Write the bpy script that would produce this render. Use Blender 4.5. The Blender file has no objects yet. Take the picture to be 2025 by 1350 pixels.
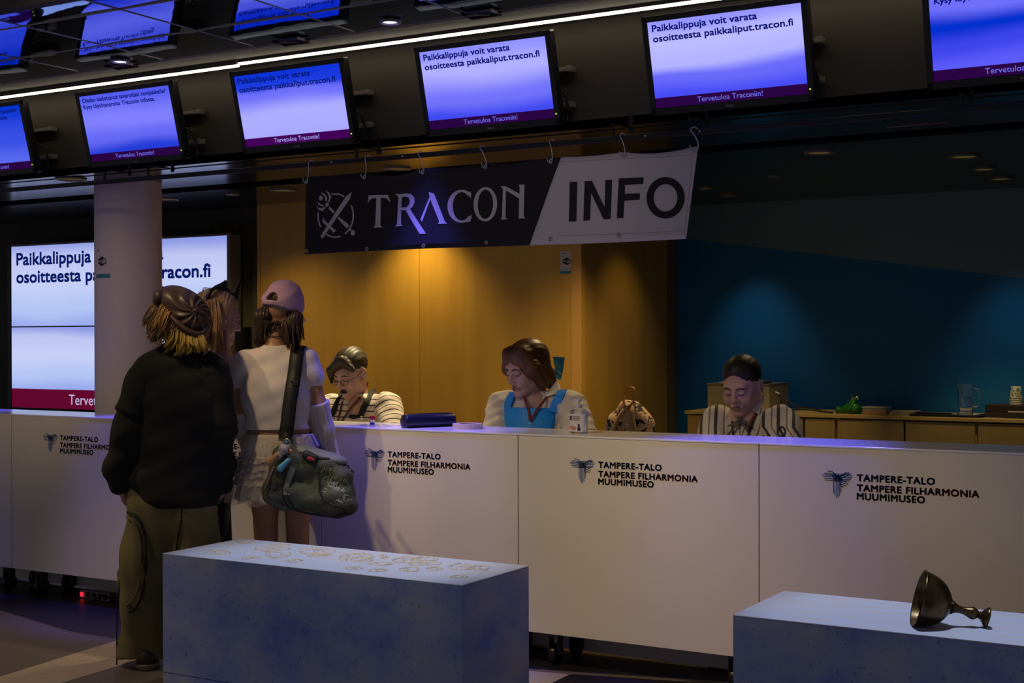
import bpy, bmesh, math, random
import numpy as np
from mathutils import Vector, Matrix
random.seed(7)
SC = bpy.context.scene
COL = SC.collection

# ------------------------------------------------------------------ camera
F_PX, YAW, PITCH, ROLL = 2715.09, 0.533289, -0.002516, -0.002534
CAM = np.array([0.0, 0.0, 1.4])
def _axes():
    cy, sy, cp, sp = math.cos(YAW), math.sin(YAW), math.cos(PITCH), math.sin(PITCH)
    f = np.array([-sy * cp, cy * cp, sp]); r0 = np.array([cy, sy, 0.0]); u0 = np.cross(r0, f)
    c, s = math.cos(ROLL), math.sin(ROLL)
    return c * r0 + s * u0, -s * r0 + c * u0, f
CR, CU, CF = _axes()
cam_data = bpy.data.cameras.new('camera')
cam_data.sensor_width = 36.0
cam_data.lens = F_PX / 2025 * 36
cam_data.clip_end = 100
cam = bpy.data.objects.new('camera', cam_data)
COL.objects.link(cam)
cam.matrix_world = Matrix(((CR[0], CU[0], -CF[0], 0), (CR[1], CU[1], -CF[1], 0), (CR[2], CU[2], -CF[2], 1.4), (0, 0, 0, 1)))
SC.camera = cam

# ------------------------------------------------------------------ world, exposure
world = bpy.data.worlds.new('world'); SC.world = world
world.use_nodes = True
bg = world.node_tree.nodes['Background']
bg.inputs[0].default_value = (0.90, 0.82, 1.0, 1)
bg.inputs[1].default_value = 0.155
SC.view_settings.view_transform = 'Standard'
SC.view_settings.look = 'None'
SC.view_settings.exposure = 0.0
SC.view_settings.gamma = 1.0
SC.view_settings.use_curve_mapping = False

# ------------------------------------------------------------------ large lights of the hall: ceiling spots plus added fill spots
def spot(name, loc, target, power, color, size_deg, blend=0.6, radius=0.05, parent=None):
    l = bpy.data.lights.new(name, 'SPOT')
    l.energy = power; l.color = color; l.spot_size = math.radians(size_deg); l.spot_blend = blend; l.shadow_soft_size = radius
    o = bpy.data.objects.new(name, l); COL.objects.link(o)
    d = Vector(target) - Vector(loc)
    o.rotation_euler = d.to_track_quat('-Z', 'Y').to_euler()
    if parent:
        o.parent = parent; o.location = Vector(loc) - parent.location
    else:
        o.location = loc
    return o
WARM = (1.0, 0.73, 0.40)
for x, p in ((-3.75, 150), (-2.75, 262), (-1.75, 200)):          # three narrow high spots washing the desk front from the left
    spot('hall_or_fill_spot', (x - 1.5, 2.0, 4.45), (x, 5.08, 0.55), p, WARM, 27, 0.9, 0.05)
spot('hall_or_fill_spot', (-5.9, 3.2, 2.76), (-5.0, 4.15, 0.0), 100, WARM, 56, 0.95, 0.05)
spot('hall_or_fill_spot', (-4.12, 3.2, 2.74), (-3.97, 4.75, 1.15), 62, WARM, 26, 0.9, 0.05)  # added fill spot, warms the back of the visitor in white
spot('hall_or_fill_spot', (-4.9, 2.4, 2.72), (-6.12, 5.7, 1.25), 62, WARM, 32, 0.9, 0.05)  # added fill spot, brightens the round pillar
spot('hall_or_fill_spot', (-2.4, 2.6, 2.72), (-3.05, 5.2, 1.98), 11, (1.0, 0.84, 0.72), 34, 0.9, 0.05)  # added dim front fill for the banner
spot('bench_spot', (-3.25, 4.15, 2.76), (-3.25, 4.2, 0), 118, (0.86, 0.90, 1.0), 42, 0.7, 0.05)
spot('bench_spot', (-0.95, 4.15, 2.76), (-0.95, 4.2, 0), 118, (0.86, 0.90, 1.0), 42, 0.7, 0.05)

# ------------------------------------------------------------------ pixel -> place helpers
def ray(x, y):
    return CF * F_PX + CR * (x - 1012.5) - CU * (y - 675)
def atY(x, y, Y):
    d = ray(x, y); return CAM + d * (Y / d[1])
def atZ(x, y, Z):
    d = ray(x, y); return CAM + d * ((Z - 1.4) / d[2])
def atD(x, y, D):
    return CAM + ray(x, y) * (D / F_PX)

# ------------------------------------------------------------------ materials
def mat(name, col, rough=0.6, metal=0.0, noise=None, bump=None, spec=0.5, emit=None, estr=0.0, alpha=None, trans=0.0, ior=1.45, sheen=0.0, coat=0.0):
    """noise=(scale, second colour, amount[, stretch]) mottles the colour; bump=(scale, strength[, stretch])"""
    m = bpy.data.materials.new(name); m.use_nodes = True
    nt = m.node_tree; b = nt.nodes['Principled BSDF']
    b.inputs['Base Color'].default_value = (*col, 1)
    b.inputs['Roughness'].default_value = rough
    b.inputs['Metallic'].default_value = metal
    b.inputs['Specular IOR Level'].default_value = spec
    b.inputs['IOR'].default_value = ior
    b.inputs['Transmission Weight'].default_value = trans
    b.inputs['Sheen Weight'].default_value = sheen
    b.inputs['Coat Weight'].default_value = coat
    if alpha is not None: b.inputs['Alpha'].default_value = alpha
    if emit:
        b.inputs['Emission Color'].default_value = (*emit, 1); b.inputs['Emission Strength'].default_value = estr
    if noise or bump:
        tc = nt.nodes.new('ShaderNodeTexCoord')
    def nz(scale, stretch, detail=4):
        n = nt.nodes.new('ShaderNodeTexNoise'); n.inputs['Scale'].default_value = scale; n.inputs['Detail'].default_value = detail
        mp = nt.nodes.new('ShaderNodeMapping'); mp.inputs['Scale'].default_value = stretch
        nt.links.new(tc.outputs['Object'], mp.inputs['Vector']); nt.links.new(mp.outputs['Vector'], n.inputs['Vector'])
        return n
    if noise:
        n = nz(noise[0], noise[3] if len(noise) > 3 else (1, 1, 1))
        rp = nt.nodes.new('ShaderNodeValToRGB'); rp.color_ramp.elements[0].position = 0.35; rp.color_ramp.elements[1].position = 0.65
        rp.color_ramp.elements[0].color = (*col, 1)
        c2 = [a * (1 - noise[2]) + b2 * noise[2] for a, b2 in zip(col, noise[1])]
        rp.color_ramp.elements[1].color = (*c2, 1)
        nt.links.new(n.outputs['Fac'], rp.inputs['Fac']); nt.links.new(rp.outputs['Color'], b.inputs['Base Color'])
    if bump:
        n = nz(bump[0], bump[2] if len(bump) > 2 else (1, 1, 1), 3)
        bp = nt.nodes.new('ShaderNodeBump'); bp.inputs['Strength'].default_value = bump[1]; bp.inputs['Distance'].default_value = 0.02
        nt.links.new(n.outputs['Fac'], bp.inputs['Height']); nt.links.new(bp.outputs['Normal'], b.inputs['Normal'])
    return m
def emat(name, col, strength):
    m = bpy.data.materials.new(name); m.use_nodes = True; nt = m.node_tree
    nt.nodes.remove(nt.nodes['Principled BSDF'])
    e = nt.nodes.new('ShaderNodeEmission'); e.inputs[0].default_value = (*col, 1); e.inputs[1].default_value = strength
    nt.links.new(e.outputs[0], nt.nodes['Material Output'].inputs[0])
    return m
def screen_mat(name, stops, strength, seed):
    """picture on a display: vertical colour bands, softly uneven; uses the mesh's own generated height"""
    m = bpy.data.materials.new(name); m.use_nodes = True; nt = m.node_tree
    nt.nodes.remove(nt.nodes['Principled BSDF'])
    tc = nt.nodes.new('ShaderNodeTexCoord'); sp = nt.nodes.new('ShaderNodeSeparateXYZ')
    nt.links.new(tc.outputs['Generated'], sp.inputs[0])
    n = nt.nodes.new('ShaderNodeTexNoise'); n.inputs['Scale'].default_value = 1.3; n.inputs['Detail'].default_value = 0
    mp = nt.nodes.new('ShaderNodeMapping'); mp.inputs['Location'].default_value = (seed * 3.7, seed, 0)
    nt.links.new(tc.outputs['Generated'], mp.inputs['Vector']); nt.links.new(mp.outputs['Vector'], n.inputs['Vector'])
    a = nt.nodes.new('ShaderNodeMath'); a.operation = 'MULTIPLY_ADD'; a.inputs[1].default_value = 0.22; a.inputs[2].default_value = -0.11
    nt.links.new(n.outputs['Fac'], a.inputs[0])
    s = nt.nodes.new('ShaderNodeMath'); s.operation = 'ADD'
    nt.links.new(a.outputs[0], s.inputs[0]); nt.links.new(sp.outputs['Z'], s.inputs[1])
    rp = nt.nodes.new('ShaderNodeValToRGB'); el = rp.color_ramp.elements
    rp.color_ramp.interpolation = 'EASE'
    while len(el) < len(stops): el.new(0.5)
    for e, (p, c) in zip(el, stops):
        e.position = p; e.color = (*c, 1)
    nt.links.new(s.outputs[0], rp.inputs['Fac'])
    em = nt.nodes.new('ShaderNodeEmission'); em.inputs[1].default_value = strength
    nt.links.new(rp.outputs['Color'], em.inputs[0]); nt.links.new(em.outputs[0], nt.nodes['Material Output'].inputs[0])
    return m
def stripe_mat(name, c1, c2, period, width, attr='u', rough=0.8, c3=None):
    """stripes woven across a garment, driven by the mesh attribute that measures along the cloth"""
    m = mat(name, c1, rough); nt = m.node_tree; b = nt.nodes['Principled BSDF']
    at = nt.nodes.new('ShaderNodeAttribute'); at.attribute_name = attr
    d = nt.nodes.new('ShaderNodeMath'); d.operation = 'DIVIDE'; d.inputs[1].default_value = period
    fr = nt.nodes.new('ShaderNodeMath'); fr.operation = 'FRACT'
    nt.links.new(at.outputs['Fac'], d.inputs[0]); nt.links.new(d.outputs[0], fr.inputs[0])
    rp = nt.nodes.new('ShaderNodeValToRGB'); rp.color_ramp.interpolation = 'CONSTANT'
    el = rp.color_ramp.elements
    el[0].position = 0; el[0].color = (*c1, 1); el[1].position = 1 - width; el[1].color = (*c2, 1)
    if c3:
        e = el.new(0.5 - width / 2); e.color = (*c3, 1)
        e = el.new(0.5); e.color = (*c1, 1)
    nt.links.new(fr.outputs[0], rp.inputs['Fac']); nt.links.new(rp.outputs['Color'], b.inputs['Base Color'])
    return m

# ------------------------------------------------------------------ mesh builder
class MB:
    def __init__(s): s.v = []; s.f = []
    def add(s, v, f):
        o = len(s.v); s.v += [tuple(map(float, p)) for p in v]; s.f += [tuple(i + o for i in q) for q in f]; return s
    def box(s, x0, x1, y0, y1, z0, z1, bev=0.0, seg=2, M=None):
        bm = bmesh.new()
        vs = [bm.verts.new((x, y, z)) for x in (x0, x1) for y in (y0, y1) for z in (z0, z1)]
        for q in ((0, 1, 3, 2), (4, 6, 7, 5), (0, 4, 5, 1), (2, 3, 7, 6), (0, 2, 6, 4), (1, 5, 7, 3)): bm.faces.new([vs[i] for i in q])
        if bev: bmesh.ops.bevel(bm, geom=bm.edges[:], offset=bev, segments=seg, affect='EDGES', profile=0.5)
        bm.verts.ensure_lookup_table(); bm.verts.index_update()
        pts = [(M @ v.co) if M else v.co for v in bm.verts]
        s.add(pts, [[v.index for v in f.verts] for f in bm.faces]); bm.free(); return s
    def tube(s, pts, r, n=8, caps=True, flat=None):
        P = [Vector(p) for p in pts]; m = len(P)
        R = [r] * m if not hasattr(r, '__len__') else list(r)
        T = [(P[min(i + 1, m - 1)] - P[max(i - 1, 0)]).normalized() for i in range(m)]
        up = Vector((0, 0, 1)) if abs(T[0].z) < 0.9 else Vector((1, 0, 0))
        N = (up - T[0] * up.dot(T[0])).normalized(); vs = []; fs = []
        for i in range(m):
            N = (N - T[i] * N.dot(T[i])).normalized(); B = T[i].cross(N)
            for k in range(n):
                a = 2 * math.pi * k / n
                vs.append(P[i] + N * (math.cos(a) * R[i]) + B * (math.sin(a) * R[i]))
        for i in range(m - 1):
            for k in range(n):
                a, b = i * n + k, i * n + (k + 1) % n; fs.append((a, b, b + n, a + n))
        if caps: fs += [tuple(range(n - 1, -1, -1)), tuple(range((m - 1) * n, m * n))]
        return s.add(vs, fs)
    def ribbon(s, pts, side, th):
        """flat strap: pts centre line, side = list of half-width vectors, th = thickness vectors"""
        P = [Vector(p) for p in pts]; m = len(P); vs = []; fs = []
        for i in range(m):
            a, t = Vector(side[i]), Vector(th[i])
            vs += [P[i] - a, P[i] + a, P[i] + a + t, P[i] - a + t]
        for i in range(m - 1):
            for k in range(4):
                a, b = 4 * i + k, 4 * i + (k + 1) % 4; fs.append((a, b, b + 4, a + 4))
        fs += [(3, 2, 1, 0), tuple(range(4 * m - 4, 4 * m))]
        return s.add(vs, fs)
    def lathe(s, prof, c=(0, 0, 0), n=24, M=None):
        c = Vector(c); vs = []; fs = []
        for (r, z) in prof:
            for k in range(n):
                a = 2 * math.pi * k / n; p = Vector((r * math.cos(a), r * math.sin(a), z))
                vs.append((M @ p if M else p) + c)
        for i in range(len(prof) - 1):
            for k in range(n):
                a, b = i * n + k, i * n + (k + 1) % n; fs.append((a, b, b + n, a + n))
        fs += [tuple(range(n - 1, -1, -1)), tuple(range((len(prof) - 1) * n, len(prof) * n))]
        return s.add(vs, fs)
    def poly(s, pts, t):
        """flat outline pts (3-D, planar) thickened by the vector t"""
        n = len(pts); t = Vector(t); P = [Vector(p) for p in pts]
        return s.add([p for p in P] + [p + t for p in P], [tuple(range(n - 1, -1, -1)), tuple(range(n, 2 * n))] + [(i, (i + 1) % n, n + (i + 1) % n, n + i) for i in range(n)])
    def ell(s, c, r, M=None, nu=20, nv=12):
        vs = []; fs = []; c = Vector(c)
        for i in range(nv + 1):
            th = math.pi * i / nv
            for k in range(nu):
                a = 2 * math.pi * k / nu
                p = Vector((r[0] * math.sin(th) * math.cos(a), r[1] * math.sin(th) * math.sin(a), r[2] * math.cos(th)))
                vs.append((M @ p if M else p) + c)
        for i in range(nv):
            for k in range(nu):
                a, b = i * nu + k, i * nu + (k + 1) % nu; fs.append((a, a + nu, b + nu, b))
        return s.add(vs, fs)
    def build(s, name, m, parent=None, smooth=False, attrs=None):
        return mk(name, s.v, s.f, m, parent, smooth, attrs)
def mk(name, v, f, m, parent=None, smooth=False, attrs=None, fix=True):
    off = np.array(parent_loc(parent)) if parent else np.zeros(3)
    V = np.asarray(v, float).reshape(-1, 3) - off
    me = bpy.data.meshes.new(name); me.from_pydata(V.tolist(), [], [tuple(map(int, q)) for q in f])
    if fix:
        bm = bmesh.new(); bm.from_mesh(me); bmesh.ops.recalc_face_normals(bm, faces=bm.faces[:]); bm.to_mesh(me); bm.free()
    if smooth is True:
        me.shade_smooth()
    elif smooth:
        me.shade_smooth()
        try: me.set_sharp_from_angle(angle=math.radians(smooth))
        except Exception: pass
    if attrs is not None:
        a = me.attributes.new('u', 'FLOAT', 'POINT'); a.data.foreach_set('value', np.asarray(attrs, np.float32))
    me.materials.append(m)
    o = bpy.data.objects.new(name, me); COL.objects.link(o)
    if parent: o.parent = parent
    return o
def parent_loc(p):
    l = Vector(p.location)
    while p.parent: p = p.parent; l += Vector(p.location)
    return l
def thing(name, label, cat, loc, group=None):
    o = bpy.data.objects.new(name, None); COL.objects.link(o); o.location = [float(c) for c in loc]
    o.empty_display_size = 0.05
    o['label'] = label; o['category'] = cat
    if group: o['group'] = group
    return o
def tag(o, label, cat, group=None):
    o['label'] = label; o['category'] = cat
    if group: o['group'] = group
    # move the origin onto the mesh
    me = o.data; n = len(me.vertices); a = np.empty(n * 3); me.vertices.foreach_get('co', a); a = a.reshape(-1, 3)
    c = np.array([(a[:, 0].min() + a[:, 0].max()) / 2, (a[:, 1].min() + a[:, 1].max()) / 2, a[:, 2].min()])
    me.vertices.foreach_set('co', (a - c).ravel()); me.update(); o.location = c
    return o
def struct(o): o['kind'] = 'structure'; return o
def spline(pts, n=8):
    P = [np.array(p, float) for p in pts]; out = []
    for i in range(len(P) - 1):
        p0, p1, p2, p3 = P[max(i - 1, 0)], P[i], P[i + 1], P[min(i + 2, len(P) - 1)]
        for k in range(n):
            t = k / n
            out.append(0.5 * (2 * p1 + (p2 - p0) * t + (2 * p0 - 5 * p1 + 4 * p2 - p3) * t * t + (3 * p1 - p0 - 3 * p2 + p3) * t ** 3))
    out.append(P[-1]); return out

# ------------------------------------------------------------------ lettering
def letters(body, w, h, bold=0.0, spacing=1.0, depth=0.0006, align='L'):
    """text outline as (verts, faces) filling a w x h box in the XY plane (h = full ink height)"""
    cu = bpy.data.curves.new('t', 'FONT'); cu.body = body; cu.size = 1; cu.offset = bold; cu.space_character = spacing; cu.resolution_u = 3
    ob = bpy.data.objects.new('t', cu); COL.objects.link(ob)
    dg = bpy.context.evaluated_depsgraph_get(); dg.update()
    me = bpy.data.meshes.new_from_object(ob.evaluated_get(dg))
    v = np.array([p.co[:] for p in me.vertices]); f = [tuple(p.vertices) for p in me.polygons]
    bpy.data.objects.remove(ob); bpy.data.curves.remove(cu); bpy.data.meshes.remove(me)
    mn, mx = v.min(0), v.max(0)
    v = (v - mn) / np.maximum(mx - mn, 1e-6) * np.array([w, h, 0])
    return v, f
def place(v, o, ux, uy):
    o, ux, uy = np.array(o, float), np.array(ux, float), np.array(uy, float)
    return o + v[:, :1] * ux + v[:, 1:2] * uy
def write(name, body, o, ux, uy, w, h, m, parent, bold=0.0, spacing=1.0):
    """bold: stroke weight added, as a share of the ink height (the outline is laid down several times, slightly shifted)"""
    v, f = letters(body, w - bold * h, h - bold * h, 0, spacing); n = len(v)
    sh = [(0, 0)] if not bold else [(0, 0), (1, 0), (0, 1), (1, 1), (0.5, 0.5)]
    V = np.concatenate([v + np.array([a * bold * h, b * bold * h, 0]) for a, b in sh])
    F = [tuple(i + n * k for i in q) for k in range(len(sh)) for q in f]
    return mk(name, place(V, o, ux, uy), F, m, parent, fix=False)

# ------------------------------------------------------------------ signed-distance modelling (smooth, continuous bodies and cloth)
def cap(a, b, ra, rb=None, k=0.03, sq=None, op=1, par=None):
    return ('c', np.array(a, float), np.array(b, float), ra, ra if rb is None else rb, k, sq, op, par)
def els(c, r, R=None, k=0.03, op=1, par=None):
    return ('e', np.array(c, float), np.array(r, float), None if R is None else np.array(R, float), 0, k, None, op, par)
def sdf(prims, res, disp=None, clip=None, want=False):
    lo = np.full(3, 1e9); hi = -lo
    for p in prims:
        if p[7] < 0: continue
        if p[0] == 'c':
            r = max(p[3], p[4]); lo = np.minimum(lo, np.minimum(p[1], p[2]) - r); hi = np.maximum(hi, np.maximum(p[1], p[2]) + r)
        else:
            r = p[2].max(); lo = np.minimum(lo, p[1] - r); hi = np.maximum(hi, p[1] + r)
    mg = 0.03 + 2 * res; lo -= mg; hi += mg
    n = np.ceil((hi - lo) / res).astype(int) + 1
    ax = [lo[i] + res * np.arange(n[i]) for i in range(3)]
    D = np.full(n, 1.0, np.float32)
    if want: BD = np.full(n, 1e3, np.float32); A = np.zeros(n, np.float32)
    for p in prims:
        k = p[5]; m = k + 5 * res
        if p[0] == 'c':
            r = max(p[3], p[4]) + m; l, h = np.minimum(p[1], p[2]) - r, np.maximum(p[1], p[2]) + r
        else:
            r = p[2].max() + m; l, h = p[1] - r, p[1] + r
        i0 = np.clip(np.floor((l - lo) / res).astype(int), 0, n); i1 = np.clip(np.ceil((h - lo) / res).astype(int) + 1, 0, n)
        if np.any(i1 <= i0): continue
        sl = tuple(slice(a, b) for a, b in zip(i0, i1))
        X = ax[0][sl[0]][:, None, None]; Y = ax[1][sl[1]][None, :, None]; Z = ax[2][sl[2]][None, None, :]
        if p[0] == 'c':
            a, b = p[1], p[2]; x, y, z = X - a[0], Y - a[1], Z - a[2]; ba = b - a
            if p[6] is not None:
                nv = np.array(p[6][0], float); nv /= np.linalg.norm(nv); g = p[6][1] - 1
                dn = (x * nv[0] + y * nv[1] + z * nv[2]) * g
                x, y, z = x + dn * nv[0], y + dn * nv[1], z + dn * nv[2]; ba = ba + nv * (ba @ nv) * g
            L = max(float(ba @ ba), 1e-9); t = (x * ba[0] + y * ba[1] + z * ba[2]) / L; tc = np.clip(t, 0, 1)
            d = np.sqrt((x - tc * ba[0]) ** 2 + (y - tc * ba[1]) ** 2 + (z - tc * ba[2]) ** 2) - (p[3] + (p[4] - p[3]) * tc)
        else:
            x, y, z = X - p[1][0], Y - p[1][1], Z - p[1][2]
            if p[3] is not None:
                R = p[3]; x, y, z = (R[0, 0] * x + R[1, 0] * y + R[2, 0] * z, R[0, 1] * x + R[1, 1] * y + R[2, 1] * z, R[0, 2] * x + R[1, 2] * y + R[2, 2] * z)
            r = p[2]
            k0 = np.sqrt((x / r[0]) ** 2 + (y / r[1]) ** 2 + (z / r[2]) ** 2); k1 = np.sqrt((x / r[0] ** 2) ** 2 + (y / r[1] ** 2) ** 2 + (z / r[2] ** 2) ** 2)
            d = k0 * (k0 - 1) / np.maximum(k1, 1e-6); t = None
        d = d.astype(np.float32); S = D[sl]
        if p[7] > 0:
            hh = np.clip(0.5 + 0.5 * (S - d) / k, 0, 1); D[sl] = S * (1 - hh) + d * hh - k * hh * (1 - hh)
            if want:
                pr = p[8]
                val = pr(X + 0 * d, Y + 0 * d, Z + 0 * d, t) if callable(pr) else ((pr[0] + (pr[1] - pr[0]) * t) if pr else 0 * d)
                w = d < BD[sl]; BD[sl] = np.where(w, d, BD[sl]); A[sl] = np.where(w, val, A[sl])
        else:
            hh = np.clip(0.5 - 0.5 * (S + d) / k, 0, 1); D[sl] = S * (1 - hh) - d * hh + k * hh * (1 - hh)
    G = (ax[0][:, None, None], ax[1][None, :, None], ax[2][None, None, :])
    if disp: D = (D + disp(*G)).astype(np.float32)
    if clip: D = np.maximum(D, clip(*G)).astype(np.float32)
    D[0], D[-1] = 1, 1; D[:, 0], D[:, -1] = 1, 1; D[:, :, 0], D[:, :, -1] = 1, 1
    S = D < 0
    cs = [S[i:n[0] - 1 + i, j:n[1] - 1 + j, k:n[2] - 1 + k] for i in (0, 1) for j in (0, 1) for k in (0, 1)]
    cnt = sum(c.astype(np.int8) for c in cs); act = np.argwhere((cnt > 0) & (cnt < 8))
    idx = np.full(n - 1, -1, int); idx[tuple(act.T)] = np.arange(len(act))
    acc = np.zeros((len(act), 3)); num = np.zeros(len(act))
    off = [(i, j, k) for i in (0, 1) for j in (0, 1) for k in (0, 1)]
    for a in range(8):
        for b in range(a + 1, 8):
            if sum(abs(p - q) for p, q in zip(off[a], off[b])) != 1: continue
            da = D[tuple((act + off[a]).T)]; db = D[tuple((act + off[b]).T)]
            m = (da < 0) != (db < 0); t = np.where(m, da / np.where(m, da - db, 1), 0)
            acc += m[:, None] * (np.array(off[a]) + t[:, None] * (np.array(off[b]) - np.array(off[a]))); num += m
    V = lo + res * (act + acc / num[:, None])
    F = []
    for a in range(3):
        b, c = [(1, 2), (2, 0), (0, 1)][a]
        s0 = [slice(None)] * 3; s1 = [slice(None)] * 3; s0[a] = slice(0, n[a] - 1); s1[a] = slice(1, n[a])
        ed = np.argwhere(S[tuple(s0)] != S[tuple(s1)])
        ed = ed[(ed[:, b] > 0) & (ed[:, c] > 0)]
        eb, ec = np.eye(3, dtype=int)[b], np.eye(3, dtype=int)[c]
        q = np.stack([idx[tuple((ed - eb - ec).T)], idx[tuple((ed - ec).T)], idx[tuple(ed.T)], idx[tuple((ed - eb).T)]], 1)
        ins = S[tuple(ed.T)]; q[~ins] = q[~ins][:, ::-1]; F.append(q)
    F = np.concatenate(F); F = F[(F >= 0).all(1)]
    if want:
        return V, F, A[tuple((act + 0).T)]
    return V, F, None
def blob(name, prims, res, m, parent, disp=None, clip=None, want=False):
    V, F, A = sdf(prims, res, disp, clip, want)
    return mk(name, V, F, m, parent, True, A, fix=False)
# ================================================================== MATERIALS
M = {}
M['floor_dark'] = mat('floor_dark', (0.014, 0.012, 0.017), 0.4, noise=(40, (0.022, 0.02, 0.026), 0.6))
M['floor_grey'] = mat('floor_grey', (0.17, 0.14, 0.125), 0.4, noise=(60, (0.11, 0.095, 0.09), 0.8))
M['floor_cream'] = mat('floor_cream', (0.52, 0.42, 0.33), 0.4, noise=(25, (0.42, 0.34, 0.28), 0.8))
M['floor_pink'] = mat('floor_pink', (0.42, 0.34, 0.36), 0.4, noise=(25, (0.36, 0.29, 0.31), 0.8))
M['steel_strip'] = mat('steel_strip', (0.5, 0.42, 0.36), 0.3, 1.0)
M['mirror'] = mat('mirror_ceiling', (0.12, 0.25, 0.60), 0.03, 1.0, bump=(1.7, 0.16))
M['seam'] = mat('ceiling_seam', (0.45, 0.36, 0.28), 0.4, 0.6)
M['band'] = mat('ceiling_band', (0.10, 0.09, 0.085), 0.6)
M['fascia'] = mat('fascia_paint', (0.046, 0.038, 0.029), 0.55)
M['soffit'] = mat('soffit_lacquer', (0.012, 0.012, 0.013), 0.16, spec=0.6, noise=(3, (0.02, 0.02, 0.02), 0.5))
M['black'] = mat('black_plastic', (0.010, 0.010, 0.011), 0.35)
M['black_matte'] = mat('black_matte', (0.006, 0.006, 0.007), 0.9, spec=0.1)
M['black_rail'] = mat('black_rail', (0.006, 0.006, 0.007), 0.5)
M['grey_plastic'] = mat('grey_plastic', (0.18, 0.16, 0.13), 0.5)
M['steel'] = mat('steel', (0.62, 0.62, 0.62), 0.3, 1.0)
M['pillar'] = mat('pillar_paint', (0.62, 0.56, 0.56), 0.6, bump=(300, 0.08))
M['wood'] = mat('gold_veneer', (0.66, 0.39, 0.055), 0.42, noise=(1.6, (0.57, 0.32, 0.045), 0.9, (4, 4, 0.35)))
M['wood_edge'] = mat('gold_veneer_edge', (0.66, 0.36, 0.09), 0.5)
M['wood_dark'] = mat('dark_veneer', (0.30, 0.18, 0.05), 0.45, noise=(1.6, (0.26, 0.15, 0.04), 0.9, (4, 4, 0.35)))
M['blue_wall'] = mat('blue_wall_paint', (0.002, 0.155, 0.37), 0.6, bump=(220, 0.15))
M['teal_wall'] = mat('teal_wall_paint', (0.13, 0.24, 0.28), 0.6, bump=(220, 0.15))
M['dark_wall'] = mat('dark_wall', (0.045, 0.045, 0.040), 0.8, noise=(2.2, (0.075, 0.07, 0.05), 0.7, (3, 3, 0.5)))
M['desk_white'] = mat('desk_white', (0.80, 0.745, 0.63), 0.45)
M['desk_top'] = mat('desk_top_white', (0.82, 0.80, 0.80), 0.16)
M['logo_blue'] = mat('logo_blue', (0.018, 0.10, 0.32), 0.6)
M['logo_red'] = mat('logo_red', (0.30, 0.032, 0.05), 0.6)
M['logo_green'] = mat('logo_green', (0.035, 0.095, 0.058), 0.6)
M['text_navy'] = emat('text_navy', (0.003, 0.006, 0.16), 1.0)
M['text_dim'] = emat('text_dim', (0.002, 0.010, 0.20), 1.0)
M['text_lilac'] = emat('text_lilac', (0.16, 0.17, 0.95), 1.0)
M['text_lilac_hot'] = emat('text_lilac_bright', (0.42, 0.40, 1.0), 1.0)
M['foot_plum'] = emat('footer_plum', (0.024, 0.0012, 0.055), 1.0)
M['foot_plum_hot'] = emat('footer_plum_bright', (0.055, 0.001, 0.095), 1.0)
M['led_warm'] = emat('led_diffuser', (1.0, 0.86, 0.64), 7.5)
M['led_green'] = emat('green_indicator', (0.75, 1.0, 0.05), 1.6)
M['lamp_blue'] = emat('blue_lamp_lens', (0.42, 0.40, 1.0), 7.0)
M['lamp_warm'] = emat('warm_lamp_lens', (1.0, 0.70, 0.25), 0.06)
M['lamp_glint'] = emat('warm_lamp_lens_bright', (1.0, 0.72, 0.35), 0.9)
M['red_neon'] = emat('red_neon_switch', (1.0, 0.02, 0.05), 1.2)

# ================================================================== SETTING
YF, ZS = 5.38, 2.33            # fascia plane, soffit height
YG, YB = 7.33, 9.0             # gold wall, blue wall
XC, XC2 = -3.84, -3.957        # corner where the gold wall turns back
root = MB().box(-13, 4, 0.5, 9.3, -0.12, 0).build('floor', M['floor_grey']); struct(root)
def floor_inlay(pts, m, dz=0.001):
    o = MB().poly([(p[0], p[1], 0.0) for p in pts], (0, 0, dz)).build('floor', m, root); return o
fz = lambda x, y: atZ(x, y, 0)
# dark strip of floor in front of the desk, its front edge bent as in the hall's pattern
a, b, c, d = fz(0, 1207), fz(140, 1250), fz(1045, 1322), fz(1450, 1350)
floor_inlay([(-13, 9.2), (-13, a[1] + 0.35), a, b, (b[0] + 1.2, b[1] - 0.03), c, d, (4, d[1] - 0.05), (4, 9.2)], M['floor_dark'])
floor_inlay([fz(-200, 1400), fz(0, 1338), fz(160, 1288), fz(300, 1246), fz(420, 1262), fz(230, 1318), fz(90, 1360), fz(-100, 1420)], M['floor_cream'], 0.0012)
floor_inlay([fz(940, 1318), fz(1128, 1333), fz(1060, 1365), fz(960, 1420), fz(860, 1420)], M['floor_pink'], 0.0012)
floor_inlay([fz(1128, 1333), fz(1450, 1354), fz(1600, 1420), fz(960, 1420), fz(1060, 1365)], M['floor_dark'], 0.0011)
sp = MB()
for p, q in ((a, b), (b, np.array([b[0] + 1.2, b[1] - 0.03, 0])), (fz(940, 1316), c), (c, d)):
    v = q - p; nrm = np.array([-v[1], v[0], 0]); nrm /= np.linalg.norm(nrm); nrm *= 0.006
    sp.poly([p - nrm, q - nrm, q + nrm, p + nrm], (0, 0, 0.003))
sp.build('floor', M['steel_strip'], root)

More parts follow.
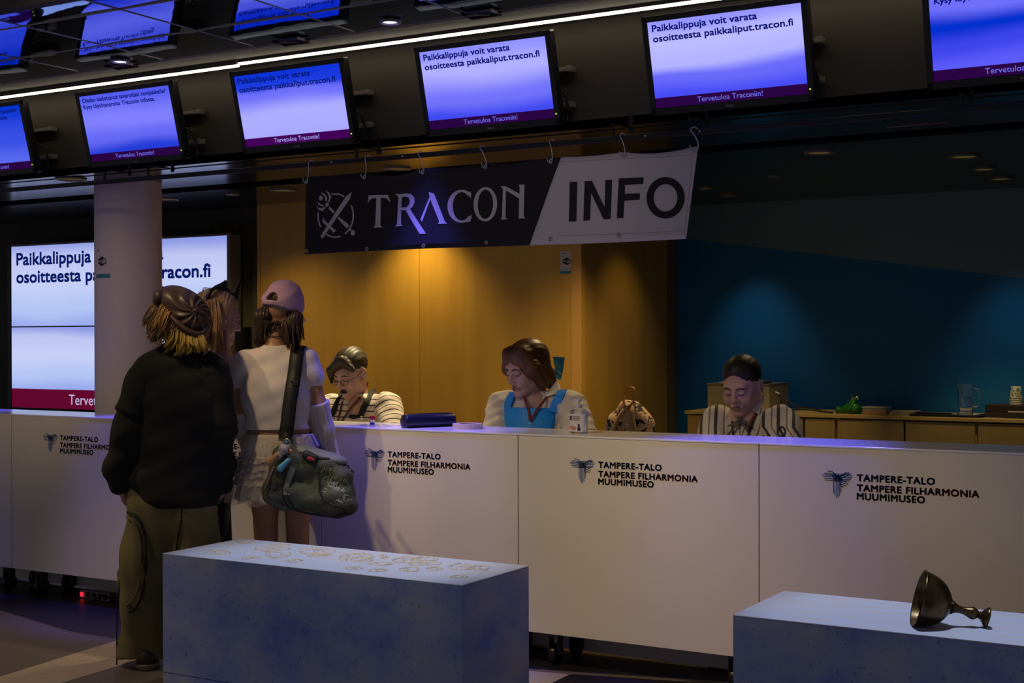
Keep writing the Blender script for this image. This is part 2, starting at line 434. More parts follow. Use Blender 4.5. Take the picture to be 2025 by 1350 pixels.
# mirror ceiling of the hall: square tiles with hairline seams
ce = MB(); rnd = random.Random(3)
ys = [3.985, 4.18, 4.645, 5.055]
for j in range(len(ys) - 1):
    for i in range(-9, 8):
        x0 = -4.4 + 0.6 * i; x1 = x0 + 0.6
        z = [2.80 + rnd.uniform(-0.0012, 0.0012) for _ in range(4)]
        N = 6; vs = []; fs = []
        bow = rnd.uniform(-0.0012, 0.002); b2 = rnd.uniform(-0.0013, 0.0013)
        for jj in range(N + 1):
            for ii in range(N + 1):
                u, v = ii / N, jj / N
                zz = (z[0] * (1 - u) + z[1] * u) * (1 - v) + (z[2] * (1 - u) + z[3] * u) * v + bow * (4 * u * (1 - u)) * (0.4 + v) + b2 * math.sin(3 * u + 5 * v)
                vs.append((x0 + 0.0008 + (x1 - x0 - 0.0016) * u, ys[j] + 0.0008 + (ys[j + 1] - ys[j] - 0.0016) * v, zz))
        for jj in range(N):
            for ii in range(N):
                k = jj * (N + 1) + ii; fs.append((k, k + N + 1, k + N + 2, k + 1))
        ce.add(vs, fs)
ceil = mk('ceiling', ce.v, ce.f, M['mirror'], None, True, fix=False); struct(ceil)
sm = MB()
for y in ys[1:]: sm.box(-9.8, 0.4, y - 0.0013, y + 0.0013, 2.7962, 2.804)
for i in range(-9, 9): sm.box(-4.4 + 0.6 * i - 0.0012, -4.4 + 0.6 * i + 0.0008, 3.985, 5.055, 2.7968, 2.804)
sm.build('ceiling', M['seam'], ceil)
MB().box(-9.8, 1.0, 3.985, 5.6, 2.812, 2.86).build('ceiling', M['black_matte'], ceil)
MB().box(-13, 4, 3.93, 3.983, 2.797, 5.25).box(-13, 4, -4.0, 3.985, 5.2, 5.25).build('ceiling', mat('hall_ceiling', (0.06, 0.055, 0.055), 0.8), ceil)
MB().box(-9.8, 1.0, 5.057, 5.42, 2.795, 2.82).build('ceiling', M['band'], ceil)
# fascia that carries the screens, glossy soffit behind it
o = MB().box(-13, 2, YF, YF + 0.06, ZS, 2.80).build('trim_1', M['fascia']); struct(o)
so = MB()
for y0, y1, dz in ((YF, 5.455, 0), (5.46, 5.535, 0.004), (5.54, 5.645, 0), (5.65, 6.23, 0), (6.455, 9.05, 0)):
    so.box(-13, 2, y0, y1, ZS + dz, ZS + 0.03)
so.box(-13, 2, YF + 0.06, 9.05, ZS + 0.10, ZS + 0.16)
so.box(-13, 2, 6.20, 6.23, ZS + 0.02, ZS + 0.10); so.box(-13, 2, 6.455, 6.49, ZS + 0.02, ZS + 0.10)
o = so.build('ceiling', M['soffit']); struct(o)
# gold veneered wall with panel seams, its return, the blue wall behind
xs = [-6.355, -5.02, XC]
w = MB()
for i in range(2): w.box(xs[i] + 0.0012, xs[i + 1] - 0.0012, YG, YG + 0.04, 0, ZS)
gold = w.build('wall_back', M['wood']); struct(gold)
MB().box(xs[0] - 0.026, xs[0] - 0.001, YG - 0.006, YG + 0.05, 0, ZS).build('trim_2', M['wood_edge'], gold)
MB().box(XC - 0.07, XC, YG - 0.004, YG, 0, ZS).build('trim_2', M['wood_edge'], gold)
n = Vector((YB - YG, XC - XC2, 0)).normalized()
P = [Vector((XC, YG, 0)), Vector((XC2, YB, 0))]
r = MB().poly([P[0], P[1], P[1] + Vector((0, 0, ZS)), P[0] + Vector((0, 0, ZS))], -n * 0.04).build('wall_side', M['wood']); struct(r)
e = P[1] - P[0]; q0 = P[0] + e * 0.88 + n * 0.004; q1 = P[0] + e * 0.995 + n * 0.004
MB().poly([q0, q1, q1 + Vector((0, 0, ZS)), q0 + Vector((0, 0, ZS))], -n * 0.004).build('trim_3', M['wood_dark'], r)
bl = MB().box(-4.1, 2, YB, YB + 0.06, 0, ZS).build('wall_right', M['blue_wall']); struct(bl)
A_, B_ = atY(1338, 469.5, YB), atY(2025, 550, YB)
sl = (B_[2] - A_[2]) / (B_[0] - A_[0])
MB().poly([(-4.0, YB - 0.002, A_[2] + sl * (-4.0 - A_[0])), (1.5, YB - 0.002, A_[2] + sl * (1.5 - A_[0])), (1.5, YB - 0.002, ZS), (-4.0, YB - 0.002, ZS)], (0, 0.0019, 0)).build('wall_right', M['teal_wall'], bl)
lw = MB().box(-13, xs[0] - 0.026, 7.45, 7.51, 0, ZS).build('wall_left', M['dark_wall']); struct(lw)
# tall dark drape between video wall and gold wall, pale board at the far left
dr = []
for i in range(61):
    x = -6.90 + 0.50 * i / 60; dr.append((x, 7.40 + 0.018 * math.sin(x * 75) + 0.008 * math.sin(x * 190)))
v = [(x, y, z) for z in (0.02, 2.22) for x, y in dr]; f = [(i, i + 1, 61 + i + 1, 61 + i) for i in range(60)]
v += [(x, y + 0.012, z) for z in (0.02, 2.22) for x, y in dr]; f += [(122 + i, 122 + 61 + i, 122 + 61 + i + 1, 122 + i + 1) for i in range(60)]
f += [(i, 122 + i, 123 + i, i + 1) for i in range(60)] + [(61 + i, 62 + i, 184 + i, 183 + i) for i in range(60)]
cu = mk('curtain', v, f, mat('drape', (0.10, 0.095, 0.06), 0.9, noise=(1.5, (0.15, 0.14, 0.08), 0.8)), None, True)
tag(cu, 'dark olive drape hanging between the large video wall and the gold wooden wall', 'curtain')

o = MB().box(2.0, 2.06, YF, 9.06, 0, ZS).build('wall_right', M['dark_wall']); struct(o)  # unseen end wall, added to shut out ambient light from the side
# round column
pc = np.array([-6.128, 5.885, 0]); pr = 0.195
o = MB().lathe([(pr, 0.0), (pr, ZS)], pc, 64).build('pillar', M['pillar'], None, 40); struct(o)

# ================================================================== LAMPS IN THE SOFFIT
def downlight(x, y, z, label, r=0.075, lens='lamp_warm', group='round recessed downlights'):
    t = thing('downlight', label, 'ceiling light', (x, y, z), group)
    MB().lathe([(r, 0.0), (r, -0.008), (r - 0.012, -0.010), (r - 0.016, -0.002), (r - 0.018, 0.0)], (x, y, z), 32).build('trim_ring', M['grey_plastic'], t, 40)
    MB().lathe([(r - 0.02, -0.0015), (r - 0.02, -0.004)], (x, y, z), 24).build('lens', M[lens], t)
    return t
GOLD = (1.0, 0.72, 0.26)
d = downlight(-4.98, 7.06, ZS, 'round downlight hidden behind the banner, above the brightest patch of the gold wall')
spot('lamp', (-4.98, 7.06, ZS - 0.03), (-4.98, 7.22, 0.2), 36, GOLD, 104, 1.0, 0.03, d)
d = downlight(-6.022, 6.68, ZS, 'downlight with a bright glint, left of the gold wall edge below the third screen', 0.045, 'lamp_glint')
spot('lamp', (-6.022, 6.68, ZS - 0.03), (-5.9, 7.1, 0.2), 20, GOLD, 110, 1.0, 0.03, d)
d = downlight(-3.45, 6.70, ZS, 'round downlight hidden by the banner above the person in the blue pinafore')
spot('lamp', (-3.3, 6.70, ZS - 0.03), (-3.45, 6.65, 0.2), 78, (1.0, 0.72, 0.32), 125, 1.0, 0.03, d)
d = downlight(-2.173, 6.718, ZS, 'round dome downlight in the soffit right of the banner')
spot('lamp', (-2.173, 6.718, ZS - 0.03), (-2.15, 6.35, 0.2), 36, (1.0, 0.76, 0.40), 84, 0.8, 0.03, d)
d = downlight(-4.35, 6.14, ZS, 'round downlight hidden by the banner above the person in overalls')
spot('lamp', (-4.35, 6.14, ZS - 0.03), (-4.38, 5.85, 0.2), 135, (1.0, 0.78, 0.42), 84, 0.8, 0.03, d)
d = downlight(-3.336, 8.43, ZS, 'small downlight over the left light patch of the blue wall', 0.05)
spot('lamp', (-3.336, 8.50, ZS - 0.03), (-3.336, 8.93, 0.9), 9, (0.85, 0.95, 1.0), 60, 1.0, 0.03, d)
d = downlight(-1.621, 8.39, ZS, 'rearmost of the three slim downlights over the right end of the blue wall', 0.07)
spot('lamp', (-1.621, 8.46, ZS - 0.03), (-1.621, 8.93, 0.9), 8, (0.85, 0.95, 1.0), 60, 1.0, 0.03, d)
d = downlight(-1.612, 7.862, ZS, 'middle one of the three slim downlights over the right end of the blue wall', 0.07)
spot('lamp', (-1.612, 7.862, ZS - 0.03), (-1.72, 8.52, 0.95), 30, (1.0, 0.76, 0.38), 46, 0.9, 0.03, d)
downlight(-1.589, 7.258, ZS, 'front one of the three slim downlights over the right end of the blue wall', 0.08)
d = downlight(-2.725, 7.59, ZS, 'tiny downlight in the soffit between banner end and ceiling dome', 0.035)
spot('lamp', (-2.725, 7.75, ZS - 0.03), (-2.75, 8.45, 0.9), 26, (1.0, 0.74, 0.32), 34, 0.8, 0.03, d)
d = downlight(-3.30, 7.95, ZS, 'small downlight beside the side face of the gold wall', 0.05)
spot('lamp', (-3.30, 7.95, ZS - 0.03), (-3.80, 7.95, 0.55), 9, GOLD, 90, 1.0, 0.03, d)
downlight(-5.592, 6.664, ZS, 'dark dome light in the soffit over the left part of the gold wall', 0.085)
downlight(-6.609, 6.691, ZS, 'dark downlight in the soffit just right of the round pillar', 0.08)
downlight(-6.241, 5.55, ZS, 'flat dark dome under the soffit edge left of the round pillar', 0.09)
t = thing('air_vent', 'slim pale rectangular grille in the dark soffit below the rightmost screen', 'vent', (-1.53, 6.095, ZS))
MB().box(-1.66, -1.40, 6.07, 6.12, ZS - 0.006, ZS, 0.002).build('frame', M['grey_plastic'], t)
g = MB()
for i in range(3): g.box(-1.65, -1.41, 6.078 + 0.013 * i, 6.084 + 0.013 * i, ZS - 0.009, ZS - 0.005)
g.build('slat', M['black'], t)
# blue-violet spots in the mirror ceiling, above the desk edge
BLUE = (0.11, 0.10, 1.0)
for x, lab in ((-3.529, 'lit blue-white ceiling downlight above the screen over the black half of the banner'), (-5.185, 'lit blue-white ceiling downlight above the second full screen from the left'),
               (-1.88, 'blue ceiling downlight just above the picture over the big screen right of the banner'), (-6.85, 'blue ceiling downlight at the far left end of the mirror ceiling')):
    d = downlight(x, 4.93, 2.794, lab, 0.05, 'lamp_blue', 'blue downlights in the mirror ceiling')
    spot('lamp', (x, 4.93, 2.775), (x, 5.10, 1.0), 235, BLUE, 36, 0.8, 0.06, d)
# wiring boxes set in the ceiling
for k, (px, py) in enumerate(((245, 130), (566, 78), (940, 22))):
    c = atZ(px, py, 2.79); c[1] = 4.985
    lab = ['open wiring box in the ceiling above the second full screen from the left', 'open wiring box in the ceiling above the third screen, cable curling inside', 'open wiring box in the ceiling above the screen over the black half of the banner'][k]
    t = thing('wiring_box', lab, 'junction box', c, 'open wiring boxes along the light strip')
    b = MB(); x0, x1, y0, y1, z1 = c[0] - 0.075, c[0] + 0.075, 4.955, 5.045, 2.7925
    b.box(x0, x1, y1 - 0.004, y1, z1 - 0.012, z1); b.box(x0, x0 + 0.004, y0, y1, z1 - 0.012, z1); b.box(x1 - 0.004, x1, y0, y1, z1 - 0.012, z1)
    b.box(x0, x1, y0, y1, z1 - 0.002, z1)
    b.build('housing', M['black'], t)
    MB().box(x0 - 0.002, x1, y1, y1 + 0.003, z1 - 0.014, z1 - 0.009).box(x1, x1 + 0.004, y0, y0 + 0.05, z1 - 0.012, z1).build('edge_trim', M['seam'], t)
    MB().box(x0 + 0.01, x0 + 0.07, y0 + 0.03, y0 + 0.036, z1 - 0.013, z1 - 0.003).build('terminal_block', M['grey_plastic'], t)
    MB().tube(spline([(c[0] - 0.01, y0 + 0.02, z1 - 0.003), (c[0] - 0.015, y0 + 0.03, z1 - 0.010), (c[0] + 0.01, y0 + 0.05, z1 - 0.011), (c[0] + 0.035, y0 + 0.06, z1 - 0.01)]), 0.003, 6).build('cable', M['grey_plastic'], t, True)
# LED line along the top of the fascia, two lengths meeting with a small step
xj = atY(473, 124, 5.24)[0]
for x0, x1, dz, lab in ((-10.5, xj - 0.004, -0.004, 'left length of the glowing white light strip above the screens'), (xj + 0.004, 0.8, 0.004, 'right length of the glowing white light strip above the screens')):
    t = thing('light_strip', lab, 'light strip', (x0, 5.24, 2.775 + dz), 'linear lights above the screens')
    MB().box(x0, x1, 5.222, 5.262, 2.777 + dz, 2.795).build('profile', M['band'], t)
    MB().box(x0, x1, 5.227, 5.245, 2.768 + dz, 2.777 + dz).build('diffuser', M['led_warm'], t)

# ================================================================== SCREENS ON THE FASCIA
C = lambda r, g, b: tuple((c / 255) ** 2.2 for c in (r, g, b))
TILT = math.atan2(0.10, 0.385)
TU = np.array([0, -math.sin(TILT), math.cos(TILT)]); TN = np.array([0, -math.cos(TILT), -math.sin(TILT)]); TX = np.array([1.0, 0, 0])
def tmat(c): return Matrix(((1, -TN[0], TU[0], c[0]), (0, -TN[1], TU[1], c[1]), (0, -TN[2], TU[2], c[2]), (0, 0, 0, 1)))
TICKET = ('Paikkalippuja voit varata', 'osoitteesta paikkaliput.tracon.fi', 0.695, 0.915, 0.105)
LOST = ('Oletko kadottanut tavaroitasi conipaikalle?', 'Kysy l\u00f6yt\u00f6tavaroita Traconin infosta.', 0.93, 0.80, 0.085)
def tv(xc, lab, msg, stops, seed, tm, fm, ftm):
    W, H, bz = 0.698, 0.402, 0.024
    c = np.array([xc, 5.17, 2.517]); t = thing('information_screen', lab, 'screen', c, 'screens hanging along the fascia')
    Mx = tmat(c)
    b = MB().box(-W / 2, W / 2, 0.0, 0.045, -H / 2, H / 2, 0.006, 2, Mx); b.box(-W / 2 + 0.08, W / 2 - 0.08, 0.045, 0.075, -H / 2 + 0.05, H / 2 - 0.05, 0.01, 2, Mx)
    # raised bezel
    for q in ((-W / 2, W / 2, H / 2 - bz, H / 2), (-W / 2, W / 2, -H / 2, -H / 2 + bz + 0.006), (-W / 2, -W / 2 + bz, -H / 2, H / 2), (W / 2 - bz, W / 2, -H / 2, H / 2)):
        b.box(q[0], q[1], -0.007, 0.004, q[2], q[3], 0.002, 1, Mx)
    b.build('housing', M['black'], t)
    x0, x1, z0, z1 = -W / 2 + bz, W / 2 - bz, -H / 2 + bz + 0.006, H / 2 - bz
    w, h = x1 - x0, z1 - z0
    L = lambda x, y, z: c + TX * x - TN * y + TU * z
    # picture: a thin sheet, its height runs up the screen
    s = mk('picture', [L(x0, -0.001, z0 + 0.115 * h), L(x1, -0.001, z0 + 0.115 * h), L(x1, -0.001, z1), L(x0, -0.001, z1)], [(0, 1, 2, 3)], screen_mat('screen_picture', stops, 1.0, seed), t, fix=False)
    mk('footer_band', [L(x0, -0.001, z0), L(x1, -0.001, z0), L(x1, -0.001, z0 + 0.115 * h), L(x0, -0.001, z0 + 0.115 * h)], [(0, 1, 2, 3)], fm, t, fix=False)
    l1, l2, w1, w2, hh = msg
    y = z1 - 0.035 * h - hh * h
    write('lettering', l1, L(x0 + 0.028 * w, -0.0025, y), TX, TU, w1 * w, hh * h, tm, t, 0.055)
    write('lettering', l2, L(x0 + 0.028 * w, -0.0025, y - hh * h * 1.14), TX, TU, w2 * w, hh * h, tm, t, 0.055)
    write('footer_lettering', 'Tervetuloa Traconiin!', L(-0.215 * w, -0.0025, z0 + 0.028 * h), TX, TU, 0.43 * w, 0.062 * h, ftm, t)
    MB().box(W / 2 - 0.016, W / 2 - 0.011, -0.009, -0.006, -H / 2 + 0.045, -H / 2 + 0.05, 0, 1, Mx).build('power_light', M['led_green'], t)
    MB().box(-0.018, 0.018, -0.0085, -0.006, -H / 2 + 0.009, -H / 2 + 0.017, 0.001, 1, Mx).build('badge', M['grey_plastic'], t)
    br = MB()
    for dz in (0.07, -0.085):
        br.box(xc - 0.30, xc + 0.32, 5.345, 5.372, 2.517 + dz - 0.009, 2.517 + dz + 0.009, 0.002); br.box(xc + 0.315, xc + 0.342, 5.33, 5.372, 2.517 + dz - 0.014, 2.517 + dz + 0.010, 0.002)
    br.box(xc - 0.14, xc - 0.10, 5.235, 5.34, 2.40, 2.64, 0.003); br.box(xc + 0.10, xc + 0.14, 5.235, 5.34, 2.40, 2.64, 0.003)
    for sx in (-0.12, 0.12): br.box(xc + sx - 0.02, xc + sx + 0.02, 5.36, YF, 2.42, 2.62)
    br.build('wall_bracket', M['grey_plastic'], t)
    MB().tube(spline([(xc + 0.28, 5.27, 2.50), (xc + 0.322, 5.30, 2.47), (xc + 0.332, 5.31, 2.42), (xc + 0.325, 5.33, 2.37), (xc + 0.30, 5.37, 2.36)]), 0.006, 6).build('cable', M['black'], t, True)
    return t
LV, MD, DP, DK = C(172, 172, 255), C(118, 118, 252), C(62, 72, 232), C(0, 48, 196)
tv(-6.49, 'screen cut off by the left picture edge, leftmost of the row', LOST, [(0, C(90, 105, 240)), (0.5, C(58, 80, 228)), (1, C(8, 55, 205))], 1, M['text_dim'], M['foot_plum'], M['text_lilac'])
tv(-5.372, 'screen with the small lost property text, first whole one from the left', LOST, [(0, C(40, 62, 215)), (0.25, C(100, 104, 245)), (0.55, C(128, 128, 255)), (1, C(84, 92, 240))], 2, M['text_dim'], M['foot_plum'], M['text_lilac'])
tv(-4.284, 'screen whose top is deep blue, hanging left of the banner', TICKET, [(0, C(168, 168, 255)), (0.4, C(172, 172, 255)), (0.68, C(110, 112, 250)), (0.82, C(34, 62, 224)), (1, C(22, 55, 215))], 3, M['text_dim'], M['foot_plum_hot'], M['text_lilac_hot'])
tv(-3.182, 'screen hanging directly above the crossed swords and black half of the banner', TICKET, [(0, C(66, 74, 240)), (0.3, C(112, 114, 250)), (0.7, C(176, 174, 255)), (1, C(140, 142, 255))], 4, M['text_navy'], M['foot_plum'], M['text_lilac'])
tv(-2.054, 'screen hanging directly above the white INFO half of the banner', TICKET, [(0, C(72, 78, 245)), (0.28, C(104, 106, 250)), (0.45, C(178, 178, 255)), (0.72, C(188, 186, 255)), (1, C(148, 148, 255))], 5, M['text_navy'], M['foot_plum'], M['text_lilac'])
tv(-0.922, 'rightmost screen, cut off by the top right corner of the picture', LOST, [(0, C(92, 92, 248)), (0.30, C(64, 70, 236)), (0.5, C(4, 52, 206)), (0.72, C(110, 112, 252)), (1, C(110, 112, 252))], 6, M['text_navy'], M['foot_plum'], M['text_lilac'])

# ================================================================== VIDEO WALL
YV = 7.2
va, vb = atY(22, 488, YV), atY(450, 463, YV); vx0, vx1, vz1 = va[0], vb[0], 2.121; vz0 = vz1 - (vx1 - vx0) * 9 / 16
t = thing('video_wall', 'large bright video wall of four displays behind the pillar', 'video screen', ((vx0 + vx1) / 2, YV, vz0))
vm, vzm = (vx0 + vx1) / 2, (vz0 + vz1) / 2
vst = [(0, C(150, 168, 236)), (0.28, C(178, 196, 244)), (0.55, C(196, 206, 246)), (0.78, C(190, 198, 242)), (1, C(140, 152, 226))]
for (x0, x1, z0, z1) in ((vx0, vm, vzm, vz1), (vm, vx1, vzm, vz1), (vx0, vm, vz0, vzm), (vm, vx1, vz0, vzm)):
    p = MB().box(x0 + 0.001, x1 - 0.001, YV, YV + 0.10, z0 + 0.001, z1 - 0.001).build('display_panel', M['black'], t)
    g = 0.0045; zb = z0 + g if z0 > vz0 else vz0 + 0.165 * (vz1 - vz0) * 0.72
    mk('picture', [(x0 + g, YV - 0.001, zb), (x1 - g, YV - 0.001, zb), (x1 - g, YV - 0.001, z1 - g), (x0 + g, YV - 0.001, z1 - g)], [(0, 1, 2, 3)], screen_mat('video_wall_picture', vst, 1.0, x0 + z0), p, fix=False)
fb = vz0 + 0.165 * (vz1 - vz0) * 0.72
mk('footer_band', [(vx0 + 0.004, YV - 0.001, vz0 + 0.004), (vx1 - 0.004, YV - 0.001, vz0 + 0.004), (vx1 - 0.004, YV - 0.001, fb), (vx0 + 0.004, YV - 0.001, fb)], [(0, 1, 2, 3)], emat('video_wall_footer', C(98, 16, 48), 1.0), t, fix=False)
vn = emat('video_wall_text', C(16, 30, 96), 1.0)
p1, p2 = atY(33, 533, YV), atY(33, 565, YV)
q2 = atY(417, 549, YV)
write('lettering', 'Paikkalippuja voit varata', (p1[0], YV - 0.003, p1[2]), (1, 0, 0), (0, 0, 1), (q2[0] - p2[0]) * 0.775, 0.128, vn, t, 0.055)
write('lettering', 'osoitteesta paikkaliput.tracon.fi', (p2[0], YV - 0.003, p2[2] - 0.012), (1, 0, 0), (0, 0, 1), q2[0] - p2[0], 0.128, vn, t, 0.055)
p3 = atY(137, 800, YV)
write('footer_lettering', 'Tervetuloa Traconiin!', (p3[0], YV - 0.003, p3[2]), (1, 0, 0), (0, 0, 1), 0.95, 0.078, emat('video_wall_footer_text', C(190, 185, 225), 1.0), t)
MB().box(vx1, vx1 + 0.035, YV - 0.01, YV + 0.10, vz0, vz1 + 0.012, 0.004).box(vx0 - 0.012, vx1 + 0.035, YV - 0.004, YV + 0.10, vz1, vz1 + 0.012, 0.002).build('frame', mat('video_frame', (0.16, 0.14, 0.10), 0.4, 0.4), t)
MB().box(vx0 - 0.04, vx0, YV - 0.004, YV + 0.10, vz0, vz1, 0.004).build('frame', M['black'], t)
MB().box(vx0 + 0.2, vx1 - 0.2, YV + 0.10, 7.45, vz0 + 0.2, vz1 - 0.2).build('wall_mount', M['black'], t)
# small wall box with a pale top edge, and a hanging cable
c = atY(470, 672, 7.30)
t = thing('wall_box', 'small black box with pale top edge on the wall right of the video wall', 'box', c)
MB().box(c[0] - 0.055, c[0] + 0.055, 7.24, 7.385, c[2] - 0.11, c[2] + 0.09, 0.006).build('housing', M['black'], t)
MB().box(c[0] - 0.055, c[0] + 0.055, 7.238, 7.26, c[2] + 0.09, c[2] + 0.096, 0.001).build('top_edge', mat('pale_edge', (0.45, 0.40, 0.30), 0.5), t)
cb = [atY(455, 480, 7.33), atY(460, 505, 7.33), atY(459, 530, 7.33), atY(462, 600, 7.33), atY(466, 655, 7.33)]
tag(MB().tube(spline(cb), 0.006, 6).build('cable', M['black'], None, True), 'thin black cable hanging down from the corner of the video wall', 'cable')
from mathutils.geometry import delaunay_2d_cdt
# ================================================================== RECEPTION DESK UNITS ON CASTERS
YD, ZD0, ZD1 = 5.08, 0.147, 0.991
jo = [-7.262, -6.185, -5.112, -4.040, -2.970, -1.886, -0.800]
labs = ['white desk unit cut off by the left picture edge, leftmost of the row', 'white desk unit below the round pillar, its logo partly behind the person in black',
        'white desk unit hidden mostly behind the three visitors, with a strip of logo showing', 'white desk unit with the logo just right of the green shoulder bag',
        'white desk unit with the whole logo below the hand sanitiser bottle', 'white desk unit at the right picture edge with the largest logo']
EM = ([[(0.0 + dx, y), (0.55, y - 0.01), (0.97 - dx, y + 0.01)] for dx, y in ((0.06, 0.90), (0.0, 0.84), (0.01, 0.78), (0.05, 0.71), (0.09, 0.65))]
      + [[(0.17, 0.985), (0.32, 0.965), (0.42, 0.86), (0.55, 0.72), (0.80, 0.60)], [(0.36, 0.70), (0.60, 0.84), (0.78, 0.97)], [(0.40, 0.66), (0.66, 0.84), (0.86, 0.97)], [(0.46, 0.62), (0.74, 0.82), (0.92, 0.92)],
         [(0.56, 0.66), (0.70, 0.56), (0.82, 0.54)], [(0.56, 0.60), (0.66, 0.50), (0.78, 0.46)], [(0.57, 0.52), (0.62, 0.45), (0.68, 0.42)]]
      + [[(x, y0), (x, 0.62), (x + 0.02, 0.74), (x - 0.08, 0.86)] for x, y0 in ((0.355, 0.18), (0.405, 0.10), (0.455, 0.02), (0.505, 0.03), (0.555, 0.10), (0.60, 0.22))])
def emblem(o, w, h, name, m, parent, th=0.0031):
    b = MB()
    for pl in EM:
        P = spline([(o[0] + x * w, o[1], o[2] + y * h) for x, y in pl], 4)
        for i in range(len(P) - 1):
            p, q = np.array(P[i]), np.array(P[i + 1]); d = q - p; d /= max(np.linalg.norm(d), 1e-9); n = np.array([-d[2], 0, d[0]]) * th / 2
            b.poly([p - n - d * th / 3, q - n + d * th / 3, q + n + d * th / 3, p + n - d * th / 3], (0, -0.0005, 0))
    return b.build(name, m, parent)
e0, e1 = atY(1128, 955, YD), atY(1177, 908, YD)
tx0 = atY(1183, 915, YD)
T1, T2, T3 = (atY(1183, 925, YD), atY(1309, 932, YD)), (atY(1183, 943, YD), atY(1380, 952, YD)), (atY(1183, 958, YD), atY(1293, 964, YD))
cap_h = atY(1183, 913, YD)[2] - atY(1183, 926, YD)[2]
for i in range(6):
    x0, x1 = jo[i] + 0.0022, jo[i + 1] - 0.0022; dx = jo[i] - jo[4]
    t = thing('reception_desk', labs[i], 'desk', ((x0 + x1) / 2, 5.25, 0), 'white desk units of the info counter')
    MB().box(x0, x1, YD, YD + 0.022, ZD0, ZD1 - 0.0092, 0.0012, 1).build('front_panel', M['desk_white'], t)
    MB().box(x0 + 0.01, x1 - 0.01, YD + 0.022, 5.42, ZD0 + 0.02, 0.17 + 0.04).box(x0 + 0.004, x0 + 0.022, YD + 0.022, 5.415, ZD0, 0.96).box(x1 - 0.022, x1 - 0.004, YD + 0.022, 5.415, ZD0, 0.96).box(x0, x1, 5.405, 5.42, 0.012, 0.96).build('carcass', M['desk_white'], t)  # back sheet carried down near the floor, added to keep the gap underneath dark
    MB().box(x0 - 0.0015, x1 + 0.0015, YD - 0.002, 5.425, ZD1 - 0.009, ZD1, 0.0015, 1).build('worktop', M['desk_top'], t)
    for cx in (x0 + 0.13, x1 - 0.13):
        for cy in (5.17, 5.36):
            k = thing('caster', 'x', 'x', (cx, cy, 0)); del k['label']; del k['category']
            k.parent = t; k.location = Vector((cx, cy, 0)) - t.location
            R = Matrix.Rotation(math.pi / 2, 3, 'Y')
            MB().lathe([(0.02, -0.016), (0.042, -0.016), (0.045, -0.010), (0.045, 0.010), (0.042, 0.016), (0.02, 0.016)], (cx, cy, 0.045), 20, R).build('wheel', M['black'], k, 40)
            MB().box(cx - 0.024, cx - 0.019, cy - 0.022, cy + 0.022, 0.04, 0.125).box(cx + 0.019, cx + 0.024, cy - 0.022, cy + 0.022, 0.04, 0.125).box(cx - 0.024, cx + 0.024, cy - 0.024, cy + 0.024, 0.12, 0.167).build('fork', mat('caster_fork', (0.09, 0.075, 0.07), 0.5, 0.3) if i == 0 and cx < x0 + 0.2 and cy < 5.2 else bpy.data.materials['caster_fork'], k)
    emblem((e0[0] + dx, YD - 0.0002, e0[2] + 0.002), e1[0] - e0[0], e1[2] - e0[2] - 0.002, 'emblem', M['logo_blue'], t)
    for (p, q), s, m in ((T1, 'TAMPERE-TALO', 'logo_blue'), (T2, 'TAMPERE FILHARMONIA', 'logo_red'), (T3, 'MUUMIMUSEO', 'logo_green')):
        write('lettering', s, (p[0] + dx, YD - 0.0008, p[2]), (1, 0, 0), (0, 0, 1), q[0] - p[0], cap_h, M[m], t, 0.10, 1.08)
# power strip glowing under the desk, tape scrap, plug
c = atZ(188, 1166, 0.03); c[1] = 5.22; c[0] = atY(188, 1160, 5.22)[0]
t = thing('power_strip', 'grey power strip with a glowing red switch lying under the desk', 'power strip', (c[0], c[1], 0))
MB().box(c[0] - 0.10, c[0] + 0.13, 5.20, 5.25, 0.0, 0.045, 0.006).build('housing', mat('strip_grey', (0.22, 0.20, 0.19), 0.5), t)
g = MB()
for k in range(4): g.lathe([(0.017, 0), (0.017, -0.002)], (c[0] - 0.03 + 0.043 * k, 5.199, 0.024), 16, Matrix.Rotation(-math.pi / 2, 3, 'X'))
g.build('socket', M['black'], t)
MB().box(c[0] - 0.088, c[0] - 0.066, 5.194, 5.201, 0.012, 0.034, 0.002).build('switch', M['red_neon'], t)
MB().tube(spline([(c[0] + 0.02, 5.17, 0.012), (c[0] + 0.05, 5.15, 0.010), (c[0] + 0.08, 5.17, 0.03), (c[0] + 0.10, 5.19, 0.035), (c[0] + 0.2, 5.2, 0.012), (c[0] + 0.35, 5.3, 0.01)]), 0.005, 6).build('cable', M['black'], t, True)
c = atY(1232, 1284, 5.2)
t = thing('hanging_tag', 'scrap of pale tape with an orange tab hanging under the middle desk unit', 'tape', c)
MB().box(c[0] - 0.05, c[0] + 0.05, 5.19, 5.22, ZD0 + 0.0135, ZD0 + 0.0195, 0.001).build('tape', mat('tape_beige', (0.30, 0.22, 0.12), 0.7), t)
MB().box(c[0] - 0.012, c[0] + 0.008, 5.198, 5.201, ZD0 - 0.03, ZD0 + 0.0145).build('tab', mat('tab_orange', (0.30, 0.06, 0.01), 0.6), t)

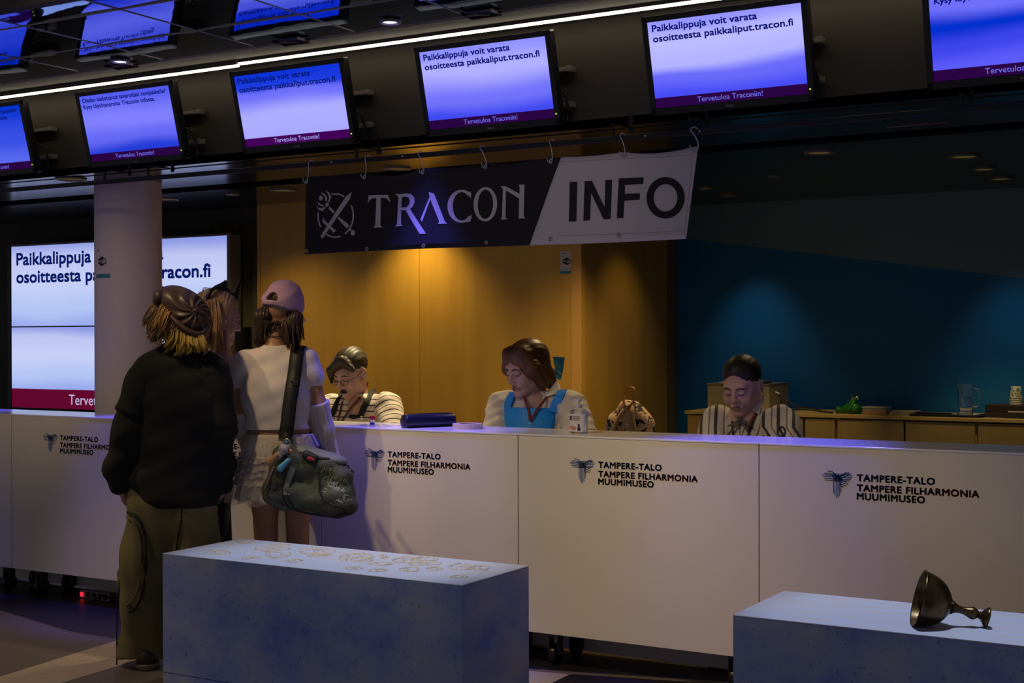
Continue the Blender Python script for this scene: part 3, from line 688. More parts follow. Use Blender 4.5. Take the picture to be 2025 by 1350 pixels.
# ================================================================== BANNER ON ITS RAIL
YR, ZR = 5.20, 2.238
t = thing('banner_rail', 'long thin black rail below the screens that the banner hangs from', 'rail', (-4, YR, ZR))
MB().box(-10.5, 1.0, YR - 0.007, YR + 0.007, ZR - 0.013, ZR + 0.011, 0.003, 1).build('rail', M['black_rail'], t)
for px, py in ((207, 353), (293, 340), (705, 305), (1212, 262), (1364, 246), (1900, 205), (-300, 400)):
    x = atY(px, py, YR)[0]
    MB().box(x - 0.005, x + 0.005, YR - 0.004, YR + 0.004, ZR, ZR + 0.07).box(x - 0.005, x + 0.005, YR - 0.004, YF + 0.01, ZR + 0.062, ZR + 0.07).box(x - 0.010, x + 0.010, YF - 0.006, YF, ZR + 0.05, ZR + 0.13).build('hanger', M['black_rail'], t)
for px, py in ((655, 323), (795, 307), (1275, 263), (1383, 262)):
    p = atY(px, py, YR - 0.012); MB().ell((p[0], YR - 0.009, ZR), (0.005, 0.004, 0.005), None, 8, 6).build('screw', M['steel'], t, True)
YBN = 5.205
def wave(x, z):
    f = max(0.0, min(1.0, (z - 1.80) / 0.375))
    return 0.006 * math.sin(x * 5.1 + 0.6) + 0.004 * math.sin(x * 11.3) + 0.020 * f * math.exp(-((x + 3.705) / 0.085) ** 2)
hk = [atY(x, y, YBN) for x, y in ((608, 352), (720, 346), (836, 335), (958, 326), (1092, 316), (1233, 303), (1372, 291))]
def top_z(x):
    z = 2.179
    for k in range(len(hk) - 1):
        a, b = hk[k][0], hk[k + 1][0]
        if a <= x <= b:
            u = (x - a) / (b - a); sag = (0.004, 0.024, 0.010, 0.008, 0.006, 0.016)[k]
            z = 2.180 - sag * 4 * u * (1 - u)
    return z
t = thing('banner', 'long black and white fabric banner with big lettering and crossed swords, hung by seven hooks', 'banner', (-3.22, YBN, 1.80))
xl0, xr0, xl1, xr1, zb = -4.232, -2.246, -4.222, -2.193, 1.806     # bottom / top corners
xd0, xd1 = -2.978, -2.821
def bp(u, v):
    """u: 0..1 left to right, v: 0..1 bottom to top"""
    x = (xl0 + (xr0 - xl0) * u) * (1 - v) + (xl1 + (xr1 - xl1) * u) * v
    z = zb + v * (top_z(x) - zb) + 0.004 * math.sin(x * 3) * (1 - v)
    return (x, YBN + wave(x, z), z)
def cloth(ua, ub, name, m, n=40):
    """strip of cloth between two slanted edges; ua, ub = (u at bottom, u at top)"""
    N, K = n, 14; vs = []; fs = []
    for th in (0, 0.0012):
        for j in range(K + 1):
            for i in range(N + 1):
                v = j / K; a = ua[0] + (ua[1] - ua[0]) * v; b = ub[0] + (ub[1] - ub[0]) * v
                p = bp(a + (b - a) * i / N, v); vs.append((p[0], p[1] + th, p[2]))
    q = (N + 1) * (K + 1)
    for j in range(K):
        for i in range(N):
            k = j * (N + 1) + i; fs += [(k, k + 1, k + N + 2, k + N + 1), (q + k, q + k + N + 1, q + k + N + 2, q + k + 1)]
    for i in range(N):
        fs += [(i, q + i, q + i + 1, i + 1)]; k = K * (N + 1) + i; fs += [(k, k + 1, q + k + 1, q + k)]
    for j in range(K):
        k = j * (N + 1); fs += [(k, k + N + 1, q + k + N + 1, q + k)]; k += N; fs += [(k, q + k, q + k + N + 1, k + N + 1)]
    return mk(name, vs, fs, m, t, True)
M['ban_black'] = mat('banner_black', (0.022, 0.017, 0.018), 0.75)
M['ban_white'] = mat('banner_white', (0.78, 0.69, 0.66), 0.75)
M['ban_print'] = mat('banner_print_white', (0.74, 0.67, 0.68), 0.7)
ud0 = (xd0 - xl0) / (xr0 - xl0); ud1 = (xd1 - xl1) / (xr1 - xl1)
cloth((0, 0), (ud0, ud1), 'black_cloth', M['ban_black'], 60)
cloth((ud0, ud1), (1, 1), 'white_cloth', M['ban_white'], 40)
def onb(x, y, off=0.0016):
    p = atY(x, y, YBN); return (p[0], YBN + wave(p[0], p[2]) - off, p[2])
def bpoly(b, pts, conv):
    """outline in photo pixels laid on the cloth; densified so that it follows the waves"""
    Q = []
    for i in range(len(pts)):
        p, q = pts[i], pts[(i + 1) % len(pts)]; n = max(1, int(math.hypot(q[0] - p[0], q[1] - p[1]) / 12))
        Q += [(p[0] + (q[0] - p[0]) * k / n, p[1] + (q[1] - p[1]) * k / n) for k in range(n)]
    P = [onb(*conv(*p)) for p in Q]
    r = delaunay_2d_cdt([Vector((p[0], p[2])) for p in P], [], [list(range(len(P)))], 1, 1e-6)
    b.add([(v.x, YBN + wave(v.x, v.y) - 0.0016, v.y) for v in r[0]], r[2])
cv = lambda x, y: (600 + x / 4.402, 340 + y / 4.402)      # measured on a 4.4x enlargement
def ring(cx, cy, rx, ry, wx, wy, a0, a1, rot=0, n=40, w1=None):
    """tapered arc band as one outline"""
    o = []; i_ = []
    for k in range(n + 1):
        s = k / n; a = math.radians(a0 + (a1 - a0) * s); tt = 1.0 if w1 is None else w1(s)
        ca, sa = math.cos(a), math.sin(a); c, s2 = math.cos(rot), math.sin(rot)
        for lst, f in ((o, 1), (i_, -1)):
            X, Y = (rx + f * wx * tt / 2) * ca, (ry + f * wy * tt / 2) * sa
            lst.append((cx + X * c - Y * s2, cy + X * s2 + Y * c))
    return o + i_[::-1]
GL = {
 'T': [[(560, 272), (568, 204), (640, 198), (718, 196), (740, 256), (728, 252), (712, 228), (686, 222), (664, 222), (664, 462), (680, 480), (604, 486), (622, 462), (630, 226), (600, 228), (580, 240)]],
 'R': [[(776, 190), (880, 184), (930, 192), (958, 220), (962, 256), (948, 296), (920, 320), (1066, 536), (1010, 538), (985, 500), (878, 330), (836, 330), (838, 452), (852, 468), (786, 472), (802, 452), (806, 210)]],
 'A': [[(1088, 174), (1136, 186), (1230, 428), (1250, 450), (1168, 452), (1182, 430), (1104, 238), (1030, 432), (1016, 412), (1098, 214)]],
 'N': [[(1716, 122), (1766, 126), (1888, 190), (1890, 130), (1878, 114), (1934, 110), (1926, 388), (1942, 406), (1882, 406), (1886, 232), (1766, 160), (1762, 398), (1776, 410), (1718, 414), (1730, 396), (1738, 146)]]}
for ch in ('T', 'R', 'A'):
    b = MB()
    for pl in GL[ch]: bpoly(b, pl, cv)
    b.build('lettering', M['ban_print'], t)
b = MB()      # counter of the R is shown as a dark inlay
bpoly(b, [(838, 216), (872, 210), (904, 218), (918, 246), (912, 280), (888, 304), (838, 308)], lambda x, y: cv(x, y))
for i, p in enumerate(b.v): b.v[i] = (p[0], p[1] - 0.0006, p[2])
b.build('letter_hollow', M['ban_black'], t)
b = MB(); bpoly(b, ring(1382, 298, 104, 132, 44, 20, 322, 42 - 0, 0, 40) if False else ring(1376, 298, 100, 134, 46, 20, -46, -318, 0, 44), cv)
bpoly(b, [(1428, 186), (1454, 168), (1456, 226), (1446, 222)], cv); bpoly(b, [(1436, 400), (1462, 366), (1450, 432), (1420, 436)], cv)
b.build('lettering', M['ban_print'], t)
b = MB(); bpoly(b, ring(1582, 280, 86, 138, 36, 22, 90, 449.5, 0.03, 60), cv); b.build('lettering', M['ban_print'], t)
b = MB(); bpoly(b, GL['N'][0], cv); b.build('lettering', M['ban_print'], t)
# emblem: crossed sword and flower staff on a broken circle
b = MB()
for a0, a1 in ((-102, -60), (-28, 58), (72, 126), (148, 188)): bpoly(b, ring(290, 380, 152, 188, 12, 12, a0, a1, 0, 20), cv)
bpoly(b, [(430, 174), (412, 240), (376, 292), (200, 548), (186, 574), (168, 578), (160, 562), (168, 548), (340, 276), (380, 214)], cv)
bpoly(b, [(188, 398), (198, 424), (288, 504), (298, 512), (272, 530), (262, 512), (184, 444), (176, 428)], cv)
bpoly(b, [(240, 300), (286, 346), (270, 362), (230, 318)], cv); bpoly(b, [(318, 390), (402, 456), (404, 478), (384, 492), (374, 478), (310, 404)], cv)
bpoly(b, [(410, 486), (428, 502), (416, 516), (400, 502)], cv); bpoly(b, ring(438, 530, 9, 12, 18, 24, 0, 359, 0, 20), cv)
bpoly(b, ring(162, 228, 8, 11, 16, 22, 0, 359, 0, 20), cv)
for pts in ([(202, 158), (236, 180), (254, 220), (240, 262), (222, 272), (236, 232), (226, 192)], [(164, 178), (200, 196), (220, 228), (216, 262), (204, 252), (198, 222)], [(128, 232), (134, 258), (158, 282), (190, 290), (176, 302), (140, 286)],
            [(114, 284), (136, 312), (172, 316), (198, 300), (206, 312), (176, 342), (142, 328)], [(196, 286), (226, 262), (234, 292), (214, 308)], [(240, 176), (254, 204), (250, 236), (258, 210)]):
    bpoly(b, pts, cv)
b.build('sword_emblem', M['ban_print'], t)
M['ban_ink'] = mat('banner_ink', (0.020, 0.017, 0.018), 0.7)
cw = lambda x, y: (580 + x / 2.4107, 240 + y / 2.4107)
b = MB(); bpoly(b, [(1321, 289), (1356, 287), (1352, 476), (1317, 479)], cw); b.build('lettering', M['ban_ink'], t)
b = MB(); bpoly(b, [(1390, 285), (1424, 283), (1483, 408), (1487, 279), (1519, 277), (1512, 464), (1479, 467), (1420, 342), (1415, 471), (1384, 474)], cw); b.build('lettering', M['ban_ink'], t)
b = MB(); bpoly(b, [(1551, 271), (1670, 266), (1668, 298), (1580, 303), (1579, 345), (1653, 342), (1651, 373), (1577, 378), (1573, 460), (1541, 462)], cw); b.build('lettering', M['ban_ink'], t)
b = MB(); bpoly(b, ring(1774, 364, 73, 82, 34, 34, 0, 359.5, 0.06, 60), cw); b.build('lettering', M['ban_ink'], t)
st = MB()
for pl in ([(1283, 195), (1400, 187), (1570, 178), (1760, 170), (1890, 160)], [(1140, 548), (1300, 545), (1500, 538), (1700, 530), (1862, 520)], [(1904, 130), (1885, 330), (1862, 545)]):
    st.tube([onb(*cw(*p), 0.001) for p in pl], 0.0007, 4)
st.build('stitching', mat('stitching', (0.30, 0.26, 0.27), 0.8), t)
def grommet(p, m, r=0.011):
    R = Matrix.Rotation(math.pi / 2, 3, 'X'); g = MB(); n = 16; vs = []; fs = []
    for k in range(n):
        a = 2 * math.pi * k / n
        for j in range(8):
            q = 2 * math.pi * j / 8; rr = r - 0.0035 + 0.0035 * math.cos(q); vs.append((p[0] + rr * math.cos(a), p[1] - 0.001 + 0.0015 * math.sin(q), p[2] + rr * math.sin(a)))
    for k in range(n):
        for j in range(8): fs.append((k * 8 + j, ((k + 1) % n) * 8 + j, ((k + 1) % n) * 8 + (j + 1) % 8, k * 8 + (j + 1) % 8))
    g.add(vs, fs); return g.build('grommet', m, t, True)
M['brass'] = mat('dull_brass', (0.45, 0.38, 0.28), 0.4, 0.9)
for x, y in ((608, 496), (726, 492), (837, 486), (961, 479), (1091, 473), (1224, 465)): grommet(onb(x, y), M['brass'], 0.010)
GT = [onb(x, y) for x, y in ((608, 358), (722, 349), (836, 339), (960, 328), (1092, 318), (1233, 305))]
for p in GT: grommet(p, M['steel'], 0.010)
hl = ['S-hook at the far left corner of the banner', 'second S-hook from the left end of the banner', 'S-hook over the warm glow left of the banner middle', 'S-hook above the letters of the black banner half', 'S-hook just left of the white banner half', 'S-hook above the white banner half, left of its corner', 'large S-hook pulling up the right corner of the banner']
ends = GT + [onb(1374, 293)]
for k, e in enumerate(ends):
    big = k == 6; x = e[0]; dx = (0.030, 0.022, -0.008, -0.010, 0.004, 0.0, 0.004)[k] if not big else 0.0
    zt = ZR + 0.018; y = e[1] - 0.004; s = 1.5 if big else 1.0
    a = np.array([x + dx, YR, zt]); lo = np.array([x, y, e[2]])
    pts = [a + (0.012 * s, 0.012, -0.018), a + (0.006 * s, 0.010, -0.004), a + (-0.002, 0.0, 0.001), a + (-0.008 * s, -0.012, -0.010), a * 0.66 + lo * 0.34 + (0.002, -0.012, 0), a * 0.35 + lo * 0.65 + (0.010 * s, -0.010, 0), lo + (0.012 * s, -0.006, 0.004), lo + (0.004, -0.002, -0.012 * s), lo + (-0.008 * s, -0.008, -0.004), lo + (-0.012 * s, -0.012, 0.012)]
    o = MB().tube(spline(pts, 6), 0.0022 * (1.25 if big else 1), 6).build('hook', M['steel'], None, True)
    tag(o, hl[k], 'hook', 'S-hooks holding the banner')

# ================================================================== WI-FI NOTICES
def wifi(name_lab, fn, nrm_off, w, h):
    """fn(u, v, off) -> point on the surface; u right, v up in metres from the lower left corner"""
    t = thing('internet_notice', name_lab, 'sign', fn(w / 2, h / 2, 0), 'white wireless internet notices')
    def sheet(pts, off, m, name):
        b = MB(); N = 10
        u0, v0, u1, v1 = pts; vs = []; fs = []
        for o_ in (off, 0.0 if off < 0.001 else off - 0.0003):
            for j in (0, 1):
                for i in range(N + 1): vs.append(fn(u0 + (u1 - u0) * i / N, v0 + (v1 - v0) * j, o_))
        for i in range(N):
            a = i; fs += [(a, a + 1, N + 2 + a, N + 1 + a), (2 * N + 2 + a, 3 * N + 3 + a, 3 * N + 4 + a, 2 * N + 3 + a), (a, 2 * N + 2 + a, 2 * N + 3 + a, a + 1), (N + 1 + a, N + 2 + a, 3 * N + 4 + a, 3 * N + 3 + a)]
        return mk(name, vs, fs, m, t)
    sheet((0, 0, w, h), 0.0009, M['paper'], 'sheet')
    sheet((0, 0, w, 0.13 * h), 0.0014, M['notice_blue'], 'blue_band')
    def shape(P, off, m, name):
        bm = bmesh.new(); vs = [bm.verts.new(fn(x, y, off)) for x, y in P]; bm.faces.new(vs)
        bmesh.ops.triangulate(bm, faces=bm.faces[:]); bm.verts.index_update()
        o = mk(name, [tuple(v.co) for v in bm.verts], [[v.index for v in f.verts] for f in bm.faces], m, t, fix=False); bm.free(); return o
    cx, cy, R = w * 0.50, h * 0.545, h * 0.155
    P = []
    for k in range(48):
        a = 2 * math.pi * k / 48; c, s = math.cos(a), math.sin(a)
        pill = 1 / max(abs(c) / (R * 1.33), abs(s) / (R * 0.62) * (1 if abs(c) < 0.9 else 0.6)); P.append((cx + c * max(R if abs(c) < 0.72 else 0, min(pill, R * 1.33)), cy + s * max(R if abs(c) < 0.72 else 0, min(pill, R * 1.33))))
    shape(P, 0.0014, M['ink'], 'round_badge')
    q = []
    for x, y in ((0.02, -0.5), (0.95, -0.42), (1.18, -0.15), (1.18, 0.22), (0.95, 0.46), (0.30, 0.46), (0.12, 0.2)): q.append((cx + x * R, cy + y * R))
    shape(q, 0.0018, M['paper'], 'badge_tab')
    for s, x0, ww, m in (('Wi', -1.15, 0.95, 'paper'), ('Fi', 0.30, 0.72, 'ink')):
        v, f = letters(s, ww * R, 0.62 * R, 0.02)
        mk('lettering', [fn(cx + x0 * R + p[0], cy - 0.31 * R + p[1], 0.0022) for p in v], f, M[m], t, fix=False)
    shape([(0.16 * w, 0.93 * h), (0.27 * w, 0.93 * h), (0.235 * w, 0.87 * h), (0.20 * w, 0.87 * h)], 0.0014, M['ink'], 'emblem')
    for (a, b2, v0, v1) in ((0.31, 0.62, 0.915, 0.925), (0.31, 0.82, 0.895, 0.905), (0.31, 0.58, 0.875, 0.885), (0.14, 0.86, 0.215, 0.235), (0.14, 0.86, 0.18, 0.195)):
        shape([(a * w, v0 * h), (b2 * w, v0 * h), (b2 * w, v1 * h), (a * w, v1 * h)], 0.0014, M['print_grey'], 'printed_line')
M['paper'] = mat('paper_white', (0.62, 0.58, 0.56), 0.7)
M['notice_blue'] = mat('notice_blue', (0.03, 0.20, 0.30), 0.6)
M['ink'] = mat('ink_black', (0.012, 0.012, 0.013), 0.7)
M['print_grey'] = mat('print_grey', (0.30, 0.25, 0.25), 0.7)
g0 = atY(1108, 541.5, YG)
wifi('white wireless internet notice with blue lower band on the right edge of the gold wall', lambda u, v, o: (g0[0] + u, YG - o - 0.0002, g0[2] + v), 1, 0.092, 0.138)
th0 = math.radians(-90 - 46.2 - 0) + math.radians(46.2) * 0   # angle on the column of the notice's left edge
def col_pt(u, v, o):
    a = A0 + u / pr
    return (pc[0] + (pr + o) * math.cos(a), pc[1] + (pr + o) * math.sin(a), Z0 + v)
A0 = math.radians(-90 + 46.2 - 68.0); Z0 = 1.757
wifi('white wireless internet notice wrapped on the left side of the round pillar', col_pt, 1, 0.125, 0.178)

# ================================================================== BLUE BENCHES
def speckle_mat(name, base, dark, grey):
    m = mat(name, base, 0.55, bump=(45, 0.04)); nt = m.node_tree; b = nt.nodes['Principled BSDF']
    tc = nt.nodes.new('ShaderNodeTexCoord')
    n = nt.nodes.new('ShaderNodeTexNoise'); n.inputs['Scale'].default_value = 3.2; n.inputs['Detail'].default_value = 6; n.inputs['Roughness'].default_value = 0.62
    n2 = nt.nodes.new('ShaderNodeTexNoise'); n2.inputs['Scale'].default_value = 75; n2.inputs['Detail'].default_value = 3
    mp = nt.nodes.new('ShaderNodeMapping'); mp.inputs['Scale'].default_value = (1, 1, 1.3)
    nt.links.new(tc.outputs['Object'], mp.inputs[0]); nt.links.new(mp.outputs[0], n.inputs['Vector']); nt.links.new(tc.outputs['Object'], n2.inputs['Vector'])
    r = nt.nodes.new('ShaderNodeValToRGB'); e = r.color_ramp.elements
    e[0].position = 0.36; e[0].color = (*dark, 1); e[1].position = 0.66; e[1].color = (*grey, 1)
    x = e.new(0.5); x.color = (*base, 1)
    nt.links.new(n.outputs['Fac'], r.inputs['Fac'])
    r2 = nt.nodes.new('ShaderNodeValToRGB'); r2.color_ramp.elements[0].position = 0.24; r2.color_ramp.elements[1].position = 0.36
    nt.links.new(n2.outputs['Fac'], r2.inputs['Fac'])
    mx = nt.nodes.new('ShaderNodeMixRGB'); mx.inputs['Color1'].default_value = (*[c * 0.55 for c in dark], 1)
    nt.links.new(r2.outputs['Color'], mx.inputs['Fac']); nt.links.new(r.outputs['Color'], mx.inputs['Color2']); nt.links.new(mx.outputs['Color'], b.inputs['Base Color'])
    return m
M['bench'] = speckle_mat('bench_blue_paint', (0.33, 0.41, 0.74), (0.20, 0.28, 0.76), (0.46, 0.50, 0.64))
M['bench_lit_top'] = mat('bench_lit_top_paint', (0.45, 0.54, 0.80), 0.5, noise=(9, (0.50, 0.50, 0.62), 0.9, (1, 3, 1)), bump=(40, 0.05))  # same paint as the sides, light on the top put into the colour
M['carve'] = mat('carving_gold_white', (0.62, 0.56, 0.46), 0.35, noise=(60, (0.40, 0.32, 0.20), 0.9))
BH = 0.55
def bench(x0, x1, y0, y1, lab):
    t = thing('bench', lab, 'bench', ((x0 + x1) / 2, (y0 + y1) / 2, 0), 'pale blue painted box benches')
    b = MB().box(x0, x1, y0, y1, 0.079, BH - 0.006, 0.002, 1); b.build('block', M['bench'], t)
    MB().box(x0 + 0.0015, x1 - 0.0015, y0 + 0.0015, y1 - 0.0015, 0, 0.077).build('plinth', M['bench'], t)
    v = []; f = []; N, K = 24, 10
    MB().box(x0, x1, y0, y1, BH - 0.006, BH, 0.0015, 1).build('top_surface', M['bench_lit_top'], t)
    return t
tb = bench(-3.965, -2.553, 3.983, 4.445, 'pale blue box bench carved with leaf shapes, standing in the middle foreground')
tb2 = bench(-1.559, -0.147, 3.97, 4.43, 'pale blue box bench with the goblet lying on it, at the lower right corner')
rr = random.Random(11)
for (ex, ey, rx, ry) in ((385, 157, 70, 10), (520, 106, 45, 7), (650, 140, 82, 10), (682, 168, 60, 16), (545, 185, 45, 5), (880, 152, 92, 18), (885, 170, 60, 10), (1085, 180, 82, 22), (1100, 192, 60, 12), (1060, 236, 45, 8), (1180, 246, 45, 8), (1200, 214, 60, 8), (1330, 195, 72, 15),
                         (1420, 188, 60, 12), (1410, 214, 85, 10), (1340, 242, 62, 13), (1470, 240, 46, 11), (1600, 230, 72, 17), (1690, 236, 60, 12), (1590, 279, 46, 8), (765, 200, 42, 9), (690, 120, 60, 5), (1010, 186, 20, 18), (1210, 178, 18, 10)):
    b = MB()
    for pas in range(2):
        pts = []; a0 = rr.uniform(0, 6); sp_ = rr.uniform(4.2, 6.6); ph = rr.uniform(0, 6); wob = rr.uniform(0.08, 0.2); sc = rr.uniform(0.75, 1.05)
        for k in range(26):
            a = a0 + sp_ * k / 25; q = sc * (1 + wob * math.sin(3 * a + ph))
            p = atZ(280 + (ex + rx * q * math.cos(a)) / 2.531, 1030 + (ey + ry * q * math.sin(a)) / 2.531, BH)
            if -3.955 < p[0] < -2.56 and 3.99 < p[1] < 4.438: pts.append((p[0], p[1], BH - 0.0002))
        if len(pts) > 4: b.tube(pts, [0.0012 + 0.0018 * rr.random() for _ in pts], 5)
    for q in range(int(4 + rx / 9)):
        a = rr.uniform(0, 6.28); q0 = rr.uniform(0.1, 0.85); dx_, dy_ = rr.uniform(-0.35, 0.35), rr.uniform(-0.5, 0.5); pts = []
        for k in range(6):
            u, v = q0 * math.cos(a) + dx_ * k / 5 + rr.uniform(-0.05, 0.05), q0 * math.sin(a) + dy_ * k / 5 + rr.uniform(-0.1, 0.1)
            p = atZ(280 + (ex + rx * u) / 2.531, 1030 + (ey + ry * v) / 2.531, BH)
            if -3.955 < p[0] < -2.56 and 3.99 < p[1] < 4.438: pts.append((p[0], p[1], BH - 0.0002))
        if len(pts) > 2: b.tube(pts, [0.0008 + 0.0016 * rr.random() for _ in pts], 5)
    if b.v: b.build('carving', M['carve'], tb, True)

# bronze goblet lying on the right bench
g0, g1 = atZ(1801, 1236, BH), atZ(1934, 1240, BH)
Rr, Rf, Lg = 0.084, 0.030, float(np.linalg.norm((g1 - g0)[:2])) + 0.012
ang = math.atan2(g1[1] - g0[1], g1[0] - g0[0]); tilt = math.atan2(Rr - Rf, Lg)
ax = Vector((math.cos(ang) * math.cos(tilt), math.sin(ang) * math.cos(tilt), -math.sin(tilt)))
Rg = ax.to_track_quat('Z', 'Y').to_matrix()
upv = Rg @ Vector((0, 1, 0)); up = Vector((0, 0, 1)) - ax * ax.z; up.normalize()
rim = Vector((g0[0], g0[1], BH)) + up * Rr + Vector((0, 0, 0.001))
t = thing('goblet', 'bronze goblet lying on its side on the right blue bench', 'goblet', (g0[0] + 0.1, g0[1], BH))
M['bronze'] = mat('dark_bronze', (0.12, 0.078, 0.034), 0.33, 0.88, noise=(18, (0.03, 0.025, 0.018), 0.8))
s = Lg / 0.215
out = [(0.084, 0.0), (0.085, 0.003), (0.083, 0.006), (0.081, 0.018), (0.077, 0.036), (0.070, 0.056), (0.058, 0.075), (0.040, 0.090), (0.026, 0.098), (0.019, 0.104)]
inn = [(0.015, 0.092), (0.034, 0.082), (0.052, 0.068), (0.066, 0.050), (0.073, 0.034), (0.078, 0.016), (0.080, 0.002)]
MB().lathe([(r, z * s) for r, z in inn + out], rim, 40, Rg).build('bowl', M['bronze'], t, 50)
MB().lathe([(r, z * s) for r, z in ((0.018, 0.102), (0.021, 0.106), (0.016, 0.112), (0.0115, 0.124), (0.0105, 0.138), (0.013, 0.150), (0.0175, 0.162), (0.019, 0.170), (0.015, 0.180), (0.009, 0.187), (0.012, 0.191), (0.010, 0.194))], rim, 24, Rg).build('stem', M['bronze'], t, 50)
MB().lathe([(r, z * s) for r, z in ((0.010, 0.193), (0.016, 0.198), (0.026, 0.207), (0.030, 0.213), (0.029, 0.217), (0.012, 0.214))], rim, 32, Rg).build('foot', M['bronze'], t, 50)

# ================================================================== THINGS ON THE DESK TOP
zt = ZD1
p, q = atZ(838, 838, zt), atZ(872, 832, zt)
c0 = np.array([-3.61, 5.14, zt]); c1 = np.array([-3.495, 5.375, zt])
dv = Vector((c1 - c0)); L = dv.length; d = dv.normalized(); sd = Vector((-d.y, d.x, 0))
t = thing('pencil_case', 'dark navy roll-shaped pouch lying on the desk top', 'pouch', (c0 + c1) / 2)
prof = []
for k in range(24):
    a = 2 * math.pi * k / 24; x, z = 0.040 * math.cos(a), 0.030 + 0.032 * math.sin(a)
    if z < 0.004: z = 0.0005; x *= 1.15
    if z > 0.03: x *= 0.9
    prof.append((x, z))
b = MB(); vs = []; n = 24; segs = [(0.0, 0.84), (0.003, 0.97), (0.009, 1.0), (L - 0.009, 1.0), (L - 0.003, 0.97), (L, 0.84)]
for (l, s) in segs:
    for x, z in prof: vs.append(Vector(c0) + d * l + sd * (x * s) + Vector((0, 0, 0.031 + (z - 0.031) * (s if z > 0.004 else 1))))
fs = [(i * n + k, i * n + (k + 1) % n, (i + 1) * n + (k + 1) % n, (i + 1) * n + k) for i in range(5) for k in range(n)] + [tuple(range(n)), tuple(range(5 * n, 6 * n))]
b.add(vs, fs).build('body', mat('navy_pouch', (0.010, 0.010, 0.030), 0.28), t, 50)
MB().tube([Vector(c0) + d * l + Vector((0, 0, 0.0625)) for l in (0.02, L / 2, L - 0.02)], 0.0016, 6).build('zip', M['black'], t)
c = atZ(924, 842, zt); c = np.array([-3.325, 5.235, zt])
t = thing('tape_roll', 'flat roll of off-white tape lying on the desk top', 'tape', c)
MB().lathe([(0.040, 0.0), (0.068, 0.0), (0.068, 0.024), (0.042, 0.024), (0.040, 0.0)], c, 40).build('tape', mat('masking_tape', (0.62, 0.52, 0.40), 0.6), t, 40)
MB().lathe([(0.038, 0.0), (0.0405, 0.0), (0.0405, 0.0245), (0.038, 0.0245), (0.038, 0.0)], c, 40).build('core', mat('tape_core', (0.55, 0.45, 0.35), 0.7), t, 40)
# hand sanitiser
c = np.array([-2.757, 5.235, zt])
t = thing('hand_sanitizer', 'clear pump bottle of hand sanitizer with white label on the desk', 'bottle', c)
M['clear'] = mat('clear_plastic', (0.80, 0.82, 0.92), 0.08, trans=0.85, ior=1.35)
b = MB(); vs = []; fs = []; n = 28
for z, sx, sy in ((0, 0.036, 0.022), (0.002, 0.038, 0.024), (0.088, 0.0385, 0.0245), (0.098, 0.036, 0.023), (0.106, 0.024, 0.018), (0.109, 0.012, 0.012), (0.118, 0.012, 0.012)):
    for k in range(n):
        a = 2 * math.pi * k / n; ca, sa = math.cos(a), math.sin(a); pw = 0.6 if z < 0.1 else 1
        vs.append((c[0] + sx * math.copysign(abs(ca) ** pw, ca), c[1] + sy * math.copysign(abs(sa) ** pw, sa), zt + z))
for i in range(6):
    for k in range(n): fs.append((i * n + k, i * n + (k + 1) % n, (i + 1) * n + (k + 1) % n, (i + 1) * n + k))
fs += [tuple(range(n)), tuple(range(6 * n, 7 * n))]
b.add(vs, fs).build('bottle', M['clear'], t, 40)
M['pump'] = mat('pump_plastic', (0.55, 0.55, 0.68), 0.3)
MB().lathe([(0.0135, 0.107), (0.0135, 0.122), (0.010, 0.124), (0.005, 0.126), (0.005, 0.136), (0.011, 0.136), (0.012, 0.141), (0.010, 0.146)], c, 20).box(c[0] - 0.03, c[0], c[1] - 0.005, c[1] + 0.005, zt + 0.1365, zt + 0.1445, 0.002).build('pump', M['pump'], t, 40)
def lab_sheet(x0, x1, z0, z1, off, m, name, par=None):
    N = 8; vs = []
    for z in (z0, z1):
        for i in range(N + 1):
            x = x0 + (x1 - x0) * i / N; ca = x / 0.039; sy = -0.0248 * max(0.0, 1 - abs(ca) ** 3.3) ** 0.3 - off
            vs.append((c[0] + x, c[1] + sy, zt + z))
    return mk(name, vs, [(i, i + 1, N + 2 + i, N + 1 + i) for i in range(N)], m, par or t)
lb = lab_sheet(-0.033, 0.036, 0.008, 0.082, 0.0006, mat('label_white', (0.70, 0.69, 0.78), 0.5), 'label')
lab_sheet(-0.030, 0.018, 0.070, 0.074, 0.0010, M['print_grey'], 'printed_line', lb); lab_sheet(-0.018, 0.018, 0.060, 0.068, 0.0010, M['print_grey'], 'printed_line', lb)
lab_sheet(-0.026, 0.016, 0.054, 0.057, 0.0010, M['print_grey'], 'printed_line', lb); lab_sheet(-0.033, -0.022, 0.056, 0.074, 0.0011, mat('label_navy', (0.01, 0.02, 0.12), 0.5), 'blue_roundel', lb)
MB().ell((c[0] - 0.014, c[1] - 0.0263, zt + 0.022), (0.014, 0.0006, 0.008)).ell((c[0] - 0.022, c[1] - 0.0263, zt + 0.028), (0.008, 0.0006, 0.005)).build('hand_picture', mat('label_hand', (0.55, 0.25, 0.22), 0.6), lb)
MB().ell((c[0] + 0.013, c[1] - 0.0263, zt + 0.020), (0.007, 0.0006, 0.010)).ell((c[0] + 0.013, c[1] - 0.0263, zt + 0.035), (0.005, 0.0006, 0.006)).build('drop_picture', bpy.data.materials['label_navy'], lb)
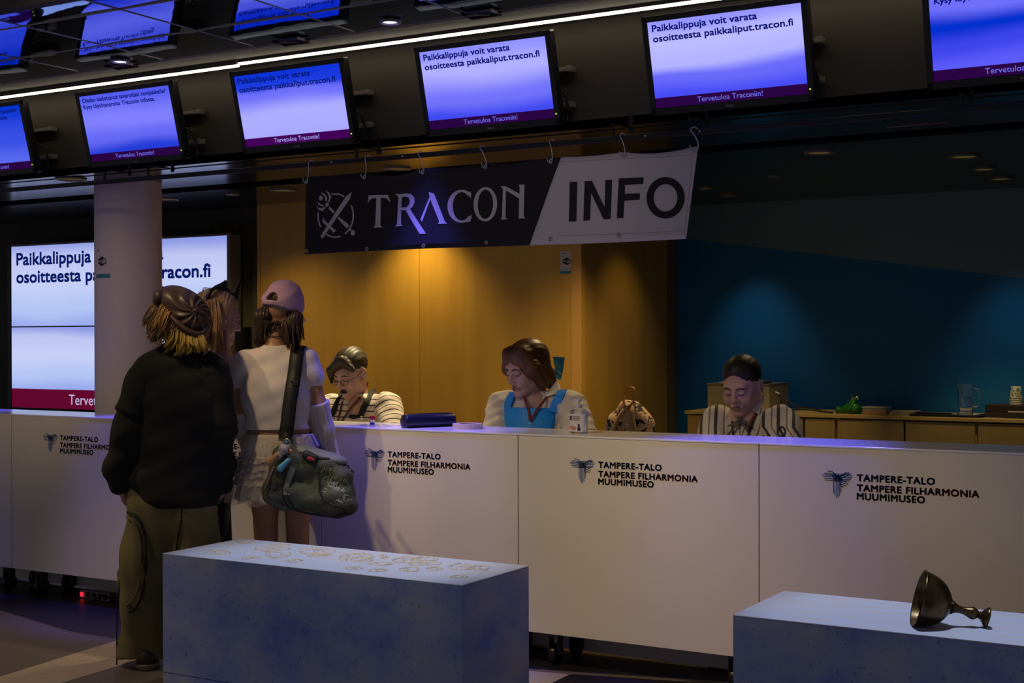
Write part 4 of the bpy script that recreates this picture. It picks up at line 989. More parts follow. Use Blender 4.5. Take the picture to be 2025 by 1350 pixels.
# small bottle with red cap, sheet in plastic
c = np.array([-3.845, 5.22, zt])
t = thing('small_bottle', 'tiny clear bottle with a red cap on the desk before the striped shirt', 'bottle', c)
MB().lathe([(0.009, 0), (0.011, 0.001), (0.011, 0.022), (0.007, 0.026), (0.007, 0.03)], c, 16).build('bottle', M['clear'], t, 40)
MB().lathe([(0.0125, 0.027), (0.013, 0.028), (0.013, 0.043), (0.0115, 0.045)], c, 18).build('cap', mat('red_cap', (0.45, 0.004, 0.012), 0.35), t, 40)
MB().lathe([(0.0113, 0.004), (0.0113, 0.014)], c, 16).build('label', mat('label_blue', (0.01, 0.03, 0.30), 0.5), t, 40)
o = MB().box(-3.93, -3.735, 5.13, 5.33, zt + 0.0002, zt + 0.0014).build('paper_sheet', mat('glossy_sheet', (0.78, 0.76, 0.78), 0.10, coat=0.5)); tag(o, 'glossy white sheet lying flat under the red-capped bottle', 'paper')

# ================================================================== SIDEBOARD AGAINST THE BLUE WALL
ZC, YC0 = 0.918, 8.40
M['cab'] = mat('oak_cabinet', (0.58, 0.40, 0.15), 0.5, noise=(3, (0.52, 0.35, 0.13), 0.8, (1, 1, 6)))
M['cab_door'] = mat('oak_door', (0.40, 0.28, 0.10), 0.5, noise=(3, (0.36, 0.25, 0.09), 0.8, (6, 1, 1)))
cl = ['wooden cabinet under the printer, behind the person in the striped blouse', 'wooden cabinet under the green bag and the plastic box', 'wooden cabinet under the water jug at the right picture edge']
for i, (x0, x1) in enumerate(((-3.62, -2.615), (-2.611, -1.768), (-1.764, -0.92))):
    t = thing('cabinet', cl[i], 'cabinet', ((x0 + x1) / 2, 8.7, 0), 'wooden cabinets along the blue wall')
    MB().box(x0, x0 + 0.02, YC0 + 0.02, 8.96, 0.06, ZC - 0.022).box(x1 - 0.02, x1, YC0 + 0.02, 8.96, 0.06, ZC - 0.022).box(x0, x1, YC0 + 0.02, 8.96, 0, 0.08).box(x0, x1, 8.94, 8.96, 0.06, ZC - 0.022).build('carcass', M['cab'], t)
    xm = -2.82 if i == 0 else (x0 + x1) / 2
    for a, b_ in ((x0, xm), (xm, x1)): MB().box(a + 0.006, b_ - 0.006, YC0, YC0 + 0.018, 0.085, ZC - 0.030, 0.0015, 1).build('door', M['cab_door'], t)
o = MB().box(-3.63, -0.90, YC0 - 0.01, 8.985, ZC - 0.022, ZC, 0.002, 1).build('countertop', M['cab']); tag(o, 'long pale wooden top lying across the cabinets by the blue wall', 'worktop')
# printer
x0, x1 = -3.515, -3.085; y0, y1 = 8.50, 8.88
t = thing('printer', 'beige office printer behind the person in the striped blouse', 'printer', ((x0 + x1) / 2, 8.7, ZC), None)
M['beige'] = mat('printer_beige', (0.42, 0.38, 0.26), 0.5)
MB().box(x0, x1, y0, y1, ZC + 0.004, 1.085, 0.008).box(x0 + 0.02, x0 + 0.05, y0 + 0.03, y0 + 0.06, ZC, ZC + 0.006).box(x1 - 0.05, x1 - 0.02, y0 + 0.03, y0 + 0.06, ZC, ZC + 0.006).box(x0 + 0.02, x1 - 0.02, y1 - 0.06, y1 - 0.03, ZC, ZC + 0.006).build('body', M['beige'], t)
MB().box(x0 + 0.03, x1 - 0.12, y0 - 0.003, y0 + 0.01, ZC + 0.05, 1.05, 0.002).build('tray_door', mat('printer_beige_front', (0.38, 0.34, 0.23), 0.5), t)
MB().box(x0 - 0.002, x1 + 0.002, y0 - 0.002, y1, 1.083, 1.098, 0.003).build('lid', mat('printer_lid', (0.20, 0.18, 0.13), 0.5), t)
MB().box(x1 - 0.085, x1 - 0.07, y0 - 0.002, y0 + 0.004, 1.0, 1.03, 0.001).build('button', M['black'], t)
o = MB().box(x0 + 0.05, x0 + 0.17, y0 + 0.08, y0 + 0.26, 1.099, 1.106, 0.001).build('paper_stack', M['paper']); tag(o, 'small stack of paper on the left of the printer lid', 'paper')
v = [(x1 - 0.15, y0 + 0.05, 1.099), (x1 - 0.03, y0 + 0.05, 1.099), (x1 - 0.05, y0 + 0.2, 1.125), (x1 - 0.13, y0 + 0.2, 1.125)]
o = MB().box(x1 - 0.155, x1 - 0.055, y0 + 0.06, y0 + 0.2, 1.099, 1.118, 0.006).build('grey_device', M['grey_plastic']); tag(o, 'small grey device on the right of the printer lid', 'device')
# cables with white connector
k = [atY(x, y, 8.6) for x, y in ((1540, 776), (1552, 786), (1553, 805), (1562, 790), (1585, 803), (1610, 808), (1642, 814))]
t = thing('cable', 'black cable with a white connector curling up beside the printer', 'cable', (k[1][0], 8.6, ZC))
MB().tube(spline([(k[0][0], 8.55, k[0][2]), (k[1][0], 8.53, k[1][2] - 0.01), (k[2][0], 8.52, ZC + 0.02), (k[2][0] + 0.02, 8.53, ZC + 0.006)]), 0.005, 6).tube(spline([(k[3][0] - 0.03, 8.54, k[3][2] + 0.01), (k[4][0], 8.54, k[4][2]), (k[5][0], 8.54, ZC + 0.03), (k[6][0], 8.52, ZC + 0.006)]), 0.005, 6).tube(spline([(k[3][0], 8.5, ZC + 0.006), (k[4][0], 8.47, ZC + 0.02), (k[5][0], 8.49, ZC + 0.022), (k[6][0] + 0.05, 8.50, ZC + 0.005)]), 0.006, 6).build('wire', M['black'], t, True)
MB().tube([(k[0][0] - 0.005, 8.55, k[0][2] + 0.004), (k[0][0] + 0.025, 8.545, k[0][2] - 0.006)], 0.007, 8).build('connector', M['paper'], t)
# green snack bag
c = np.array([-2.575, 8.56, ZC])
t = thing('snack_bag', 'crumpled green snack bag on the wooden cabinet top', 'bag', c)
blob('bag', [cap(c + (-0.07, 0, 0.02), c + (0.05, 0, 0.03), 0.022, 0.03, 0.02), cap(c + (0.0, 0.0, 0.03), c + (0.035, 0, 0.085), 0.03, 0.018, 0.02), els(c + (0.02, 0, 0.03), (0.06, 0.05, 0.032), None, 0.02)], 0.005,
     mat('green_foil', (0.015, 0.16, 0.02), 0.28), t, disp=lambda x, y, z: 0.004 * np.sin(x * 130 + z * 60) * np.sin(z * 110 + y * 50), clip=lambda x, y, z: (c[2] + 0.0005 - z) + 0 * x + 0 * y)
MB().poly([c + (0.005, 0, 0.085), c + (0.02, 0.01, 0.108), c + (0.032, 0, 0.098), c + (0.045, 0.01, 0.112), c + (0.055, 0, 0.09)], (0, 0.004, 0)).build('torn_edge', mat('foil_inside', (0.30, 0.24, 0.20), 0.35, 0.4), t)
# plastic food box with lid
x0, x1 = -2.478, -2.33
t = thing('food_box', 'clear plastic food box with orange contents beside the green bag', 'box', ((x0 + x1) / 2, 8.56, ZC))
MB().box(x0, x1, 8.50, 8.62, ZC, ZC + 0.042, 0.006).build('box', mat('cloudy_plastic', (0.45, 0.42, 0.40), 0.25, trans=0.4), t)
MB().box(x0 - 0.003, x1 + 0.003, 8.497, 8.623, ZC + 0.040, ZC + 0.048, 0.003).build('lid', mat('cloudy_lid', (0.52, 0.50, 0.50), 0.3), t)
MB().box(x0 + 0.008, x1 - 0.008, 8.499, 8.50, ZC + 0.004, ZC + 0.02).build('contents', mat('orange_food', (0.45, 0.20, 0.06), 0.6), t)
for i, (dx, rz) in enumerate(((0, 0.0), (0.01, 0.02), (0.004, -0.015), (0.016, 0.03))):
    o = MB().box(-2.315 + dx, -2.165 + dx, 8.50 + 0.004 * i, 8.63, ZC + 0.0005 + 0.007 * i, ZC + 0.006 + 0.007 * i, 0.001, 1).build('booklet', mat('booklet_paper', (0.45, 0.40, 0.28), 0.6) if i == 0 else bpy.data.materials['booklet_paper'])
    tag(o, ['bottom booklet of the low pile right of the food box', 'second booklet up in the low pile right of the food box', 'third booklet up in the low pile right of the food box', 'top booklet of the low pile right of the food box'][i], 'booklet', 'booklets piled beside the food box')
# black tray, plate, water jug
b = MB().box(-2.17, -1.745, 8.44, 8.66, ZC + 0.0005, ZC + 0.006, 0.002, 1)
for q in ((-2.17, -1.745, 8.44, 8.452), (-2.17, -1.745, 8.648, 8.66), (-2.17, -2.158, 8.44, 8.66), (-1.757, -1.745, 8.44, 8.66)): b.box(q[0], q[1], q[2], q[3], ZC + 0.004, ZC + 0.014, 0.002, 1)
o = b.build('tray', M['black']); tag(o, 'flat black tray under the plate and water jug', 'tray')
c = np.array([-1.858, 8.55, ZC + 0.0065])
o = MB().lathe([(0.02, 0), (0.062, 0.0), (0.084, 0.006), (0.085, 0.009), (0.062, 0.004), (0.0, 0.003)], c, 40).build('plate', mat('plate_white', (0.70, 0.66, 0.55), 0.3), None, 40); tag(o, 'white plate under the water jug on the black tray', 'plate')
jz = c[2] + 0.0048
t = thing('water_jug', 'clear glass jug half full of water on the white plate', 'jug', (c[0], c[1], jz))
M['glass'] = mat('glass', (0.97, 0.98, 1.0), 0.02, trans=1.0, ior=1.5)
H = 0.185
pro = [(0.040, 0.0), (0.041, 0.012), (0.040, 0.02), (0.044, 0.07), (0.0475, 0.12), (0.050, 0.165), (0.052, H)]
b = MB(); n = 40; vs = []; fs = []
full = [(r, z) for r, z in pro] + [(r - 0.0028, z) for r, z in reversed(pro[2:])] + [(0.036, 0.016)]
for r, z in full:
    for k in range(n):
        a = 2 * math.pi * k / n; lip = max(0, math.cos(a - math.pi)) ** 10 * max(0, (z - 0.15) / 0.035)
        vs.append((c[0] + (r + 0.016 * lip) * math.cos(a), c[1] + (r + 0.016 * lip) * math.sin(a), jz + z + 0.012 * lip))
for i in range(len(full) - 1):
    for k in range(n): fs.append((i * n + k, i * n + (k + 1) % n, (i + 1) * n + (k + 1) % n, (i + 1) * n + k))
fs += [tuple(range(n - 1, -1, -1)), tuple(range((len(full) - 1) * n, len(full) * n))]
b.add(vs, fs).build('glass', M['glass'], t, 50)
MB().tube(spline([(c[0] + 0.048, c[1], jz + 0.155), (c[0] + 0.072, c[1], jz + 0.152), (c[0] + 0.080, c[1], jz + 0.12), (c[0] + 0.078, c[1], jz + 0.08), (c[0] + 0.066, c[1], jz + 0.05), (c[0] + 0.043, c[1], jz + 0.045)]), 0.006, 10).build('handle', M['glass'], t, True)
MB().lathe([(0.0362, 0.017), (0.0408, 0.07), (0.0435, 0.1085), (0.0, 0.109)], (c[0], c[1], jz), 40).build('water', mat('water', (0.85, 0.93, 1.0), 0.0, trans=1.0, ior=1.33), t, 50)
# black crate with stacks of paper cups
t = thing('cup_box', 'low dark brown box with a slot under the paper cups, right of the jug', 'box', (-1.52, 8.6, ZC))
MB().box(-1.735, -1.36, 8.47, 8.70, ZC + 0.0005, ZC + 0.032, 0.003).box(-1.735, -1.36, 8.49, 8.70, ZC + 0.034, ZC + 0.078, 0.003).build('body', mat('box_brown', (0.035, 0.025, 0.016), 0.5), t)
MB().box(-1.60, -1.36, 8.468, 8.472, ZC + 0.036, ZC + 0.044).build('pale_slot', M['paper'], t)
M['cup'] = mat('paper_cup', (0.62, 0.58, 0.42), 0.6); M['cup_print'] = mat('cup_print', (0.05, 0.05, 0.04), 0.6)
n_cup = 0
cupl = ['lowest', 'second lowest', 'third lowest', 'fourth lowest', 'topmost']
for si, (cx, cy, nn) in enumerate(((-1.575, 8.585, 4), (-1.485, 8.575, 5))):
    for k in range(nn):
        z = ZC + 0.0785 + k * 0.0125; last = k == nn - 1
        rot = Matrix.Rotation(0.4 * k, 3, 'Z')
        R = 0.036; tcup = thing('paper_cup', f"{'topmost' if last else cupl[k]} white patterned paper cup of the {'left' if si == 0 else 'right'} stack beside the water jug", 'cup', (cx, cy, z), 'paper cups stacked on the brown box')
        MB().lathe([(R, 0.0), (R + 0.0015, 0.001), (R + 0.0015, 0.005), (R - 0.0005, 0.006), (R - 0.008, 0.068), (R - 0.009, 0.070), (R - 0.010, 0.068), (R - 0.004, 0.006), (R - 0.002, 0.0)], (cx, cy, z), 28).build('cup', M['cup'], tcup, 40)
        if last:
            b = MB(); rr = random.Random(si + 5)
            for j in range(26):
                a = rr.uniform(-2.9, -0.2); zz = rr.uniform(0.014, 0.06); r0 = R - 0.0008 - (zz - 0.006) * 0.12 + 0.0006; pts = []
                a2, z2 = a, zz
                for m_ in range(5):
                    pts.append((cx + (r0 + 0.12 * (zz - z2)) * math.cos(a2), cy + (r0 + 0.12 * (zz - z2)) * math.sin(a2), z + z2)); a2 += rr.uniform(-0.06, 0.14); z2 = min(0.064, max(0.01, z2 + rr.uniform(-0.006, 0.006)))
                b.tube(pts, 0.0008 + 0.0012 * rr.random(), 4)
            b.build('printed_pattern', M['cup_print'], tcup)
o = MB().box(-1.735, -1.62, 8.425, 8.465, ZC + 0.0004, ZC + 0.003, 0.0008, 1).build('paper_slip', mat('slip_paper', (0.62, 0.52, 0.34), 0.6, noise=(40, (0.5, 0.25, 0.05), 0.8))); tag(o, 'paper slips with orange marks lying in front of the brown box', 'paper')

# ================================================================== BACKPACK ON A STOOL BEHIND THE DESK
def stool(x, y, h, lab):
    t = thing('stool', lab, 'stool', (x, y, 0), 'black stools behind the desk')
    MB().lathe([(0.0, h - 0.05), (0.15, h - 0.05), (0.165, h - 0.03), (0.16, h - 0.005), (0.0, h)], (x, y, 0), 28).build('seat', M['black'], t, 40)
    MB().lathe([(0.022, 0.04), (0.022, h - 0.05)], (x, y, 0), 16).build('column', M['steel'], t, 40)
    b = MB()
    for k in range(5): a = 2 * math.pi * k / 5 + 0.3; b.tube([(x, y, 0.05), (x + 0.23 * math.cos(a), y + 0.23 * math.sin(a), 0.02)], [0.022, 0.018], 8)
    b.build('base', M['black'], t, True)
YP = 6.32
bc = atY(1246, 812, YP); hs = 0.70
stool(bc[0], YP, hs, 'black stool carrying the flowered backpack')
t = thing('backpack', 'beige backpack with dark flower pattern and tan straps behind the desk', 'backpack', (bc[0], YP, hs))
B = lambda x, y, z: np.array([bc[0] + x, YP + y, hs + z])
top = atY(1246, 791, YP)[2] - hs
M['flower'] = mat('flower_fabric', (0.62, 0.42, 0.26), 0.8); nt = M['flower'].node_tree; bb = nt.nodes['Principled BSDF']
tc = nt.nodes.new('ShaderNodeTexCoord'); vo = nt.nodes.new('ShaderNodeTexNoise'); vo.inputs['Scale'].default_value = 26; vo.inputs['Detail'].default_value = 5
nt.links.new(tc.outputs['Object'], vo.inputs['Vector']); rp = nt.nodes.new('ShaderNodeValToRGB'); rp.color_ramp.interpolation = 'CONSTANT'; e = rp.color_ramp.elements
e[0].position = 0; e[0].color = (0.03, 0.03, 0.035, 1); e[1].position = 0.44; e[1].color = (0.62, 0.42, 0.26, 1)
x = e.new(0.58); x.color = (0.55, 0.22, 0.14, 1); x = e.new(0.64); x.color = (0.70, 0.52, 0.34, 1)
nt.links.new(vo.outputs['Fac'], rp.inputs['Fac']); nt.links.new(rp.outputs['Color'], bb.inputs['Base Color'])
blob('body', [cap(B(-0.07, 0, 0.10), B(0.07, 0, 0.10), 0.10, 0.10, 0.03, ((0, 1, 0), 1.15)), cap(B(-0.05, 0, top - 0.14), B(0.05, 0, top - 0.14), 0.085, 0.085, 0.08, ((0, 1, 0), 1.2)), cap(B(-0.012, 0, top - 0.05), B(0.02, 0, top - 0.05), 0.05, 0.05, 0.06, ((0, 1, 0), 1.2))], 0.008, M['flower'], t,
     disp=lambda x, y, z: 0.004 * np.sin(z * 55 + x * 30), clip=lambda x, y, z: (hs + 0.001 - z) + 0 * x + 0 * y)
M['tan'] = mat('tan_strap', (0.48, 0.27, 0.12), 0.6)
yf = -0.092
for pts in ([(0.02, -0.03, top - 0.012), (-0.005, -0.07, top - 0.05), (-0.045, yf - 0.004, top - 0.14), (-0.085, yf - 0.016, top - 0.24), (-0.095, yf - 0.012, 0.06)], [(0.03, -0.03, top - 0.012), (0.045, -0.07, top - 0.06), (0.07, yf - 0.004, top - 0.15), (0.095, yf - 0.012, top - 0.26), (0.10, yf - 0.008, 0.06)]):
    P = [B(*p) for p in spline(pts, 6)]; MB().ribbon(P, [(0.014, 0, 0.003)] * len(P), [(0, -0.005, 0)] * len(P)).build('strap', M['tan'], t, True)
P = spline([B(-0.02, -0.035, top - 0.02), B(-0.012, -0.04, top + 0.03), B(0.018, -0.04, top + 0.065), B(0.038, -0.035, top + 0.055), B(0.036, -0.03, top + 0.01), B(0.026, -0.03, top - 0.02)], 6)
MB().ribbon(P, [(0, 0.011, 0)] * len(P), [(0.002, 0, 0.004)] * len(P)).build('handle', M['tan'], t, True)
MB().tube(spline([B(-0.06, -0.075, top - 0.1), B(-0.01, -0.10, top - 0.17), B(0.02, -0.10, top - 0.24)], 5), 0.004, 6).build('zip', M['black'], t, True)
# ================================================================== PEOPLE
def nrm(v): v = np.array(v, float); return v / np.linalg.norm(v)
def deval(prims, P):
    """signed distance of a prim list at points P (n x 3)"""
    D = np.full(len(P), 1.0)
    for p in prims:
        if p[0] == 'c':
            a, b = p[1], p[2]; q = P - a; ba = b - a
            if p[6] is not None:
                nv = nrm(p[6][0]); g = p[6][1] - 1; q = q + np.outer(q @ nv * g, nv); ba = ba + nv * (ba @ nv) * g
            t = np.clip(q @ ba / max(ba @ ba, 1e-9), 0, 1); d = np.linalg.norm(q - np.outer(t, ba), axis=1) - (p[3] + (p[4] - p[3]) * t)
        else:
            q = P - p[1]
            if p[3] is not None: q = q @ p[3]
            k0 = np.linalg.norm(q / p[2], axis=1); k1 = np.linalg.norm(q / p[2] ** 2, axis=1); d = k0 * (k0 - 1) / np.maximum(k1, 1e-6)
        k = p[5]
        if p[7] > 0: h = np.clip(0.5 + 0.5 * (D - d) / k, 0, 1); D = D * (1 - h) + d * h - k * h * (1 - h)
        else: h = np.clip(0.5 - 0.5 * (D + d) / k, 0, 1); D = D * (1 - h) - d * h + k * h * (1 - h)
    return D
def onto(prims, o, d, off=0.004, n=500, L=1.2):
    """first point along o + t d that comes within off of the surface"""
    T = np.linspace(0, L, n); P = np.array(o)[None] + T[:, None] * nrm(d)[None]; D = deval(prims, P)
    i = np.argmax(D < off) if (D < off).any() else int(np.argmin(D))
    return P[i]
def seen(prims, x, y, d0, off=0.004):
    """the spot of a garment's surface on the line of sight of pixel x, y"""
    return onto(prims, atD(x, y, d0 - 0.6), ray(x, y), off)
def ontos(prims, pts, d0, off=0.004): return [seen(prims, x, y, d0, off) for x, y in pts]
def normal(prims, p):
    e = 0.004; return nrm([deval(prims, np.array([p + e * v, p - e * v])) @ [1, -1] for v in np.eye(3)])
def strap_on(prims, pts, d0, hw, th, m, name, parent, n=6, off=0.003):
    P = [np.array(p) for p in spline([seen(prims, x, y, d0, off) for x, y in pts], n)]; S = []; T = []
    for _ in range(3): P = [P[0]] + [(P[i - 1] + 2 * P[i] + P[i + 1]) / 4 for i in range(1, len(P) - 1)] + [P[-1]]
    N_ = [normal(prims, p) for p in P]
    for _ in range(4): N_ = [nrm(N_[max(i - 1, 0)] + N_[i] + N_[min(i + 1, len(P) - 1)]) for i in range(len(P))]
    for i in range(len(P)):
        t = nrm(P[min(i + 1, len(P) - 1)] - P[max(i - 1, 0)]); nn = N_[i]; s = nrm(np.cross(t, nn)); S.append(s * hw); T.append(nn * th)
    return MB().ribbon(P, S, T).build(name, m, parent, 40)
def tube_on(prims, pts, d0, r, m, name, parent, n=6, off=0.002):
    return MB().tube(spline(ontos(prims, pts, d0, off), n), r, 6).build(name, m, parent, True)
def frame(c, f, pitch=0, roll=0, s=1.0):
    """local -Y looks along f (horizontal), pitch nods down, roll tips to the person's left"""
    psi = math.atan2(f[0], -f[1])
    return Matrix.Translation(Vector(c)) @ Matrix.Rotation(psi, 4, 'Z') @ Matrix.Rotation(math.radians(pitch), 4, 'X') @ Matrix.Rotation(math.radians(roll), 4, 'Y') @ Matrix.Scale(s, 4)
def X(Mx, *p): return np.array(Mx @ Vector(p))
def R3(Mx): return np.array(Mx.to_3x3().normalized())
def hcap(Mx, a, b, ra, rb=None, k=0.012, op=1, sq=None):
    s = Mx.to_scale()[0]; return cap(X(Mx, *a), X(Mx, *b), ra * s, (ra if rb is None else rb) * s, k * s, sq, op)
def hell(Mx, c, r, k=0.02, op=1, tilt=None):
    s = Mx.to_scale()[0]; R = R3(Mx)
    if tilt is not None: R = R @ np.array(tilt)
    return els(X(Mx, *c), [q * s for q in r], R, k * s, op)
def head_prims(Mx, wide=1.0, chin=1.0):
    w = wide
    P = [hell(Mx, (0, 0.014, 0.036), (0.073 * w, 0.093, 0.086)), hell(Mx, (0, -0.028, -0.02), (0.060 * w, 0.058, 0.075), 0.03)]
    for s in (-1, 1):
        P += [hcap(Mx, (s * 0.050 * w, 0.005, -0.045), (s * 0.012, -0.062, -0.096 * chin), 0.022, 0.019, 0.03), hell(Mx, (s * 0.036 * w, -0.060, -0.034), (0.026, 0.024, 0.028), 0.02)]
    P += [hell(Mx, (0, -0.070, -0.098 * chin), (0.020, 0.018, 0.016), 0.02), hcap(Mx, (-0.036, -0.074, 0.024), (0.036, -0.074, 0.024), 0.013, None, 0.02)]
    for s in (-1, 1): P += [hell(Mx, (s * 0.031, -0.098, 0.001), (0.018, 0.016, 0.011), 0.012, -1), hell(Mx, (s * 0.031, -0.0795, 0.0), (0.0155, 0.012, 0.0115), 0.004)]
    P += [hcap(Mx, (0, -0.084, 0.016), (0, -0.1035, -0.028), 0.0080, 0.0110, 0.012)]
    for s in (-1, 1): P += [hell(Mx, (s * 0.0115, -0.0935, -0.032), (0.0080, 0.009, 0.0072), 0.008)]
    P += [hcap(Mx, (-0.020, -0.083, -0.0635), (0.020, -0.083, -0.0635), 0.0065, None, 0.010), hcap(Mx, (-0.016, -0.0825, -0.0725), (0.016, -0.0825, -0.0725), 0.0072, None, 0.010), hcap(Mx, (-0.024, -0.097, -0.067), (0.024, -0.097, -0.067), 0.0022, None, 0.004, -1)]
    for s in (-1, 1): P += [hell(Mx, (s * 0.076 * w, 0.014, -0.006), (0.008, 0.019, 0.031), 0.008), hell(Mx, (s * 0.081 * w, 0.008, -0.002), (0.005, 0.010, 0.018), 0.004, -1)]
    return P
def hand_prims(w, d, n, s, curl=0.4, sc=1.0):
    w, d, n = np.array(w), nrm(d), np.array(n, float); n = nrm(n - d * (n @ d)); s = np.array(s, float); s = nrm(s - d * (s @ d) - n * (s @ n))
    P = [cap(w - d * 0.03, w + d * 0.03, 0.026 * sc, 0.029 * sc, 0.015, (n, 1.35)), cap(w + d * 0.03 * sc, w + d * 0.072 * sc, 0.031 * sc, 0.036 * sc, 0.012, (n, 2.1))]
    for i, L in enumerate((0.040, 0.045, 0.042, 0.033)):
        p = w + d * (0.088, 0.092, 0.088, 0.078)[i] * sc + s * (0.027 - 0.018 * i) * sc
        dd = nrm(d + s * (0.10 - 0.07 * i)); a = curl * (0.7 + 0.12 * i)
        for j, f in enumerate((1.0, 0.66, 0.5)):
            q = p + (dd * math.cos(a * (1 + j)) + n * math.sin(a * (1 + j))) * L * f * sc; P.append(cap(p, q, (0.0092 - 0.0008 * j) * sc, (0.0086 - 0.0008 * j) * sc, 0.004)); p = q
    p = w + d * 0.022 * sc + s * 0.026 * sc; q = p + nrm(d * 0.55 + s * 0.75 + n * 0.35) * 0.042 * sc; r = q + nrm(d * 0.85 + s * 0.15 + n * 0.5) * 0.034 * sc
    return P + [cap(p, q, 0.0135 * sc, 0.0105 * sc, 0.012), cap(q, r, 0.0102 * sc, 0.0085 * sc, 0.004)]
def limb(pts, rad, k=0.03): return [cap(pts[i], pts[i + 1], rad[i], rad[i + 1], k) for i in range(len(pts) - 1)]
def body_mesh(sets, m, parent):
    """one continuous skin: [(prims, resolution), ...] meshed and merged as one object"""
    V = []; F = []; n = 0
    for pr_, res in sets:
        v, f, _ = sdf(pr_, res); V.append(v); F += [tuple(q + n) for q in f]; n += len(v)
    return mk('body', np.concatenate(V), F, m, parent, True, fix=False)
def folds(a, fx, fy, fz, ph=0.0): return lambda x, y, z: a * (np.sin(fx * x + fy * y + fz * z + ph) + 0.6 * np.sin(1.7 * fz * z - 1.3 * fx * x + 0.6 * fy * y + 2 * ph))
def strands(specs, r0, r1, n=7):
    b = MB()
    for pts in specs:
        P = spline(pts, 3); m = len(P); b.tube(P, [r0 + (r1 - r0) * (i / (m - 1)) ** 1.5 for i in range(m)], 5)
    return b
def face_parts(Mx, t, lip, brow, lash, lip_r=(0.0036, 0.0042)):
    hp = head_prims(Mx); dy = X(Mx, 0, 1, 0) - X(Mx, 0, 0, 0); fs_ = lambda x, z: onto(hp, X(Mx, x, -0.16, z), dy, 0.0006, 400, 0.16)
    for s in (-1, 1):
        MB().tube(spline([fs_(s * a, z) for a, z in ((0.012, 0.0185), (0.022, 0.0225), (0.034, 0.0240), (0.045, 0.0205), (0.053, 0.0135))], 3), [0.0030 + 0.0008 * math.sin(3.1 * k / 12) - 0.0018 * (k / 12) ** 3 for k in range(13)], 6).build('eyebrow', brow, t, True)
        MB().tube(spline([fs_(s * a, z) for a, z in ((0.0155, -0.0030), (0.024, -0.0062), (0.032, -0.0068), (0.040, -0.0048), (0.048, 0.0002))], 3), [0.0012 + 0.0012 * math.sin(3.14 * k / 12) for k in range(13)], 6).build('eyelash', lash, t, True)
    u_ = [fs_(x, -0.0630 + 0.0016 * (1 - abs(abs(x) - 0.006) / 0.02) - 0.0030 * (abs(x) / 0.025) ** 2) for x in np.linspace(-0.025, 0.025, 15)]
    l_ = [fs_(x, -0.0722 + 0.0040 * (abs(x) / 0.023) ** 2) for x in np.linspace(-0.023, 0.023, 15)]
    b = MB(); b.tube(u_, [lip_r[0] * (0.25 + 0.75 * math.sin(math.pi * k / 14)) for k in range(15)], 8); b.tube(l_, [lip_r[1] * (0.25 + 0.75 * math.sin(math.pi * k / 14)) for k in range(15)], 8)
    b.build('lips', lip, t, True); return
    pr_ = [hcap(Mx, (-0.021, -0.0840, -0.0655), (-0.004, -0.0885, -0.0628), 0.0030, lip_r[0], 0.006), hcap(Mx, (0.021, -0.0840, -0.0655), (0.004, -0.0885, -0.0628), 0.0030, lip_r[0], 0.006), hcap(Mx, (-0.013, -0.0865, -0.0722), (0.013, -0.0865, -0.0722), lip_r[1], None, 0.005), hcap(Mx, (-0.024, -0.100, -0.0672), (0.024, -0.100, -0.0672), 0.0018, None, 0.003, -1)]
    blob('lips', pr_, 0.0022, lip, t)
SKIN = mat('skin', (0.50, 0.30, 0.21), 0.5, noise=(14, (0.46, 0.25, 0.18), 0.6))
SKINP = mat('skin_pale', (0.50, 0.32, 0.26), 0.5, noise=(14, (0.47, 0.27, 0.22), 0.6))
SKINT = mat('skin_tan', (0.42, 0.22, 0.12), 0.45, noise=(14, (0.38, 0.19, 0.10), 0.6))
BLK = mat('black_knit', (0.0085, 0.008, 0.0075), 0.9, bump=(300, 0.2))
BROWN_LASH = mat('lash_dark', (0.012, 0.008, 0.007), 0.7)

# ---------------------------------------------------------------- visitor in black sweater, seen from behind
d0 = 5.9
K = lambda x, y, dd=0.0: atD(x, y, d0 + dd)
FWD = nrm([CF[0], CF[1], 0]); RGT = nrm([CR[0], CR[1], 0])
g = K(340, 1322)
A = thing('person', 'person in oversized black sweater, olive cargo trousers and brown cap, seen from behind', 'person', (K(342, 900)[0], K(342, 900)[1], 0), 'visitors at the counter')
Hm = frame(K(362, 636, 0.02), FWD + RGT * 0.25, 12, 0, 1.0)
lw_, rw_ = K(237, 948, -0.02), K(446, 940, 0.08)
torso = [cap(K(342, 950), K(350, 800), 0.14, 0.15, 0.05, (FWD, 1.4)), cap(K(350, 800), K(355, 745), 0.15, 0.11, 0.06, (FWD, 1.4)), cap(K(290, 735), K(420, 730), 0.055, 0.055, 0.06), cap(K(358, 720), K(362, 670, 0.01), 0.058, 0.052, 0.04)]
legL = [K(305, 965), K(288, 1130, -0.02), K(288, 1290, 0.0)]; legR = [K(385, 965), K(392, 1120), K(392, 1288, 0.06)]
toeL = np.array([K(292, 1300)[0], K(292, 1300)[1], 0.035]); toeR = np.array([K(392, 1300, 0.06)[0], K(392, 1300, 0.06)[1], 0.035])
skin = torso + limb([K(292, 746), K(256, 845, -0.03), lw_], (0.05, 0.040, 0.03)) + limb([K(418, 744), K(441, 850, 0.0), rw_], (0.048, 0.036, 0.028)) + limb(legL, (0.085, 0.055, 0.04)) + limb(legR, (0.085, 0.055, 0.04))
skin += [cap(legL[2], toeL + FWD * 0.08, 0.04, 0.03), cap(legR[2], toeR + FWD * 0.08, 0.04, 0.03)]
hl_ = hand_prims(lw_ + np.array([0, 0, -0.015]), K(240, 978, 0.02) - K(231, 952, 0), FWD * 0.3 + RGT, FWD, 0.55)
hr_ = hand_prims(rw_, np.array([0, 0, -1.0]) - RGT * 0.25, -RGT, FWD, 0.5)
